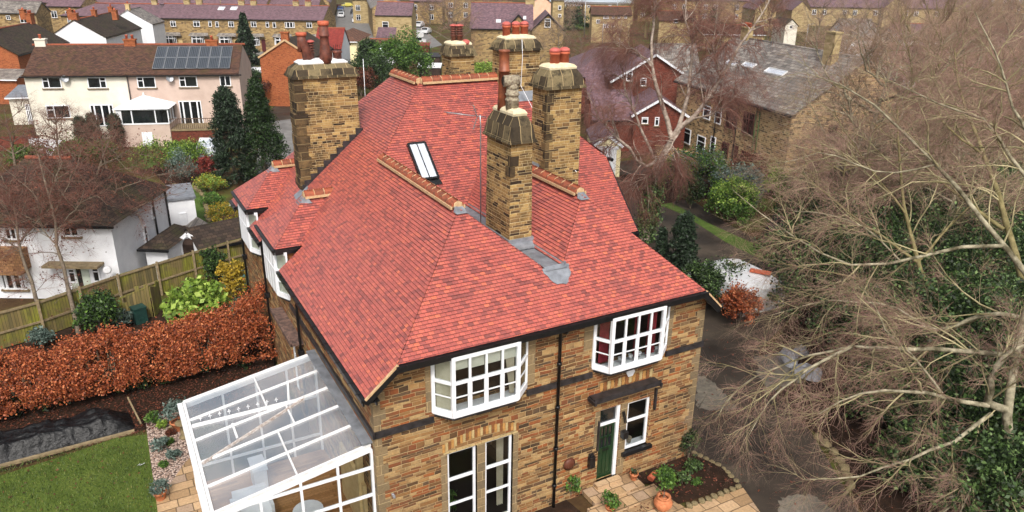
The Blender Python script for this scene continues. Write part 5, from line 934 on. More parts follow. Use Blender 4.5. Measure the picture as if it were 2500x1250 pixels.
def row(label, e0, e1, ze, n, depth, roof='slate_purple', wall='stone_far', pitch=.5, group=None, seed=0, rows=(1.4,), ch=True, cat='house', z0=G0):
    a, b = gz(*e0, ze), gz(*e1, ze); d = Rd; b = a + d * max(3, float((b - a) @ d)); Lh = np.linalg.norm(b - a) / n; out = []; r = random.Random(seed)
    for i in range(n):
        p, q = a + (b - a) * i / n, a + (b - a) * (i + 1) / n
        t = house('terraced_house', label if n == 1 else f'{label}, {("first", "second", "third", "fourth", "fifth", "sixth", "seventh", "eighth")[i]} from the left', None, None, ze, wall, roof, depth=depth, pitch=pitch, w0=((p[0], p[1]), (q[0], q[1])), xwall=0, chims=[(.1, 1.0, .8, 'stone_yellow', 3)] if ch else [], group=group, cat=cat, z0=z0)
        for z in rows:
            for k in range(max(1, int(Lh / 3.2))):
                mf, mg = win_mesh(1.2, 1.4, 'mt'); f = link(bpy.data.objects.new('window', mf), t['o']); f.location = (.8 + k * 3.0, -.005, z); link(bpy.data.objects.new('pane', mg), f)
        out.append(t)
    return out
row('sandstone terraced house in the second row', (330, 16), (770, 24), 5.5, 6, 9, group='terraced houses in the second row', pitch=.5, rows=(3.3,))
row('sandstone terraced house at the far back', (-40, 3), (690, 6), 6.2, 8, 9, group='terraced houses at the far back', pitch=.5, rows=(3.5, .8))
row('stone house behind the white cottages', (112, 14), (200, 15), 6.0, 1, 8, rows=(3.6,)); 
gh = house('stone_house', 'grey slate roofed stone house at the far left', (-60, 29), (88, 31), 5.6, 'stone_far', 'slate_grey', ridge=(60, 5), pitch=.75, dirR=True, wins=[(47, 37, 70, 56, 'm'), (14, 36, 26, 48, 'm')], swins=[])
row('stone house at the far end of the street', (860, -3), (900, -3), 6, 1, 8, wall='stone_yellow', rows=(3, .5)); row('stone terrace right of the street end', (1000, 2), (1080, 3), 5.6, 2, 8, rows=(3.3, .8), group='stone terraces right of the street end')
sg = house('stone_house', 'square yellow sandstone house with one side window and a purple roof', (916, 37), (1005, 38), 6.1, 'stone_yellow', 'slate_purple', ridge=(950, 6), pitch=.6, dirR=True, wins=[(933, 52, 949, 74, 't')], oh=.1)
bayr = house('kitchen_lean_to', 'small slate lean-to at the foot of the square sandstone house', (921, 91), (962, 91), 2.6, 'stone_yellow', 'slate_purple', depth=3, pitch=.5, kind='mono', dirR=True, wins=[(930, 94, 950, 101, 'f')], cat='lean-to')
# houses lining the street, seen end on
sA, sB = gz(908, 100), gz(888, 30)
for i in range(6):
    p = gz(912, 92) + (gz(884, 8) - gz(912, 92)) * i / 6; p2 = gz(912, 92) + (gz(884, 8) - gz(912, 92)) * (i + 1) / 6
    house('street_house', f'dark stone terraced house along the street, {("first", "second", "third", "fourth", "fifth", "sixth")[i]} from the near end', None, None, 6, 'stone_far', 'slate_grey', depth=8, pitch=.6, w0=((p2[0], p2[1]), (p[0], p[1])), xwall=0, group='stone houses along the street', chims=[(.1, 1, .8, 'stone_yellow', 2)])
for i in range(3):
    p = gz(808, 70) + (gz(822, 15) - gz(808, 70)) * i / 3; p2 = gz(808, 70) + (gz(822, 15) - gz(808, 70)) * (i + 1) / 3; q = np.array((-.85, .5, 0)) * 8
    house('street_house', f'dark stone house on the left of the street, {("nearest", "middle", "farthest")[i]}', None, None, 6, 'stone_far', 'slate_purple', depth=8, pitch=.6, w0=((p[0], p[1]), (p2[0], p2[1])), xwall=0, group='stone houses on the left of the street')
# white gabled cottages at upper left
wg = house('white_cottage', 'white gabled cottage with a dark brown roof, nearer of the two white cottages', (258, 92), (343, 68), 5.0, 'white_r', 'tile_dark', ridge=(240, 38), pitch=.62, kind='side', oh=.12, chims=[(.05, .9, .85, 'brick_orange', 1), (.5, .9, .85, 'brick_orange', 1), (.95, .9, .85, 'brick_orange', 1)])
x = MB(); 
for k in (.12, .5, .9): x.box(wg['L'] / 2 - .4, wg['L'] / 2 + .4, 15 * k - .4, 15 * k + .4, wg['zr'] - .5, wg['zr'] + .9)
x = None
for k in (.06, .48, .92): x = MB(); x.box(wg['L'] / 2 - .42, wg['L'] / 2 + .42, 15 * k - .35, 15 * k + .35, wg['zr'] - .5, wg['zr'] + .85); x.box(wg['L'] / 2 - .5, wg['L'] / 2 + .5, 15 * k - .43, 15 * k + .43, wg['zr'] + .85, wg['zr'] + .95); CH = x.build('chimney', 'brick_orange', wg['roof']); y = MB(); y.lathe((wg['L'] / 2, 15 * k, wg['zr'] + .9), [(.15, 0), (.13, .3)], 8); y.build('chimney_pot', 'terracotta', CH)
x = MB(); x.tube([(wg['L'] * .45, -.06, 3.2), (wg['L'] * .47, -.06, .5)], .07, 6); x.build('drainpipe', 'black', wg['o'])
w2 = house('white_cottage', 'white gabled cottage with a ribbed grey roof, farther of the two white cottages', (372, 59), (400, 52), 5.2, 'white_r', 'slate_grey', ridge=(335, 21), pitch=.6, kind='side', oh=.12, chims=[(.08, .8, .9, 'pine', 1)])
dl = house('brick_house', 'orange brick house with a large dark roof at the left edge', (42, 133), (163, 102), 5.0, 'brick_orange', 'tile_dark', ridge=(40, 64), pitch=.62, kind='side', oh=.2, chims=[(.25, 1.3, 1.2, 'brick_orange', 2), (.98, 1.2, 1.2, 'brick_orange', 2)], lwins=[(3, 2.6, 2.2, 1.2, 'ms'), (3, .3, 1.6, 1.2, 'ms')])
house('brick_lean_to', 'low grey roofed lean-to on the orange brick house at the left edge', (-40, 192), (52, 190), 2.6, 'brick_orange', 'slate_grey', depth=2.5, pitch=.3, kind='mono', dirR=True, gutter_='white', cat='lean-to')
# right-hand side
rs = house('stone_terrace_house', 'large brown stone house with maroon sash windows and a grey slate roof, on the right', (1655, 195), (1935, 278), 5.8, 'stone_right', 'slate_grey', depth=11.5, pitch=.66, oh=.25,
    wins=[(1720, 255, 1734, 294, 't'), (1749, 260, 1760, 305, 't'), (1777, 260, 1796, 319, 'mtd'), (1818, 271, 1837, 333, 'mtd'), (1670, 311, 1685, 354, 't'), (1704, 333, 1718, 386, 'ts'), (1737, 333, 1745, 380, 'ts'), (1765, 346, 1776, 390, 'td'), (1813, 368, 1833, 405, 'mtd'), (1863, 408, 1886, 443, 'm')], swins=[(2.2, .4, 1.0, 1.6, 'td'), (4.6, .5, 1.0, 1.5, 'td'), (3.4, 3.4, .9, 1.4, 'td')], rwins=[(1878, 170, 1908, 190), (1820, 156, 1836, 170), (1778, 152, 1792, 164)], chims=[(.84, 1.1, 1.7, 'stone_yellow', 0, .42), (.1, 1.1, 1.0, 'stone_yellow', 3)])
x = MB(); a, z = rs['loc'](1790, 405); x.box(-.45, .45, -.02, .02, 0, 2.1); x.build('door', 'red_door', rs['o'], (a, -.01, G0 + .1))
for u in (1748, 1800, 1846, 1855): x = MB(); a, z = rs['loc'](u, 300); x.tube([(a, -.08, 5.7), (a, -.08, G0)], .05, 6); x.build('drainpipe', 'l_holly' if u > 1840 else 'black', rs['o'])
rb = house('red_brick_house', 'red brick gabled house with white bargeboards beyond the birch tree', (1497, 196), (1682, 190), 5.2, 'brick_red', 'slate_purple', depth=9, pitch=.62, kind='front', dirR=True, oh=.3, wins=[(1530, 175, 1541, 198, 't'), (1564, 190, 1576, 210, 't')])
house('red_brick_catslide', 'low red brick outshot continuing the gable down to the left', (1440, 238), (1500, 238), 3.2, 'brick_red', 'slate_purple', depth=5, pitch=.45, kind='mono', dirR=True, cat='house wing')
house('red_brick_wing', 'lower red brick wing with its own white edged gable', (1548, 280), (1668, 275), 3.2, 'brick_red', 'slate_purple', depth=6, pitch=.6, kind='front', dirR=True, oh=.25, wins=[(1567, 285, 1580, 302, 't'), (1599, 287, 1608, 307, 't')], cat='house wing')
house('red_brick_lean_to', 'low slate roofed link between the garage and the red brick wing', (1452, 290), (1545, 288), 2.7, 'brick_red', 'slate_purple', depth=4, pitch=.5, kind='mono', dirR=True, cat='lean-to')
house('slate_roofed_house', 'wide purple slate roof behind the red brick gable', (1395, 185), (1560, 160), 4.0, 'brick_red', 'slate_purple', depth=14, pitch=.55, kind='hip', dirR=True, wins=[(1431, 176, 1443, 205, 'm')]); house('slate_roofed_house', 'grey patterned slate roof with an orange ridge between the brick gable and the stone house', (1600, 180), (1700, 178), 4.6, 'brick_red', 'slate_grey', ridge=(1650, 110), pitch=.8, dirR=True)
gr_ = house('garage', 'pale garage with a white door and slate roof beside the red tiled roof edge', (1452, 355), (1518, 358), 2.3, 'yellow_r', 'slate_purple', depth=6, pitch=.7, kind='front', dirR=True, oh=.15, cat='garage'); x = MB(); x.box(.35, gr_['L'] - .35, -.05, .02, G0, 2.0); [x.box(.35 + k * .4, .38 + k * .4, -.07, -.04, G0, 2.0) for k in range(int((gr_['L'] - .7) / .4))]; x.build('garage_door', 'white', gr_['o']); x = MB(); x.box(.2, gr_['L'] - .2, -.08, .02, 2.0, 2.25); x.build('lintel', 'white', gr_['o'])
house('flat_roofed_house', 'low house with a wet grey flat roof behind the right chimney', (1372, 170), (1500, 172), 3.2, 'brick_red', 'lead', depth=8, kind='flat', dirR=True, gutter_=None)
# victorian gabled house and beyond
vt = house('gabled_stone_house', 'dark stone house with a black edged gable and one white attic window', (1299, 73), (1380, 80), 5.4, 'stone_far', 'slate_purple', depth=12, pitch=.95, kind='front', dirR=True, oh=.25, wins=[(1330, 45, 1345, 67, 't')], verge='black', chims=[])
v2 = house('gabled_stone_house', 'long stone house with a mottled slate roof and small dark gable', (1150, 68), (1300, 73), 5.4, 'stone_far', 'slate_purple', depth=12, pitch=.62, kind='side', dirR=True, rwins=[(1212, 50, 1222, 57), (1278, 42, 1284, 49)], chims=[(.97, 1.6, .7, 'stone_yellow', 4)])
house('attic_gable', 'small dark edged attic gable on the slate roof above the three red pots', (1249, 56), (1282, 55), 6.4, 'stone_far', 'slate_purple', depth=5, pitch=1.1, kind='front', dirR=True, oh=.2, z0=5.2, verge='black', cat='gable')
pe = house('peach_house', 'tall peach gabled house with a pale green strip beside the dark slate roof', (1280, 22), (1366, 25), 6.0, 'peach', 'slate_purple', depth=9, pitch=.75, kind='front', dirR=True, verge=None)
st_ = house('stone_block', 'square stone block with three windows right of the peach gable', (1350, 1), (1378, 2), 9.0, 'stone_yellow', 'slate_grey', depth=8, kind='flat', dirR=True, wins=[(1363, 13, 1371, 24, 't'), (1363, 34, 1371, 42, 't')], gutter_=None, cat='flats')
cu = MB(); P = [gz(1374, 14, 4.0), gz(1400, 17, 4.0), gz(1428, 20, 4.0)]
house('long_stone_building', 'long brown stone building below the pale warehouse roof, left part', (1377, 8), (1425, 10), 5, 'stone_far', 'slate_grey', depth=7, kind='flat', dirR=True, wins=[(u, 8, u + 4, 15, 't') for u in (1380, 1388, 1396, 1404, 1412, 1419)], gutter_=None, cat='building'); house('long_stone_building', 'long brown stone building below the pale warehouse roof, right part', (1426, 10), (1545, 11), 5, 'stone_yellow', 'slate_grey', depth=7, kind='flat', dirR=True, wins=[(1434, 12, 1440, 18, 't'), (1486, 12, 1492, 18, 't')], gutter_=None, cat='building')
house('warehouse', 'very long warehouse with a pale grey metal roof on the skyline', (1345, 4), (1560, 5), 3.0, 'metal', plain('pale_metal_roof', 'a5aeb6', 'b4bcc2', .1, .5), depth=120, pitch=.02, kind='mono', dirR=True, cat='warehouse')
house('flats', 'yellow stone block of flats with a brown roof beyond the green', (1446, 35), (1542, 37), 5.6, 'stone_yellow', 'tile_brown', ridge=(1500, 17), pitch=.55, dirR=True, wins=[(1473, 38, 1486, 46, 'f'), (1494, 38, 1501, 45, 'm'), (1508, 38, 1515, 45, 'm'), (1524, 38, 1531, 45, 'm'), (1472, 58, 1486, 68, 'f'), (1456, 47, 1464, 57, 'm'), (1493, 58, 1500, 66, 'm')], chims=[], cat='flats')
house('brown_roofed_house', 'brown roofed yellow house behind the willow', (1610, 48), (1700, 50), 4.6, 'stone_yellow', 'tile_brown', ridge=(1660, 28), pitch=.6, dirR=True, wins=[(1645, 47, 1655, 56, 'm')])
for i, (a, b, c, l) in enumerate((((1845, 22), (1897, 23), 12, 'cream gabled house in the row on the far right skyline, left one'), ((1935, 24), (1980, 25), 14, 'cream gabled house in the row on the far right skyline, middle one'), ((2160, 18), (2225, 20), 12, 'cream gabled house in the row on the far right skyline, right one'))): house('cream_gabled_house', l, a, b, 5.2, 'stone_yellow', 'slate_purple', depth=c, pitch=.9, kind='front', dirR=True, verge=None, group='cream gabled houses on the skyline')
row('yellow stone terraced house on the right skyline', (1978, 16), (2420, 22), 5, 6, 9, roof='slate_purple', wall='stone_yellow', group='yellow terraces on the right skyline', rows=(2.8,), ch=False)
house('bungalow', 'brown roofed bungalow with white eaves among the twigs', (1720, 82), (1870, 85), 2.8, 'stone_yellow', 'tile_brown', ridge=(1800, 62), pitch=.5, dirR=True, gutter_='white', cat='bungalow'); house('cream_gabled_house', 'small cream gabled house above the stone house roof', (1918, 62), (1950, 63), 4.4, 'cream', 'tile_dark', depth=8, pitch=.9, kind='front', dirR=True, wins=[(1928, 62, 1934, 70, 's')], verge=None)
house('grey_roofed_house', 'grey tiled roof behind the tangled twigs on the far right', (2070, 92), (2150, 94), 3.6, 'white_r', 'slate_grey', ridge=(2110, 48), pitch=.6, dirR=True, wins=[(2052, 72, 2060, 84, 's')]); house('white_house', 'white walled house half hidden behind tall twigs on the far right', (2200, 95), (2340, 100), 4.4, 'white_r', 'slate_purple', ridge=(2280, 60), pitch=.6, dirR=True, wins=[(2222, 108, 2240, 122, 'm'), (2270, 108, 2288, 122, 'm')])
house('white_house', 'white rendered house among the branches right of the stone house', (2195, 150), (2320, 152), 3.6, 'white_r', 'slate_purple', ridge=(2260, 115), pitch=.6, dirR=True, wins=[(2215, 160, 2235, 190, 'm'), (2255, 160, 2275, 190, 'm')]); house('slate_roofed_house', 'slate roofed house under the twigs at the upper right edge', (2380, 110), (2520, 112), 3.6, 'peach', 'slate_purple', ridge=(2450, 70), pitch=.6, dirR=True)
house('slate_roofed_house', 'dull slate roof at the right edge behind the large tree', (2360, 200), (2560, 205), 3.8, 'peach', 'slate_purple', ridge=(2450, 140), pitch=.6, dirR=True)
# background filler on the skyline so that the town carries on
for i, (a, b, l) in enumerate((((1000, -6), (1250, -4), 'stone terraced house above the bare trees on the skyline'), ((1560, -2), (1850, 0), 'stone terraced house behind the willow on the skyline'), ((2380, -10), (2620, -8), 'stone terraced house above the right hand trees'))): row(l, a, b, 6, 4, 9, wall='stone_far', group=l + 's', rows=(3.4, .8))
# sheds
def shed(label, c, w, d, h, roof, wall='shed_brown', rzz=-.5, name='shed'):
    o = empty(name, (float(c[0]), float(c[1]), G0), rzz, label, 'shed'); x = MB(); x.box(-w / 2, w / 2, -d / 2, d / 2, 0, h, 't'); x.build('wall', wall, o); x = MB(); x.poly([(-w / 2 - .15, -d / 2 - .15, h), (w / 2 + .15, -d / 2 - .15, h), (w / 2 + .15, d / 2 + .15, h + .35), (-w / 2 - .15, d / 2 + .15, h + .35)]); x.poly([(-w / 2 - .15, -d / 2 - .15, h - .1), (w / 2 + .15, -d / 2 - .15, h - .1), (w / 2 + .15, -d / 2 - .15, h), (-w / 2 - .15, -d / 2 - .15, h)]); x.build('roof', roof, o); x = MB(); x.box(-.4, .4, -d / 2 - .03, -d / 2, 0, 1.8); x.build('door', wall, o)
shed('dark shed with a grey felt roof behind the ridge', gz(1048, 165), 3.6, 2.4, 1.9, 'lead_dark'); shed('dark shed with a pale white roof behind the ridge', gz(1050, 190), 3.2, 2.2, 1.7, 'white_dirty'); shed('long low shed with a red brown roof below the motorhome', gz(1018, 134), 4.6, 2.4, 1.8, 'tile_deep_red', 'brick_red')
GHs = empty('greenhouse', tuple(gz(515, 388)), -.45, 'small white framed greenhouse beside the tall conifers', 'greenhouse'); x = MB(); 
for a in np.linspace(-.9, .9, 4): x.bar((a, -.6, 0), (a, -.6, 1.1), .05); x.bar((a, -.6, 1.1), (a, .6, 1.7), .05)
for z in (.05, .6, 1.1): x.bar((-.9, -.6, z), (.9, -.6, z), .05)
x.bar((-.9, .6, 1.7), (.9, .6, 1.7), .05); x.bar((-.9, 0, 1.4), (.9, 0, 1.4), .04); x.build('frame', 'white', GHs); x = MB(); x.poly([(-.9, -.58, 0), (.9, -.58, 0), (.9, -.58, 1.1), (-.9, -.58, 1.1)]); x.poly([(-.9, -.6, 1.08), (.9, -.6, 1.08), (.9, .6, 1.68), (-.9, .6, 1.68)]); x.build('glass', 'skyglass', GHs)
# ------------------------------------------------------------------ trees and plants
def pxd(u, v, dep): return CAM_POS + ray(u, v) * dep
def depth_of(p): return float((np.array(p) - CAM_POS) @ CF)
def unit(a): return a / (np.linalg.norm(a, axis=-1, keepdims=True) + 1e-9)
def resample(path, K):
    path = np.array(path, float); s = np.r_[0, np.cumsum(np.linalg.norm(np.diff(path, axis=0), axis=1))]; t = np.linspace(0, s[-1], K)
    return np.stack([np.interp(t, s, path[:, i]) for i in range(3)], 1), s[-1]
def grow(P, R, n, length, rad, ang=(35, 70), K=5, wig=.12, trop=0., t0=.25, t1=1., taper=.25, fall=.4, rng=RNG, end=False):
    """n children per parent; returns polylines and radii"""
    N, KP, _ = P.shape; idx = np.repeat(np.arange(N), n); M = len(idx); t = rng.uniform(t0, t1, M)
    if end: t[::n] = 1.0
    f = t * (KP - 1); i0 = np.minimum(f.astype(int), KP - 2); w = (f - i0)[:, None]; p = P[idx, i0] * (1 - w) + P[idx, i0 + 1] * w; tan = unit(P[idx, i0 + 1] - P[idx, i0]); pr = R[idx, i0] * (1 - w[:, 0]) + R[idx, i0 + 1] * w[:, 0]
    rnd = unit(rng.normal(0, 1, (M, 3))); side = unit(np.cross(tan, rnd)); a = np.radians(rng.uniform(*ang, M))[:, None]; d = unit(tan * np.cos(a) + side * np.sin(a))
    L = length * rng.uniform(.6, 1.25, M) * (1 - fall * t); r0 = np.minimum(pr * .75, rad * rng.uniform(.75, 1.2, M)); Q = np.zeros((M, K, 3)); Q[:, 0] = p; sl = (L / (K - 1))[:, None]
    for k in range(1, K): d = unit(d + rng.normal(0, wig, (M, 3)) + np.array((0, 0, trop))); Q[:, k] = Q[:, k - 1] + d * sl
    return Q, r0[:, None] * np.linspace(1, taper, K)[None]
def tubes(sets, S=4):
    Vs, Qs, b = [], [], 0
    for P, R in sets:
        N, K, _ = P.shape; T = np.zeros_like(P); T[:, 1:-1] = P[:, 2:] - P[:, :-2]; T[:, 0] = P[:, 1] - P[:, 0]; T[:, -1] = P[:, -1] - P[:, -2]; T = unit(T); ref = np.where(np.abs(T[..., 2:3]) < .8, np.array((0, 0, 1.)), np.array((1., 0, 0))); ref = np.repeat(ref[:, :1], K, 1); X = unit(ref - T * (ref * T).sum(-1, keepdims=True)); Y = np.cross(T, X)
        s = S if isinstance(S, int) else S; a = np.arange(s) * 2 * np.pi / s; V = P[:, :, None] + (X[:, :, None] * np.cos(a)[None, None, :, None] + Y[:, :, None] * np.sin(a)[None, None, :, None]) * R[:, :, None, None]
        I = b + np.arange(N * K * s).reshape(N, K, s); A = I[:, :-1]; B_ = I[:, 1:]; q = np.stack([A, np.roll(A, -1, 2), np.roll(B_, -1, 2), B_], -1); Vs.append(V.reshape(-1, 3)); Qs.append(q.reshape(-1, 4)); b += N * K * s
    return np.concatenate(Vs), np.concatenate(Qs)
def obj_from(name, VQ, mat, parent=None, smooth=True):
    me = fast_mesh(name, *VQ); me.materials.append(MT[mat])
    if smooth: me.polygons.foreach_set('use_smooth', np.ones(len(me.polygons), bool))
    o = bpy.data.objects.new(name, me); return link(o, parent)
def leaves(C_, size, rng=RNG, flat=0., elong=1.6):
    """one small four-sided leaf at every point"""
    N = len(C_); n = rng.normal(0, 1, (N, 3)); n[:, 2] += flat * np.sign(n[:, 2] + .01); n = unit(n); u = unit(np.cross(n, rng.normal(0, 1, (N, 3)))); v = np.cross(n, u); s = (size * rng.uniform(.6, 1.3, N))[:, None]
    bend = n * s * .18; V = np.stack([C_ - u * s * elong * .5, C_ + v * s * .5 + bend, C_ + u * s * elong * .5, C_ - v * s * .5 + bend], 1); return V.reshape(-1, 3), np.arange(N * 4).reshape(N, 4)
def lump_points(blobs, n, rng=RNG, nclump=60, spread=.16, shell=.55):
    out = []; vol = np.array([b[1][0] * b[1][1] * b[1][2] for b in blobs]) ** .67; vol = vol / vol.sum()
    for (c, r), w in zip(blobs, vol):
        m = max(4, int(nclump * w * len(blobs) ** .3)); k = max(8, int(n * w)); d = unit(rng.normal(0, 1, (m, 3))); d[:, 2] = np.where(d[:, 2] < -.55, -d[:, 2], d[:, 2]); rr = rng.uniform(shell, 1.06, (m, 1)); cc = np.array(c) + d * rr * np.array(r); i = rng.integers(0, m, k); sz = rng.uniform(.6, 1.4, m)[i][:, None]
        p = cc[i] + rng.normal(0, 1, (k, 3)) * sz * spread * np.array(r).mean(); out.append(p)
    p = np.concatenate(out); return p[p[:, 2] > G0 + .02]
def shrub(name, label, base, blobs, n, leaf, mat, cat='shrub', stems=5, sm='bark', group=None, nclump=60, spread=.16, shell=.55, mat2=None, elong=1.6, rng=RNG):
    base = np.array((base[0], base[1], G0)); o = empty(name, tuple(float(x) for x in base), 0, label, cat, group); p = lump_points(blobs, n, rng, nclump, spread, shell)
    if mat2:
        k = rng.random(len(p)) < mat2[1]; z = p[:, 2] > np.quantile(p[:, 2], mat2[2]) if len(mat2) > 2 else np.ones(len(p), bool); k &= z; V, Q = leaves(p[k], leaf, rng, elong=elong); obj_from('foliage', (V, Q), mat2[0], o); p = p[~k]
    V, Q = leaves(p, leaf, rng, elong=elong); obj_from('foliage', (V, Q), mat, o)
    top = max(b[0][2] + b[1][2] for b in blobs); w = max(b[1][0] for b in blobs); S_ = []
    for i in range(stems):
        a = rng.uniform(0, 6.28); e = np.array((math.cos(a) * w * .55, math.sin(a) * w * .55, top * .8)); pth, _ = resample([(0, 0, -.1), e * .5 + (0, 0, top * .05), e], 5); S_.append(pth)
    if stems: obj_from('stem', tubes([(np.array(S_), np.tile(np.linspace(.035, .012, 5), (stems, 1)) * max(.5, top / 2))], 4), sm, o)
    return o
def bush(name, label, u, v, r, h, mat, n=2500, leaf=.07, lobes=5, seed=None, **k):
    """rounded plant standing on the ground where the sight line (u,v) meets it"""
    b = gz(u, v); rg = np.random.default_rng(seed if seed is not None else int(u * 7 + v)); B = [((0, 0, h * .5), (r * .8, r * .8, h * .48))]
    for i in range(lobes): a = 6.283 * i / lobes + rg.uniform(-.4, .4); B.append(((math.cos(a) * r * .5, math.sin(a) * r * .5, h * rg.uniform(.3, .75)), (r * .5, r * .5, h * .3)))
    return shrub(name, label, b, B, n, leaf, mat, rng=rg, **k)
def conifer(name, label, base, h, r, mat, n=9000, leaf=.1, seed=1, cat='conifer', column=False, group=None):
    rg = np.random.default_rng(seed); o = empty(name, (float(base[0]), float(base[1]), G0), 0, label, cat, group); m = int(90 + h * 26); t = rg.random(m) ** .75; rad = r * ((1 - t) ** (.35 if column else .85)) * rg.uniform(.65, 1.12, m) + .05; a = rg.uniform(0, 6.28, m)
    tip = np.stack([np.cos(a) * rad, np.sin(a) * rad, .25 + t * (h - .3) - rad * .18], 1); root = np.stack([0 * a, 0 * a, .25 + t * (h - .3)], 1); i = rg.integers(0, m, n); s = rg.uniform(.35, 1.05, n)[:, None] ** .7; p = root[i] * (1 - s) + tip[i] * s; p[:, 2] -= (s[:, 0] ** 2) * rad[i] * .2; p += rg.normal(0, .07 + .03 * r, (n, 3)); p = p[p[:, 2] > .05]
    obj_from('crown', leaves(p, leaf, rg, elong=2.2), mat, o); pth = np.array([[(0, 0, -.1), (0, 0, h * .5), (0, 0, h * .97)]], float); obj_from('trunk', tubes([(pth, np.array([[.05 * r + .07, .05, .01]]))], 7), 'bark', o)
    k = m // 2; obj_from('branch', tubes([(np.stack([root[:k], (root[:k] + tip[:k]) / 2, tip[:k]], 1), np.tile([.03, .018, .006], (k, 1)))], 3), 'bark', o); return o
def limbs_px(L, dep, RS=.72):
    """main limbs: list of (list of (u,v[,depth]), r0, r1) measured on the photograph at the tree's real distance"""
    out, rr = [], []
    for pts, r0, r1 in L: path = [pxd(p[0], p[1], p[2] if len(p) > 2 else dep) for p in pts]; q, _ = resample(path, 9); out.append(q); rr.append(np.linspace(r0, r1, 9) * RS)
    return np.array(out), np.array(rr)
def bare_tree(name, label, base, limbs, seed, bark='bark', twig='twig_tan', cfg=None, leaf=None, group=None, cat='bare tree', ivy=None):
    rg = np.random.default_rng(seed); P, R = limbs; base = np.array(base, float); c = dict(b=(9, 2.2, .045), c=(9, 1.0, .018), d=(7, .5, .009), trop=(0., -.02, -.04), ang=(30, 65), wig=.14, t0=.2); c.update(cfg or {}); o = empty(name, tuple(float(x) for x in base), 0, label, cat, group)
    P = P - base; P = P + np.concatenate([np.zeros((len(P), 1, 3)), rg.normal(0, .03, (len(P), P.shape[1] - 2, 3)), np.zeros((len(P), 1, 3))], 1); P_, R__ = (P[1:], R[1:]) if c.get('skip') else (P, R); b = grow(P_, R__, c['b'][0], c['b'][1], c['b'][2], c['ang'], 6, c['wig'], c['trop'][0], c['t0'], 1, fall=c.get('fb', .4), rng=rg, end=True); k = grow(*b, c['c'][0], c['c'][1], c['c'][2], c['ang'], 5, c['wig'], c['trop'][1], .15, 1, rng=rg, end=True); d = grow(*k, c['d'][0], c['d'][1], c['d'][2], (25, 60), 4, c['wig'], c['trop'][2], .1, 1, taper=.5, rng=rg)
    obj_from('trunk', tubes([(P, R)], 8), bark, o); V0, Q0 = tubes([b], 5); V1, Q1 = tubes([k], 3)
    if 'cm' in c: obj_from('branch', (V0, Q0), c['cm'], o); obj_from('branchlet', (V1, Q1), c['cm'], o); obj_from('twig', tubes([d], 3), twig, o)
    else: obj_from('branch', (V0, Q0), c.get('bb', bark), o); V2, Q2 = tubes([d], 3); obj_from('twig', (np.concatenate([V1, V2]), np.concatenate([Q1, Q2 + len(V1)])), twig, o)
    if leaf: pts = d[0].reshape(-1, 3); pts = pts[rg.integers(0, len(pts), leaf[1])] + rg.normal(0, .03, (leaf[1], 3)); obj_from('foliage', leaves(pts, leaf[2], rg), leaf[0], o)
    if ivy:
        q = P[ivy[0]]; i = rg.integers(0, ivy[3], ivy[1]); w = rg.random(ivy[1])[:, None]; pts = q[i] * (1 - w) + q[i + 1] * w + rg.normal(0, ivy[2], (ivy[1], 3)); obj_from('ivy', leaves(pts, .1, rg), 'l_holly', o)
    return o
def auto_limbs(base, h, r, seed, n=9, lean=0, fork=.3, spread=1.):
    rg = np.random.default_rng(seed); base = np.array(base, float); top = base + np.array((rg.uniform(-.08, .08) * h, rg.uniform(-.08, .08) * h, h)); tr, _ = resample([base, base * .5 + top * .5 + rg.normal(0, .03 * h, 3) * (1, 1, 0), top], 9); L, Rr = [tr], [np.linspace(r, r * .12, 9)]
    for i in range(n):
        t = fork + (1 - fork) * .8 * (i + rg.random()) / n; p = base + (top - base) * t; k = t * 8; p = tr[int(k)] * (1 - k % 1) + tr[min(8, int(k) + 1)] * (k % 1); a = i * 2.4 + rg.uniform(-.4, .4); ln = h * (.62 - .38 * t) * spread * rg.uniform(.8, 1.15); e = p + np.array((math.cos(a) * ln * .75, math.sin(a) * ln * .75, ln * .62)); m_ = p + np.array((math.cos(a) * ln * .45, math.sin(a) * ln * .45, ln * .22)); q, _ = resample([p, m_, e], 9); L.append(q); Rr.append(np.linspace(r * .5 * (1 - t * .5), r * .06, 9))
    return np.array(L), np.array(Rr)
def auto_tree(label, base, h, seed, r=None, n=9, name='bare_tree', bark='bark', twig='twig_tan', cfg=None, spread=1., fork=.3, group=None, **k):
    base = np.array((base[0], base[1], G0)); s = h / 9; c = dict(b=(10, 2.4 * s, .04 * s), c=(9, 1.2 * s, .019 * s), d=(6, .65 * s, .011 * s)); c.update(cfg or {}); return bare_tree(name, label, base, auto_limbs(base, h, r or h * .022, seed, n, spread=spread, fork=fork), seed, bark, twig, c, group=group, **k)
def copy_tree(o, loc, rz, s, label, group=None):
    c = o.copy(); COL.objects.link(c); c.location = loc; c.rotation_euler = (0, 0, rz); c.scale = (s, s, s); c['label'] = label
    if group: c['group'] = group
    for ch in o.children:
        d = ch.copy(); COL.objects.link(d); d.parent = c
    return c
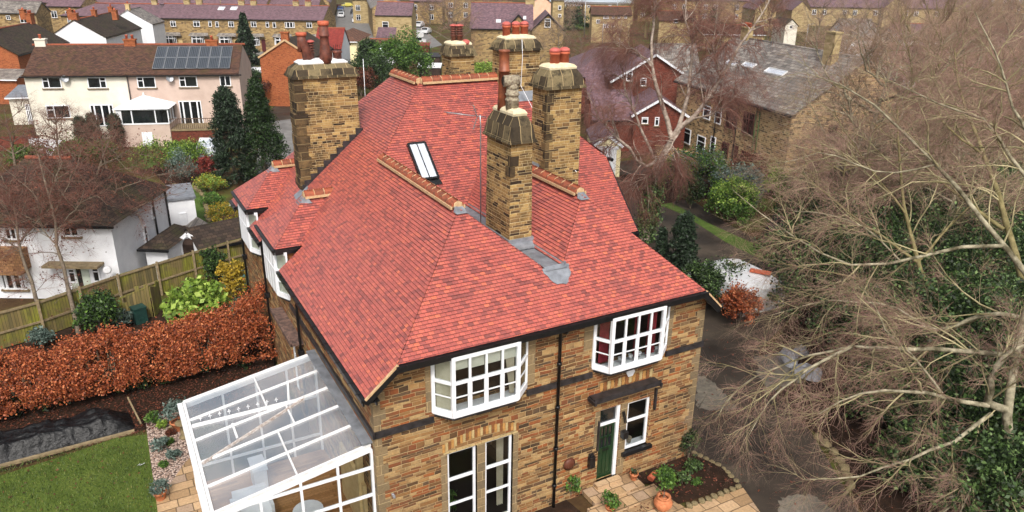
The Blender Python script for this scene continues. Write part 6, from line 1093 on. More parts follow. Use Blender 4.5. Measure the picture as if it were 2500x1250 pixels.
# --- the big spreading bare tree on the right, limb by limb
D1 = 25.5
bt1 = [([(2480, 1330, 25), (2470, 1150, 25), (2455, 1000, 24.6), (2480, 860, 24.5), (2530, 700, 24.5), (2560, 480, 24.5)], .27, .12), ([(2455, 1000, 24.6), (2412, 985, 24.4), (2425, 900, 24), (2460, 860, 23.8), (2520, 840, 23.6)], .2, .09),
    ([(2412, 990, 24.4), (2300, 965, 24), (2180, 950, 23.6), (2060, 975, 23.2), (2000, 1010, 23)], .12, .02), ([(2490, 870, 24.5), (2400, 862, 24.8), (2250, 850, 25), (2080, 845, 25)], .14, .06), ([(2080, 845, 25), (2000, 885, 24.6), (1930, 930, 24.3), (1870, 985, 24), (1830, 1060, 23.8)], .09, .012), ([(2080, 845, 25), (1960, 870, 25.5), (1850, 915, 25.8), (1780, 960, 25.8), (1745, 1030, 25.6)], .07, .01),
    ([(2530, 780, 24.5), (2430, 765, 25), (2380, 775, 25.4), (2290, 810, 25.8), (2220, 790, 26)], .13, .04), ([(2420, 1010, 24.6), (2320, 1080, 24), (2200, 1130, 23.4), (2080, 1165, 23), (1960, 1170, 22.8)], .1, .012), ([(2440, 1060, 24.6), (2390, 1130, 24), (2370, 1190, 23.6), (2340, 1260, 23.2)], .08, .02),
    ([(2300, 960, 24), (2240, 880, 24), (2160, 800, 24), (2100, 690, 24.4)], .06, .012), ([(2530, 700, 24.5), (2450, 600, 25), (2370, 500, 25.6), (2290, 400, 26), (2170, 290, 26.4), (2080, 215, 26.6), (1960, 175, 26.8)], .15, .015), ([(2450, 600, 25), (2350, 600, 25.5), (2200, 640, 25.8), (2060, 650, 26), (1960, 590, 26.2), (1880, 540, 26.4), (1790, 465, 26.6)], .1, .012),
    ([(2290, 400, 26), (2160, 430, 26.4), (2010, 370, 26.8), (1900, 400, 27)], .05, .01), ([(2540, 480, 24.5), (2480, 400, 25), (2400, 290, 25.4), (2290, 250, 25.6), (2180, 200, 26)], .1, .015), ([(2540, 400, 24.5), (2470, 250, 25), (2430, 130, 25), (2380, 30, 25)], .09, .015), ([(2200, 640, 25.8), (2120, 560, 26), (2020, 520, 26.2), (1900, 510, 26.4)], .05, .01), ([(2290, 810, 25.8), (2160, 740, 26.2), (2010, 730, 26.6), (1880, 770, 26.8)], .06, .01), ([(2430, 1150, 24.4), (2330, 1230, 23.6), (2200, 1290, 23), (2100, 1300, 23)], .06, .01)]
bare_tree('bare_tree', 'huge pale lichened bare tree arching over the driveway at the right edge', gz(2480, 1330), limbs_px(bt1, D1), 5, 'bark_pale', 'twig_pink', dict(b=(11, 3.4, .034), c=(10, 1.5, .0125), d=(12, .6, .0058), fb=.62, trop=(-.05, -.06, -.06), ang=(20, 58), wig=.15, t0=.08, cm='twig_light', skip=1))
D2 = 34
bt2 = [([(2330, 900, 33), (2290, 760, 33), (2240, 640, 33), (2210, 520, 33), (2195, 400, 33), (2190, 250, 33)], .2, .04), ([(2500, 700, 32), (2470, 600, 32), (2450, 520, 32), (2400, 380, 33), (2350, 250, 34), (2330, 120, 34)], .22, .04), ([(2240, 640, 33), (2130, 560, 33.5), (2020, 480, 34), (1930, 400, 34)], .1, .015), ([(2450, 560, 32), (2330, 470, 33), (2230, 380, 34), (2130, 300, 35)], .13, .02), ([(2210, 520, 33), (2100, 380, 34), (2040, 280, 35), (1990, 240, 35)], .08, .01), ([(2290, 760, 33), (2150, 690, 33), (2000, 660, 33), (1880, 640, 33)], .1, .012), ([(2400, 380, 33), (2300, 300, 33), (2260, 180, 33)], .08, .01), ([(2240, 640, 33), (2330, 540, 34), (2420, 460, 34), (2500, 420, 34)], .09, .015), ([(2290, 760, 33), (2180, 790, 32), (2050, 800, 31.6), (1930, 850, 31)], .09, .012)]
bare_tree('bare_tree', 'second bare tree with pinkish twigs behind the huge pale one on the right', gz(2330, 900, G0), limbs_px(bt2, D2), 8, 'bark_moss', 'twig_pink', dict(b=(13, 4.2, .038), c=(11, 1.9, .015), d=(8, .75, .008), cm='twig_light', trop=(-.01, -.03, -.05), ang=(25, 60), wig=.2, t0=.1))
auto_tree('tall upright yellow green twiggy tree at the upper right', gz(2250, 330), 15, 21, name='bare_tree', bark='bark_moss', twig='twig_tan', cfg=dict(trop=(.12, .12, .1), ang=(12, 35), b=(10, 4, .05), c=(9, 2, .02), d=(5, 1, .012)), spread=.9, fork=.08, n=14)
auto_tree('broad bare tree at the right edge behind the slate roofs', gz(2440, 330), 12, 22, twig='twig_pink', n=11, spread=1.2); auto_tree('bare tree beside the far end of the stone house', gz(2030, 330), 9, 23, twig='twig_tan', n=9)
auto_tree('bare tree in front of the stone house gable on the right', gz(2110, 430), 8.5, 24, twig='twig_pink', n=10, spread=1.2); auto_tree('low bushy bare tree below the stone house gable', gz(2050, 560), 6.5, 25, twig='twig_pink', n=11, spread=1.5)
auto_tree('bare tree over the dark hedge at the right edge', gz(2400, 560), 8.5, 26, twig='twig_tan', n=11, spread=1.4, bark='bark_moss')
T4 = auto_tree('spreading pinkish bare tree in the middle of the right hand gardens', gz(2200, 420), 9.5, 27, twig='twig_pink', n=12, spread=1.35, bark='bark_moss')
T5 = auto_tree('tan twigged bare tree low between the evergreen bushes on the right', gz(2390, 480), 9.5, 28, twig='twig_tan', n=12, spread=1.3, bark='bark_pale')
gT = 'bare trees filling the right hand gardens'
for i, (u, v, s_, l) in enumerate(((2330, 380, 1.0, 'pinkish bare tree right of the middle garden tree'), (2460, 420, 1.05, 'pinkish bare tree at the right edge above the hedge'), (2080, 330, .95, 'pinkish bare tree right behind the stone house gable'), (2180, 270, 1.1, 'bare tree among the white houses on the right'), (2330, 230, 1.2, 'tall bare tree right of the yellow green one'), (2470, 240, 1.25, 'tall bare tree in the upper right corner'), (2010, 640, .75, 'low bare tree over the grass verge end'), (2300, 650, .85, 'low bare tree in the evergreen bushes'), (2020, 230, .9, 'bare tree behind the tall yellow chimney'), (2065, 580, 1.3, 'large spreading bare tree hiding most of the stone house gable'), (2190, 570, 1.3, 'large bare tree just right of the one before the gable'), (2050, 620, .8, 'bare tree near the corner of the stone house'), (2330, 520, 1.1, 'large bare tree in the middle of the right side'))):
    p = gz(u, v); copy_tree((T4, T5)[i % 2], (float(p[0]), float(p[1]), G0), i * 1.1 + .4, s_, l, gT)
p = rs['P0'] + rs['d'] * rs['L']; q_ = rs['q']; rgi = np.random.default_rng(9); n_ = 9000; yv = rgi.uniform(3.5, 10.5, n_); hh_ = 1.2 + 3.2 * (.5 + .5 * np.sin(yv * 1.3)) * ((yv - 3.5) / 7) ** .5; zz = rgi.random(n_) ** 1.2 * hh_; pp = np.stack([p[0] + q_[0] * yv, p[1] + q_[1] * yv, zz + G0], 1) + rgi.normal(0, .08, (n_, 3)) + rs['d'] * .2; o = obj_from('wall_ivy', leaves(pp, .15, rgi), 'l_holly'); prop(o, 'ivy creeping up the gable wall of the brown stone house', 'ivy')
for i, (u, v, r_, h_) in enumerate(((2080, 505, 2.2, 5.0), (2180, 470, 2.4, 5.2), (2010, 520, 1.3, 2.6))): bush('holly_tree', f'{("taller dark", "second dark", "small dark")[i]} evergreen tree close to the stone house gable', u, v, r_, h_, 'l_holly', n=7000, leaf=.13, lobes=7, mat2=('l_dark', .5))
# --- birch
Db = 47.0; bb = gz(1574, 588); db = depth_of(bb)
br = [([(1574, 588, db), (1585, 520, db), (1598, 450, db), (1606, 400, db - .3), (1640, 345, db - .5), (1655, 315, db - .5)], .42, .2), ([(1655, 315, db - .5), (1690, 290, db - .8), (1722, 252, db - 1), (1760, 190, db - 1.3), (1800, 120, db - 1.5), (1850, 50, db - 2), (1890, -20, db - 2)], .2, .03), ([(1640, 340, db - .5), (1622, 270, db), (1606, 225, db), (1592, 165, db), (1590, 100, db), (1600, 30, db), (1598, -40, db)], .2, .04),
    ([(1655, 315, db - .5), (1680, 235, db), (1688, 165, db + .5), (1694, 105, db + .6), (1670, 40, db + 1), (1680, -40, db + 1)], .18, .03), ([(1603, 395, db), (1566, 408, db - .4), (1535, 360, db - .8), (1490, 320, db - 1), (1452, 275, db - 1.2), (1435, 225, db - 1.4)], .15, .02), ([(1606, 400, db), (1570, 330, db + .5), (1530, 230, db + .8), (1510, 130, db + 1), (1520, 40, db + 1)], .12, .02), ([(1592, 165, db), (1550, 120, db), (1500, 100, db), (1470, 130, db)], .08, .01), ([(1690, 290, db - .8), (1740, 280, db - 1.6), (1790, 240, db - 2), (1850, 200, db - 2)], .08, .01), ([(1760, 190, db - 1.3), (1740, 110, db - 1), (1750, 30, db - 1)], .09, .012), ([(1606, 420, db), (1560, 440, db - .6), (1540, 470, db - .8)], .06, .01), ([(1660, 320, db - .5), (1625, 380, db - 1), (1650, 395, db - 1), (1660, 430, db - 1)], .07, .015)]
bare_tree('birch_tree', 'tall weeping birch with reddish hanging twigs and an ivy covered trunk', bb, limbs_px(br, Db, .85), 12, 'bark_birch', 'twig_red', dict(b=(20, 2.6, .045), c=(12, 1.8, .018), d=(8, 1.1, .0095), trop=(-.02, -.25, -.45), ang=(25, 65), wig=.17, t0=.15, bb='bark_birch', skip=1), ivy=(0, 6000, .32, 4))
# --- the three young trees on the left
def left3(i, label, trunk, seed, dep, ex):
    b = gz(*trunk[0]); d0 = depth_of(b); L = [([(*p, d0 + (dep[k] if k < len(dep) else 0)) for k, p in enumerate(trunk)], .15, .05)]; L += [([(*q, d0 + dd) for q, dd in zip(pp, dz)], .05, .012) for pp, dz in ex]
    return bare_tree('young_tree', label, b, limbs_px(L, d0), seed, 'bark', 'twig_red', dict(b=(14, 1.9, .022), c=(10, 1.0, .01), d=(7, .55, .0065), trop=(.01, 0, 0), ang=(30, 75), wig=.18, t0=.05), leaf=('l_brown', 1700, .06), group='young bare trees along the mossy fence')
left3(0, 'left young tree of the three in front of the mossy fence', [(112, 800), (80, 700), (50, 610), (45, 560), (35, 500)], 31, (), [([(50, 610), (10, 580), (-60, 560)], (0, -.5, -1)), ([(50, 590), (90, 540), (130, 500)], (0, -.6, -.8)), ([(45, 560), (-10, 470), (-60, 420)], (0, 0, .5)), ([(40, 530), (80, 430), (120, 370)], (0, .5, 1)), ([(35, 500), (0, 420), (10, 360)], (0, .3, .3))])
left3(1, 'middle young tree of the three in front of the mossy fence', [(192, 815), (165, 705), (140, 600), (132, 530), (110, 440), (95, 380)], 32, (), [([(140, 600), (85, 540), (20, 500)], (0, -.5, -1)), ([(136, 570), (190, 500), (250, 470)], (0, -.5, -.7)), ([(132, 530), (60, 450), (0, 400)], (0, .4, 1)), ([(130, 520), (180, 430), (200, 360)], (0, .3, .6)), ([(120, 480), (150, 400), (140, 340)], (0, 0, 0))])
left3(2, 'right young tree of the three, rising just behind the mossy fence', [(250, 715), (240, 640), (230, 545), (222, 480), (240, 410), (265, 345)], 33, (), [([(235, 590), (300, 520), (400, 480), (450, 470)], (0, -.5, -1, -1)), ([(230, 545), (290, 460), (380, 430), (450, 420)], (0, -.3, -.6, -.6)), ([(228, 530), (160, 460), (90, 440)], (0, .2, .6)), ([(222, 480), (280, 420), (350, 400)], (0, .3, .5)), ([(225, 470), (190, 400), (150, 340)], (0, .4, .8)), ([(240, 410), (310, 370), (360, 380)], (0, 0, 0))])
auto_tree('small bare red twigged tree in front of the cream house', gz(150, 430), 5.2, 41, twig='twig_red', n=9, spread=1.3); auto_tree('bare fruit tree in the garden left of the white house roof', gz(40, 440), 5.5, 42, twig='twig_red', n=9, spread=1.4); auto_tree('thin bare tree between the cream house and the lawn', gz(262, 420), 4.5, 43, twig='twig_red', n=8, spread=1.2)
# --- background bare trees
gB = 'bare trees among the houses in the background'
A1 = auto_tree('wide bare tree left of the black edged gable', gz(1100, 165), 11.5, 51, twig='twig_pink', n=12, spread=1.25, bark='bark', cfg=dict(b=(8, 2.8, .05), c=(7, 1.5, .03), d=(5, .8, .02)), group=gB)
A2 = auto_tree('bare tree directly behind the two red chimney pots', gz(1360, 170), 7.5, 52, twig='twig_tan', n=12, spread=1.3, cfg=dict(b=(8, 1.8, .05), c=(7, 1.0, .03), d=(5, .6, .02)), group=gB)
A3 = auto_tree('rounded red twigged bare tree right of the gabled stone house', gz(1420, 180), 6, 53, twig='twig_red', n=12, spread=1.3, cfg=dict(b=(8, 1.6, .04), c=(7, .9, .025), d=(5, .5, .018)), group=gB)
BG = [(A1, 1170, 130, .8, 'bare tree behind the left back chimney'), (A1, 1210, 70, .9, 'bare tree on the skyline above the three red pots'), (A3, 1400, 75, 1.3, 'pinkish bare tree beside the green meadow'), (A2, 1375, 95, .9, 'bare tree under the long brown stone building'), (A3, 1495, 130, 1.1, 'red twigged bush tree in front of the flats'), (A1, 1740, 130, .9, 'bare tree behind the birch, left of the bungalow'), (A3, 1700, 110, 1.8, 'pinkish bare tree above the orange ridge'), (A1, 1790, 80, 1.0, 'bare tree on the skyline right of the willow'), (A3, 1870, 140, 1.8, 'pink twigged tree over the ridge of the grey stone house roof'), (A1, 1990, 110, .9, 'bare tree right of the cream gable on the skyline'), (A2, 2060, 170, 1.4, 'brown bare tree behind the tall chimney of the stone house'), (A1, 2130, 190, 1.0, 'bare tree in the middle of the far right gardens'), (A2, 2180, 90, 1.7, 'bare tree before the right skyline terraces'), (A1, 2350, 120, 1.0, 'bare tree between the far white houses'), (A3, 2420, 90, 2.2, 'bare tree at the upper right corner'), (A2, 2480, 190, 1.9, 'bare tree at the right edge near the far roofs'), (A2, 245, 90, .9, 'bare tree by the white cottages'), (A3, 480, 104, .9, 'small bare tree in front of the stone terrace'), (A3, 1140, 168, .8, 'brown bare bush behind the main ridge'), (A2, 1290, 200, .9, 'tangled bare tree right behind the tall chimneys'), (A3, 1340, 140, 1.0, 'russet bare tree between the chimneys'), (A3, 1555, 215, .9, 'red twigged shrub tree beside the brick gable'), (A2, 2300, 260, 1.5, 'dense bare tree in the right hand gardens'), (A1, 2490, 330, 1.0, 'bare tree low at the right edge'), (A1, 1960, 60, .8, 'bare tree below the cream gables'), (A2, 2250, 50, 2.0, 'bare tree on the right skyline'), (A2, 1600, 90, 1.5, 'bare tree beside the golden willow'), (A1, 1050, 60, .7, 'bare tree by the parked cars on the hill')]
for i, (src, u, v, s, l) in enumerate(BG): p = gz(u, v); copy_tree(src, (float(p[0]), float(p[1]), G0), i * 1.3, s, l, gB)
auto_tree('golden green weeping willow on the skyline', gz(1575, 92), 13, 61, name='willow_tree', twig='l_willow', bark='bark_moss', n=12, spread=1.0, cfg=dict(b=(10, 3, .07), c=(12, 3.2, .04), d=(4, 1.5, .03), trop=(0, -.35, -.5)), cat='willow') if 0 else bare_tree('willow_tree', 'golden green weeping willow on the skyline', gz(1575, 92), auto_limbs(gz(1575, 92), 12, .3, 61, 12, spread=1.1), 61, 'bark_moss', 'l_willow', dict(b=(10, 3, .07), c=(11, 3.4, .045), d=(4, 1.5, .03), trop=(0, -.35, -.5)), cat='willow')
# --- hedge of beech
rg = np.random.default_rng(77); n = 125000; x = -16 + 15.9 * rg.random(n); topz = 1.55 + .18 * np.sin(x * 1.7) + .12 * np.sin(x * 4.1 + 1) + np.where(x > -2.2, (x + 2.2) * .55, 0); yy = 14.55 + .12 * np.sin(x * 1.1); hw = .78 + .1 * np.sin(x * 2.3)
ncl = 620; cx = -16 + 15.9 * rg.random(ncl); ca = rg.random(ncl) * math.pi * 1.3 - .55; ctop = 1.55 + .18 * np.sin(cx * 1.7) + .12 * np.sin(cx * 4.1 + 1) + np.where(cx > -2.2, (cx + 2.2) * .55, 0); cyy = 14.35 - np.cos(ca) * 1.15; czz = .72 + np.sin(ca) * (ctop - .5); i = rg.integers(0, ncl, n); cs_ = rg.uniform(.5, 1.6, ncl)[i][:, None]; p = np.stack([cx[i], cyy[i], czz[i]], 1) + rg.normal(0, 1, (n, 3)) * np.array((.15, .14, .15)) * cs_; p = p[p[:, 2] > .15]
HE = empty('beech_hedge', (-8, 14.5, G0), 0, 'long rust coloured beech hedge between the lawn and the mossy fence', 'hedge'); V, Q = leaves(p - np.array((-8, 14.5, G0)), .06, rg); obj_from('foliage', (V, Q), 'l_rust', HE)
ns = 90; sx = np.sort(-16 + 15.8 * rg.random(ns)); b0 = np.stack([sx + 8, rg.normal(0, .12, ns), np.zeros(ns) - .02], 1); t0_ = b0 + np.stack([rg.normal(0, .25, ns), rg.normal(0, .35, ns), rg.uniform(1.3, 1.9, ns)], 1); m_ = (b0 + t0_) / 2 + rg.normal(0, .08, (ns, 3)); obj_from('stem', tubes([(np.stack([b0, m_, t0_], 1), np.tile([.04, .03, .012], (ns, 1)))], 5), 'bark_pale', HE)
shrub('holly_bush', 'dark green ivy growing along the foot of the beech hedge', (-6, 13.9), [((dx, 0, .35), (1.2, .35, .45)) for dx in np.arange(-9, 4, 1.6)], 9000, .08, 'l_dark', cat='ivy', stems=0)
# --- garden plants on the left
bush('fatsia_shrub', 'big lime green broad leaved shrub behind the right part of the beech hedge', 485, 800, 1.55, 2.2, 'l_lime', n=3600, leaf=.2, lobes=7, nclump=110, spread=.13)
bush('laurel_shrub', 'dark green rounded shrub between the young trees and the compost boards', 245, 815, 1.05, 2.0, 'l_dark', n=5000, leaf=.085, mat2=('l_mid', .35)); bush('juniper_shrub', 'blue grey low shrub beside the compost boards', 300, 800, .55, .9, 'l_grey', n=1500, leaf=.07)
bush('juniper_shrub', 'small blue grey shrub at the left end of the beech hedge', 105, 848, .6, .9, 'l_grey', n=1500, leaf=.07); bush('camellia_shrub', 'narrow dark shrub against the mossy fence near the house', 528, 690, .7, 2.0, 'l_dark', n=3500, leaf=.08, mat2=('l_mid', .3))
bush('euonymus_shrub', 'golden topped shrub beside the stone house corner', 578, 745, .75, 2.5, 'l_yellow', n=2600, leaf=.09, lobes=4); bush('yew_shrub', 'dark grey green rounded shrub between the hedge and the house wall', 600, 805, .8, 1.7, 'l_grey', n=3500, leaf=.06, mat2=('l_dark', .5))
conifer('conifer_tree', 'dark columnar conifer, left one of the tall pair behind the left bay roof', gz(575, 448), 7.4, 1.6, 'l_conifer', 26000, .085, 3, column=True, cat='conifer'); conifer('spruce_tree', 'feathery dark green spruce, right one of the tall pair beside the chimney', gz(648, 440), 7.8, 2.6, 'l_spruce', 32000, .08, 4, cat='conifer'); conifer('conifer_tree', 'green conifer beside the stone terrace end above the solar roof', gz(606, 160), 8, 2.2, 'l_conifer', 6000, .25, 5)
for i, (u, v, h) in enumerate(((205, 352, 2.6), (235, 357, 3.0), (289, 362, 3.2))): conifer('cypress_shrub', f'{("left", "middle", "right")[i]} dark cypress in front of the cream house french window', gz(u, v), h, .75, 'l_conifer', 3000, .1, 80 + i, column=True, group='cypresses in front of the cream house')
bush('garden_shrub', 'low green shrub at the foot of the cream house', 180, 395, 1.6, 1.8, 'l_mid', n=3500, leaf=.11); bush('garden_shrub', 'dull green shrub below the pink conservatory', 250, 395, 1.6, 1.6, 'l_mid', n=3000, leaf=.1); bush('garden_shrub', 'mid green bushy shrub at the left edge of the back garden', 70, 400, 1.8, 1.5, 'l_mid', n=3000, leaf=.11); bush('garden_shrub', 'lime edged shrub with brown twigs in the back garden', 400, 420, 2.3, 2.4, 'l_mid', n=6000, leaf=.1, mat2=('l_lime', .5, .3), lobes=8)
bush('garden_shrub', 'bright green shrub in front of the brick deck', 470, 395, 1.7, 1.8, 'l_lime', n=3200, leaf=.1, mat2=('l_mid', .5)); bush('olive_tree', 'small grey green tree with a single stem in the back garden', 447, 448, 1.3, 2.6, 'l_grey', n=2600, leaf=.08, stems=1); bush('dogwood_shrub', 'red stemmed shrub beside the tall conifers', 515, 432, 1.0, 1.7, 'l_red', n=2500, leaf=.07, elong=3.5)
bush('garden_shrub', 'lime green and orange shrub on the rockery', 515, 468, 1.3, 1.2, 'l_lime', n=2600, leaf=.08, mat2=('l_yellow', .3)); bush('golden_dome_shrub', 'round golden green clipped shrub beside the left bay roof', 548, 552, 1.15, 1.55, 'l_yellow', n=5200, leaf=.055, mat2=('l_mid', .35), lobes=3, shell=.8, spread=.1); bush('garden_shrub', 'brown and green rockery shrub below the golden dome', 520, 500, .9, .8, 'l_mid', n=1200, leaf=.08)
bush('garden_shrub', 'brown leafless shrub beside the orange brick wall', 615, 262, 2.2, 3, 'l_brown', n=4000, leaf=.14); bush('garden_shrub', 'dark green clipped hedge block beside the orange brick house', 612, 225, 2.4, 3, 'l_dark', n=4500, leaf=.14)
bush('holly_tree', 'large bright green bushy tree behind the left end of the ridge', 985, 205, 4.2, 7, 'l_mid', n=12000, leaf=.17, lobes=7); bush('garden_shrub', 'dark green shrubs below the white lean-to', 915, 215, 3.6, 4.2, 'l_dark', n=8000, leaf=.16); bush('palm_plant', 'spiky dark palm beside the white glass lean-to', 903, 190, 1.6, 5.2, 'l_dark', n=1500, leaf=.3, elong=5, lobes=3, stems=1); bush('garden_shrub', 'pale brown bare shrub right of the left chimney', 882, 235, 2.0, 3.4, 'l_brown', n=4000, leaf=.13)
def hedge(label, a, b, w, h, mat, n, leaf, name='hedge'):
    a, b = gz(*a), gz(*b); L = b - a; k = max(3, int(np.linalg.norm(L) / 1.2)); B = [(tuple(L * (i + .5) / k + np.array((0, 0, h * .5))), (w * .75, w * .75, h * .52)) for i in range(k)]; return shrub(name, label, a, B, n, leaf, mat, cat='hedge', stems=0, shell=.7, nclump=70, spread=.2)
hedge('bright green clipped hedge below the motorhome', (965, 120), (1012, 118), 1.6, 1.6, 'l_mid', 5000, .16); hedge('bright green hedge behind the back chimneys', (1165, 190), (1215, 188), 1.6, 2.0, 'l_lime', 3000, .15); hedge('low green hedge in front of the stone terrace', (404, 108), (455, 107), 1.0, 1.2, 'l_mid', 2000, .2); bush('garden_shrub', 'yellow green shrub in front of the stone terrace', 598, 106, 1.8, 4.2, 'l_lime', n=2500, leaf=.25)
bush('garden_shrub', 'mossy green hedge of the meadow on the right skyline', 1385, 72, 6, 5, 'l_dark', n=5000, leaf=.35); conifer('pine_tree', 'dark green pine poking above the twigs near the bungalow', gz(1735, 100), 7, 2.8, 'l_dark', 5000, .3, 9); bush('yew_tree', 'dark rounded evergreen far behind the right hand trees', 2390, 90, 4, 6, 'l_dark', n=3500, leaf=.3)
# --- right-hand gardens
bush('clipped_shrub', 'large round dark green shrub beside the stone house garden', 1700, 470, 2.6, 3.2, 'l_mid', n=14000, leaf=.1, lobes=6, shell=.75, mat2=('l_grey', .3)); bush('clipped_shrub', 'small green shrub left of the round dark one', 1660, 415, 1.2, 1.3, 'l_lime', n=2000, leaf=.1); bush('copper_dome_shrub', 'copper brown dome shaped shrub in front of the stone house', 1822, 462, 1.9, 2.6, 'l_brown', n=9000, leaf=.09, shell=.8, lobes=3); bush('garden_shrub', 'dark green upright shrub left of the drooping lime one', 1685, 508, 1.0, 2.6, 'l_dark', n=6000, leaf=.09)
bush('garden_shrub', 'big drooping yellow green shrub over the grass verge', 1778, 540, 2.1, 3.0, 'l_mid', n=13000, leaf=.1, lobes=8, mat2=('l_lime', .5, .4)); bush('juniper_shrub', 'grey green feathery shrub below the copper dome', 1800, 500, 2.0, 2.8, 'l_grey', n=6000, leaf=.09, elong=2.5); bush('garden_shrub', 'small bright green shrub against the stone house corner', 1870, 470, 1.6, 1.8, 'l_lime', n=3000, leaf=.1); bush('garden_shrub', 'low green shrub along the stone house gable', 1950, 478, 3.0, 1.6, 'l_mid', n=6000, leaf=.11)
conifer('columnar_conifer', 'columnar dark conifer beside the driveway', gz(1662, 660), 3.4, .85, 'l_conifer', 9000, .09, 14, column=True, cat='conifer'); conifer('columnar_conifer', 'small dark conifer peeping over the roof edge', gz(1612, 645), 2.2, .5, 'l_conifer', 2600, .08, 15, cat='conifer')
bush('laurel_shrub', 'dark green sprawling shrub between the roof edge and the white van', 1745, 745, 1.9, 2.3, 'l_dark', n=12000, leaf=.085, lobes=7, mat2=('l_holly', .4)); bush('beech_shrub', 'rust brown shrub beside the white van', 1800, 800, .95, 2.2, 'l_rust', n=6000, leaf=.075)
rgm = np.random.default_rng(5)
GM = [(1955, 690, 2.6, 3.0), (2060, 640, 3.2, 3.6), (2190, 620, 3.6, 4.0), (2330, 600, 3.6, 4.2), (2460, 590, 3.6, 4.0), (1990, 800, 2.4, 3.2), (2110, 790, 2.8, 4.0), (2240, 780, 3.0, 4.2), (2380, 770, 3.0, 4.4), (2500, 760, 3.0, 4.2), (2080, 900, 2.2, 3.2), (2200, 920, 2.4, 3.6), (2330, 930, 2.4, 3.8), (2470, 940, 2.4, 3.8), (2150, 1040, 1.6, 2.2), (2250, 1080, 1.8, 2.6), (2370, 1110, 1.8, 2.8), (2480, 1130, 1.8, 2.8), (2200, 1190, 1.3, 1.8), (2310, 1240, 1.4, 2.0), (2430, 1260, 1.4, 2.2), (1990, 570, 3.0, 3.0), (2130, 520, 3.6, 3.6), (2290, 500, 4.0, 3.8), (2440, 480, 4.0, 3.8)]
WH = ('at the left end', 'second from the left', 'third from the left', 'fourth from the left', 'at the right end'); ROWN = ['along the verge', 'behind the driveway bend', 'below the second bare tree', 'behind the border stones', 'nearest the camera', 'at the back']
cnt = {}
for i, (u, v, r, h) in enumerate(GM):
    rw = 0 if i < 5 else 1 if i < 10 else 2 if i < 14 else 3 if i < 18 else 4 if i < 21 else 5; k = cnt.get(rw, 0); cnt[rw] = k + 1
    h *= 1.25; bush('holly_bush', f'ivy green evergreen bush, {WH[k if k < 3 or rw < 2 else 3]}, {ROWN[rw]}', u, v, r, h, 'l_holly', n=9000 if i < 18 else 5000, leaf=.1 + .02 * (v < 700), lobes=8, seed=200 + i, mat2=('l_dark', .45), nclump=110, spread=.14, group='evergreen shrubs under the right hand trees')
# --- plants by the front door
bush('rose_bush', 'small leafy climber at the foot of the drainpipe by the door', 1392, 1215, .35, 1.0, 'l_mid', n=500, leaf=.07); bush('bed_shrub', 'low green shrub in the soil bed by the front corner', 1690, 1150, .38, .45, 'l_holly', n=500, leaf=.055); bush('bed_shrub', 'taller green climber at the right front corner of the house', 1680, 1118, .4, 1.1, 'l_dark', n=900, leaf=.07); bush('bed_shrub', 'dark green shrub near the middle of the soil bed', 1665, 1180, .3, .4, 'l_holly', n=350, leaf=.05); bush('bed_shrub', 'small shrub at the front of the soil bed', 1700, 1185, .22, .28, 'l_mid', n=250, leaf=.045)
bush('rose_bush', 'red flecked rose bush under the left front bay window', 1020, 1262, .6, 1.0, 'l_mid', n=700, leaf=.06, mat2=('orange', .08)); bush('rose_bush', 'leafy plant against the tall ground floor window', 1095, 1262, .3, 1.0, 'l_mid', n=450, leaf=.07)
for i, (u, v, r, h, m) in enumerate(((375, 1035, .25, .5, 'l_mid'), (398, 1045, .2, .3, 'l_lime'), (410, 1085, .22, .25, 'l_mid'), (425, 1118, .25, .3, 'l_grey'), (390, 1100, .3, .5, 'l_grey'), (400, 1140, .15, .2, 'l_mid'), (418, 1060, .18, .2, 'l_brown'))): bush('gravel_plant', f'small tuft of plants in the gravel bed, {("first", "second", "third", "fourth", "fifth", "sixth", "seventh")[i]} of seven from the back', u, v, r, h, m, n=350, leaf=.05, elong=3, group='tufts in the gravel bed', lobes=2)
# fallen leaves
n = 5200; q = np.stack([rg.uniform(-15, -.3, n), rg.uniform(10.4, 13.6, n), np.full(n, G0 + .03)], 1); q2 = np.stack([rg.uniform(-14, -5.6, 260), rg.uniform(2, 10.2, 260), np.full(260, G0 + .04)], 1); q3 = np.stack([rg.uniform(7, 11.8, 400), rg.uniform(-2, 0, 400), np.full(400, G0 + .05)], 1); q4 = np.stack([rg.uniform(12, 19, 700), rg.uniform(-6, 12, 700), np.full(700, G0 + .02)], 1); q5 = np.stack([rg.uniform(-12, 0, 2500), rg.uniform(16, 20, 2500), np.full(2500, G0 + .03)], 1)
o = obj_from('fallen_leaves', leaves(np.concatenate([q, q2, q3, q4, q5]), .055, rg, flat=3), 'l_brown'); o['kind'] = 'stuff'
# grass tufts give the near lawn a real pile
n = 26000; x = rg.uniform(-13, -5.5, n); y = rg.uniform(1, 10.4, n); w = .012; h = rg.uniform(.03, .075, n); a = rg.uniform(0, 6.28, n); B0 = np.stack([x, y, np.full(n, G0 + .02)], 1); dx = np.stack([np.cos(a), np.sin(a), 0 * a], 1) * w; tip = B0 + np.stack([rg.normal(0, .02, n), rg.normal(0, .02, n), h], 1)
V = np.stack([B0 - dx, B0 + dx, tip + dx * .3, tip - dx * .3], 1).reshape(-1, 3); o = obj_from('grass', (V, np.arange(n * 4).reshape(n, 4)), 'l_grass'); o['kind'] = 'stuff'
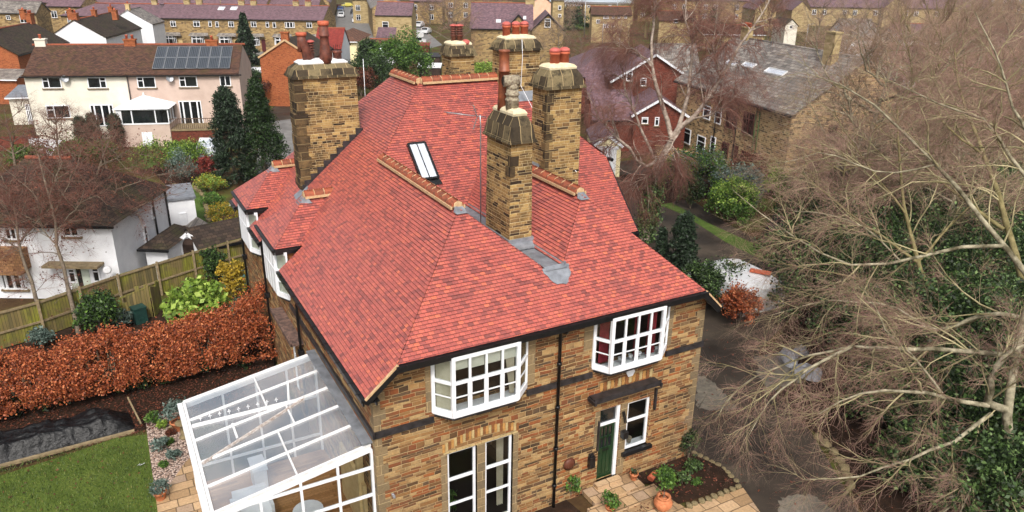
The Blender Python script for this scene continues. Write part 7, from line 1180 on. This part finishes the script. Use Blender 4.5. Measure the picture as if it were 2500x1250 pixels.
# ------------------------------------------------------------------ vehicles, pots and small things
def car(name, label, c, rz, paint, group=None, L=4.2, Wd=1.75, hh=1.45, cat='car'):
    o = empty(name, (float(c[0]), float(c[1]), G0), rz, label, cat, group); b = MB(); b.smooth = False; l, w = L / 2, Wd / 2
    pr = [(-l, .35), (-l * .98, .8), (-l * .62, .92), (-l * .35, hh), (l * .45, hh), (l * .8, .95), (l * .98, .82), (l, .35)]
    for s in (-1, 1):
        P = [(x, s * w * (.86 if z > 1 else 1), z) for x, z in pr]; b.poly(P if s < 0 else P[::-1])
    for (x0, z0), (x1, z1) in zip(pr, pr[1:] + pr[:1]): b.poly([(x0, w * (.86 if z0 > 1 else 1), z0), (x0, -w * (.86 if z0 > 1 else 1), z0), (x1, -w * (.86 if z1 > 1 else 1), z1), (x1, w * (.86 if z1 > 1 else 1), z1)])
    b.build('body', paint, o); g = MB()
    for (x0, z0), (x1, z1) in (((-l * .6, .95), (-l * .38, hh - .04)), ((l * .77, .98), (l * .48, hh - .04))): g.poly([(x0 - .015 * (x0 < 0) + .015 * (x0 > 0), -w * .82, z0 + .01), (x0 - .015 * (x0 < 0) + .015 * (x0 > 0), w * .82, z0 + .01), (x1 + (.02 if x1 > 0 else -.02), w * .76, z1), (x1 + (.02 if x1 > 0 else -.02), -w * .76, z1)])
    for s in (-1, 1): g.poly([(-l * .52, s * (w * .93 + .01), 1.0), (l * .68, s * (w * .93 + .01), 1.0), (l * .44, s * (w * .87 + .012), hh - .08), (-l * .36, s * (w * .87 + .012), hh - .08)])
    g.build('window', 'glass', o)
    for x in (-l * .62, l * .62):
        for s in (-1, 1): t = MB(); t.lathe((x, s * (w - .08), .31), [(.31, -.1), (.31, .1)], 12, axis=(0, 1, 0)); T = t.build('wheel', 'tyre', o); t = MB(); t.lathe((x, s * (w + .025), .31), [(.19, -.01), (.19, .01)], 10, axis=(0, 1, 0)); t.build('rim', 'metal', T)
    return o
gS = 'cars parked in the distance'
for i, (u, v, k, rz, m, l) in enumerate(((832, 26, 'c', 1.15, 'car_blue', 'blue van shaped car at the top of the street'), (848, 17, 'c', 0, 'car_yellow', 'yellow car at the top of the street'), (833, 34, 'c', 1.15, 'car_grey', 'silver car below the blue one on the street'), (834, 42, 'c', 1.15, 'car_white', 'white car lowest on the left side of the street'), (864, 34, 'c', 1.15, 'car_dark', 'dark car on the right side of the street'), (868, 43, 'c', 1.15, 'car_grey', 'grey car behind the yellow fronted van'), (870, 55, 'c', 1.15, 'car_white', 'white car nearest on the right side of the street'), (1013, 56, 'c', .9, 'car_grey', 'farthest car on the slope beside the square stone house'), (1024, 66, 'c', .9, 'car_white', 'white car in the middle of the slope beside the square stone house'), (1040, 82, 'c', .9, 'car_white', 'nearest white car on the slope beside the square stone house'), (612, 116, 'c', .4, 'car_grey', 'grey car parked in front of the stone terrace'), (628, 190, 'c', -.4, 'car_white', 'white car half hidden beside the orange brick house'))): car('parked_car', l, gz(u, v), rz, m, gS)
mp = gz(1003, 112); MH = empty('motorhome', (float(mp[0]), float(mp[1]), G0), -.45, 'white motorhome parked below the square sandstone house', 'motorhome'); x = MB(); pr = [(-3.2, .5), (-3.2, 2.7), (-3.0, 2.95), (1.9, 2.95), (2.7, 2.5), (2.75, 2.0), (2.1, 1.7), (3.1, 1.2), (3.2, .5)]
for s in (-1, 1): P = [(a, s * 1.1, z) for a, z in pr]; x.poly(P if s < 0 else P[::-1])
for (a, z), (a2, z2) in zip(pr, pr[1:] + pr[:1]): x.poly([(a, 1.1, z), (a, -1.1, z), (a2, -1.1, z2), (a2, 1.1, z2)])
x.build('body', 'car_white', MH); x = MB(); x.box(-2.3, -1.4, -1.13, -1.1, 1.7, 2.3); x.box(.8, 2.3, -1.13, -1.1, 1.25, 1.75); x.box(.2, .9, -1.13, -1.1, 1.8, 2.3); x.build('window', 'glass', MH)
for a in (-1.9, 2.0): x = MB(); x.lathe((a, -1.0, .35), [(.35, -.12), (.35, .12)], 12, axis=(0, 1, 0)); x.build('wheel', 'tyre', MH)
# white van seen from above beside the driveway
vc = (22.3, 9.3); VN = empty('white_van', (*vc, G0), math.atan2(4.6, .4) + .05, 'white van seen from above beside the driveway with orange bricks on its roof', 'van'); VN.scale = (.84, .98, .87); x = MB(); x.smooth = True; w = 1.35
SEC = [(-2.9, .5, 1.9, .95), (-2.75, .4, 2.15, 1.0), (-1.0, .35, 2.3, 1.0), (.9, .35, 2.28, 1.0), (1.5, .35, 2.1, .98), (2.25, .4, 1.35, .92), (2.9, .45, 1.05, .85), (3.1, .5, .8, .75)]; rings = []
for sx, zb, zt, ws in SEC:
    h = zt - zb; rings.append([(sx, w * ws * a, zb + h * b_) for a, b_ in ((-1, 0), (-1, .45), (-.95, .8), (-.8, .96), (-.4, 1), (.4, 1), (.8, .96), (.95, .8), (1, .45), (1, 0))])
for r0, r1 in zip(rings, rings[1:]):
    for i in range(9): x.poly([r0[i], r0[i + 1], r1[i + 1], r1[i]])
x.poly(rings[0]); x.poly(rings[-1][::-1]); x.build('body', 'car_white', VN); x = MB(); x.poly([(1.55, -1.1, 2.08), (1.55, 1.1, 2.08), (2.22, 1.08, 1.42), (2.22, -1.08, 1.42)]); x.poly([(1.5, -1.36, 1.35), (.5, -1.37, 1.4), (.6, -1.33, 1.95), (1.4, -1.32, 1.9)]); x.poly([(1.5, 1.36, 1.35), (.5, 1.37, 1.4), (.6, 1.33, 1.95), (1.4, 1.32, 1.9)]); x.build('window', 'glass', VN)
for a in (-1.9, 2.0):
    for s in (-1, 1): x = MB(); x.lathe((a, s * 1.2, .36), [(.36, -.14), (.36, .14)], 12, axis=(0, 1, 0)); x.build('wheel', 'tyre', VN)
x = MB(); [x.box(-.14 + .0 * i, .14, -.5 + i * .26, -.26 + i * .26, 0, .12) for i in range(4)]; o = x.build('brick_stack', 'terracotta', None, (22.75, 7.9, G0 + 2.02), (0, 0, .6)); prop(o, 'short row of orange bricks lying on the white van roof', 'bricks')
def potted(name, label, c, r, h, mat, plant=None, z=0, n=350):
    o = empty(name, (float(c[0]), float(c[1]), G0 + z), 0, label, 'plant pot'); x = MB(); x.lathe((0, 0, 0), [(r * .7, 0), (r, h * .85), (r * 1.08, h * .87), (r * 1.08, h), (r * .9, h), (r * .85, h * .85)], 16, cap=False); x.lathe((0, 0, h * .82), [(r * .9, 0), (.01, .01)], 12); x.build('pot', mat, o)
    if plant:
        pr_, ph, pm, lf, stem = plant; p = lump_points([((0, 0, h + stem + ph * .5), (pr_, pr_, ph * .55))], n, RNG, 24, .25); obj_from('foliage', leaves(p, lf, RNG, elong=2), pm, o)
        S_ = np.array([[(0, 0, h * .8), (.01, 0, h + stem * .6), (0, .01, h + stem + ph * .4)]]); obj_from('stem', tubes([(S_, np.array([[.018, .014, .008]]))], 5), 'bark', o)
    return o
p = gz(1617, 1243); o = empty('garden_urn', (float(p[0]), float(p[1]), G0), 0, 'large ribbed terracotta urn with a small standard bay tree at the soil bed corner', 'urn'); x = MB(); pr = [(.14, 0)]
for i in range(9): t = (i + 1) / 10; rr = .14 + .15 * math.sin(t * 2.6); pr += [(rr, t * .42), (rr + .015, t * .42 + .015), (rr, t * .42 + .03)]
x.lathe((0, 0, 0), pr + [(.17, .46), (.23, .5), (.23, .53), (.17, .53), (.15, .45)], 18, cap=False); x.lathe((0, 0, .44), [(.17, 0), (.01, .01)], 12); x.build('pot', 'clay_pot', o); pp = lump_points([((0, 0, 1.2), (.32, .32, .26))], 700, RNG, 30, .3); obj_from('foliage', leaves(pp, .06, RNG, elong=2), 'l_mid', o); S_ = np.array([[(0, 0, .42), (.02, 0, .8), (0, .01, 1.2)]]); obj_from('stem', tubes([(S_, np.array([[.02, .017, .012]]))], 6), 'bark', o)
potted('plant_pot', 'small terracotta pot on the steps right of the green door', (8.75, -.35), .14, .24, 'clay_pot', (.12, .1, 'l_dark', .04, .02), z=.18, n=80); potted('plant_pot', 'pot with a spiky green herb at the foot of the steps', gz(1490, 1248), .16, .2, 'clay_pot', (.24, .4, 'l_mid', .06, .0), n=350); potted('plant_pot', 'terracotta pot with a silvery plant beside the conservatory corner', gz(393, 1218), .2, .3, 'clay_pot', (.28, .3, 'l_grey', .05, .0), n=420)
potted('plant_pot', 'tall terracotta pot with a silvery shrub near the back of the conservatory', gz(437, 1048), .26, .38, 'clay_pot', (.4, .7, 'l_grey', .055, .05), n=800)
m = MB(); m.tube([(9.3, -.55, G0 + .12), (9.62, -.42, G0 + .2)], [.12, .09], 12); thing('plant_pot', m, 'terracotta', 'terracotta pot lying on its side in the soil bed', 'plant pot')
p = gz(450, 1068); m = MB(); m.lathe((float(p[0]), float(p[1]), G0), [(.17, 0), (.17, .06), (.08, .12), (.11, .3), (.07, .5), (.12, .54), (.24, .62), (.24, .66), (.18, .62)], 16); thing('bird_bath', m, 'rock', 'small stone bird bath on the gravel beside the conservatory', 'bird bath')
p = gz(421, 1052); m = MB(); m.smooth = True; m.lathe((float(p[0]), float(p[1]), G0), [(.06, 0), (.12, .06), (.13, .14), (.09, .22), (.02, .26)], 12); thing('stone_ball', m, 'rock', 'brown round stone ornament on the gravel bed', 'ornament')
p = gz(340, 1142); m = MB(); [m.poly([(float(p[0]) + a, float(p[1]) + b, G0 + .06), (float(p[0]) + a + .12, float(p[1]) + b + .02, G0 + .1), (float(p[0]) + a + .09, float(p[1]) + b + .1, G0 + .06)]) for a, b in ((0, 0), (.08, .03), (-.06, .05))]; thing('litter', m, 'white', 'scrap of white litter on the lawn', 'litter')
def sack(label, u, v, s, seed, mat='sack'):
    rg_ = np.random.default_rng(seed); p = gz(u, v); nu, nv = 22, 12; th = np.linspace(0, 2 * np.pi, nu, endpoint=False)[:, None]; ph = np.linspace(.02, np.pi / 2, nv)[None]; r = 1 + .0 * th * ph
    for k in range(9): a, b, c = rg_.integers(1, 6), rg_.uniform(1, 6), rg_.uniform(0, 6.28); r = r + .07 * np.sin(a * th + c) * np.sin(b * ph + c)
    V = np.stack([r * np.cos(th) * np.sin(ph) * s[0], r * np.sin(th) * np.sin(ph) * s[1], r * np.cos(ph) * s[2] + 0 * th], -1); I = np.arange(nu * nv).reshape(nu, nv); A, B_ = I, np.roll(I, -1, 0); Q = np.stack([A[:, :-1], B_[:, :-1], B_[:, 1:], A[:, 1:]], -1); me = fast_mesh('sack', V, Q); me.materials.append(MT[mat]); o = link(bpy.data.objects.new('rubble_sack', me)); o.location = (float(p[0]), float(p[1]), G0 - .02); o.rotation_euler = (0, 0, seed); prop(o, label, 'sack', 'sacks dumped beside the driveway')
sack('pale plastic sack beside the driveway, upper left of three', 1925, 880, (.6, .45, .5), 1); sack('pale plastic sack beside the driveway, lowest of three', 1968, 915, (.65, .45, .45), 2); sack('small pale sack beside the driveway, upper right of three', 1955, 862, (.35, .3, .35), 3); sack('black wrapped heap on the far side of the driveway under twigs', 1895, 590, (1.2, .9, 1.4), 4, 'tarp')
p = gz(345, 790); m = MB(); m.box(-.2, .2, -.15, .15, 0, .5); o = m.build('water_butt', 'l_holly', None, (float(p[0]), float(p[1]), G0), (0, 0, .3)); bpy.data.objects.remove(o)
m = MB(); m.box(-.28, .28, -.25, .25, 0, .75); m.box(-.3, .3, -.28, .27, .75, .82); m.box(-.1, .1, -.27, -.25, .2, .3); o = m.build('compost_bin', plain('dark_green_plastic', '16302c', '1f403a', 3, .5), None, tuple(float(a) for a in gz(343, 786)), (0, 0, .3)); prop(o, 'dark green plastic bin in front of the compost boards', 'bin')
m = MB(); m.box(-.7, .7, -.35, .35, 0, .7); m.box(-.74, .74, -.38, .38, .7, .78); o = m.build('storage_chest', plain('teal_plastic', '3f6660', '4f7a72', 3, .5), None, (.0 + .1, 22.6, G0), (0, 0, -.4)); prop(o, 'pale teal storage chest against the fence beside the house', 'chest')
p = gz(275, 742); m = MB(); m.lathe((float(p[0]), float(p[1]), 1.55), [(.02, 0), (.16, .05), (.2, .2), (.14, .22)], 14, axis=(.3, -1, .3)); thing('security_lamp', m, 'white_dirty', 'round white lamp fixed on the mossy fence', 'lamp')
for i, (u, v) in enumerate(((570, 512), (585, 502))): p = gz(u - 8, v); m = MB(); m.lathe((float(p[0]), float(p[1]), G0), [(.2, 0), (.26, .35), (.28, .36), (.22, .33), (.17, .03)], 12); thing('garden_bucket', m, ('metal', 'white')[i], ('grey metal bucket on the rockery beside the bay roof', 'white bucket on the rockery, the right one of two')[i], 'bucket')
def pole(name, label, u, v, h, r=.07, mat='metal', arm=True, cat='street lamp'):
    p = gz(u, v); o = empty(name, (float(p[0]), float(p[1]), G0), 0, label, cat); m = MB(); m.tube([(0, 0, 0), (0, 0, h)], [r, r * .6], 8); m.build('post', mat, o)
    if arm: m = MB(); m.bar((0, 0, h), (.7, -.3, h + .1), .1, .08); m.box(.5, 1.0, -.5, -.15, h + .02, h + .14); m.build('lamp_head', 'metal', o)
pole('street_lamp', 'tall street lamp beside the meadow, left one of two', 1409, 70, 11, .12); pole('street_lamp', 'street lamp beside the meadow, right one of two', 1426, 92, 9, .12); pole('street_lamp', 'street lamp in front of the yellow flats', 1503, 80, 10, .12); pole('telegraph_pole', 'brown telegraph pole behind the solar roof', 432, 118, 7.5, .14, 'bark', False, 'pole'); pole('telegraph_pole', 'thin brown pole in front of the stone terrace', 551, 112, 14, .1, 'fence_grey', False, 'pole')
pole('washing_pole', 'thin white pole rising behind the red roof beside the left chimney', 893, 262, 5.6, .05, 'white', False, 'pole'); pole('street_lamp', 'lamp post above the stone house chimney', 1965, 120, 5, .1); pole('telegraph_pole', 'pole with a pale cross bar right of the gable roofs', 1470, 108, 4.5, .1, 'metal', False, 'pole')
m = MB(); m.box(-2.6, 2.6, -.1, .1, 0, 1.0); m.box(-2.65, 2.65, -.14, .14, 1.0, 1.08); o = m.build('garden_wall', 'stone_right', None, tuple(float(a) for a in gz(1660, 395)), (0, 0, -1.25)); prop(o, 'low stone garden wall in front of the brown stone house', 'wall')
m = MB(); m.box(-.1, 3.4, -.08, .08, 0, 1.5); o = m.build('white_garden_wall', 'white_r', None, tuple(float(a) for a in gz(82, 378)), (0, 0, -.75)); prop(o, 'white rendered garden wall below the cream house', 'wall')
m = MB(); m.box(-7, 1.4, -.1, .1, 0, 1.3); o = m.build('brick_garden_wall', 'brick_red', None, tuple(float(a) for a in gz(60, 368)), (0, 0, -.35)); prop(o, 'red brick garden wall below the cream porch at the left', 'wall')
m = MB(); m.box(-9, 9, -.12, .12, 0, .8); o = m.build('street_wall', 'brick_red', None, tuple(float(a) for a in gz(870, 17)), (0, 0, -.5)); prop(o, 'dark red wall closing the top of the street', 'wall')
m = MB(); m.box(-4, 4, -.12, .12, 0, 1.0); o = m.build('terrace_garden_wall', 'stone_far', None, tuple(float(a) for a in gz(560, 112)), (0, 0, -.5)); prop(o, 'low stone front garden wall of the terrace', 'wall')

m = MB(); m.lathe((6.3, -.03, 1.15), [(.2, 0), (.22, .05), (.12, .1), (.02, .11)], 12, axis=(0, -1, 0)); thing('wreath', m, 'l_brown', 'round dried twig wreath hanging on the wall beside the drainpipe', 'wreath')
m = MB(); m.box(.38, .44, -.1, 0, 2.12, 2.16); m.box(.38, .44, -.16, -.1, 2.1, 2.17); thing('wall_lamp', m, 'sack', 'small white lamp on the stone wall beside the conservatory', 'lamp')
m = MB(); [m.bar((8.3 + .06 * i, -.06, 2.5), (8.35 + .06 * i, -.16, 2.1), .03) for i in range(2)]; m.box(8.3, 8.5, -.2, -.02, 1.5, 1.75); thing('wall_lantern', m, 'black', 'black lantern on the stone mullion between door and window', 'lantern')
# ------------------------------------------------------------------ thin winter air
hz = MB(); hz.box(-700, 1100, -60, 900, -1.4, 34); o = hz.build('haze', 'white'); o['kind'] = 'stuff'; hm = bpy.data.materials.new('thin_air'); hm.use_nodes = True; t = hm.node_tree; t.nodes.clear(); pv = t.nodes.new('ShaderNodeVolumePrincipled'); pv.inputs['Density'].default_value = .00014; pv.inputs['Color'].default_value = (.85, .88, .92, 1); ou = t.nodes.new('ShaderNodeOutputMaterial'); t.links.new(pv.outputs[0], ou.inputs['Volume']); o.data.materials.clear(); o.data.materials.append(hm)
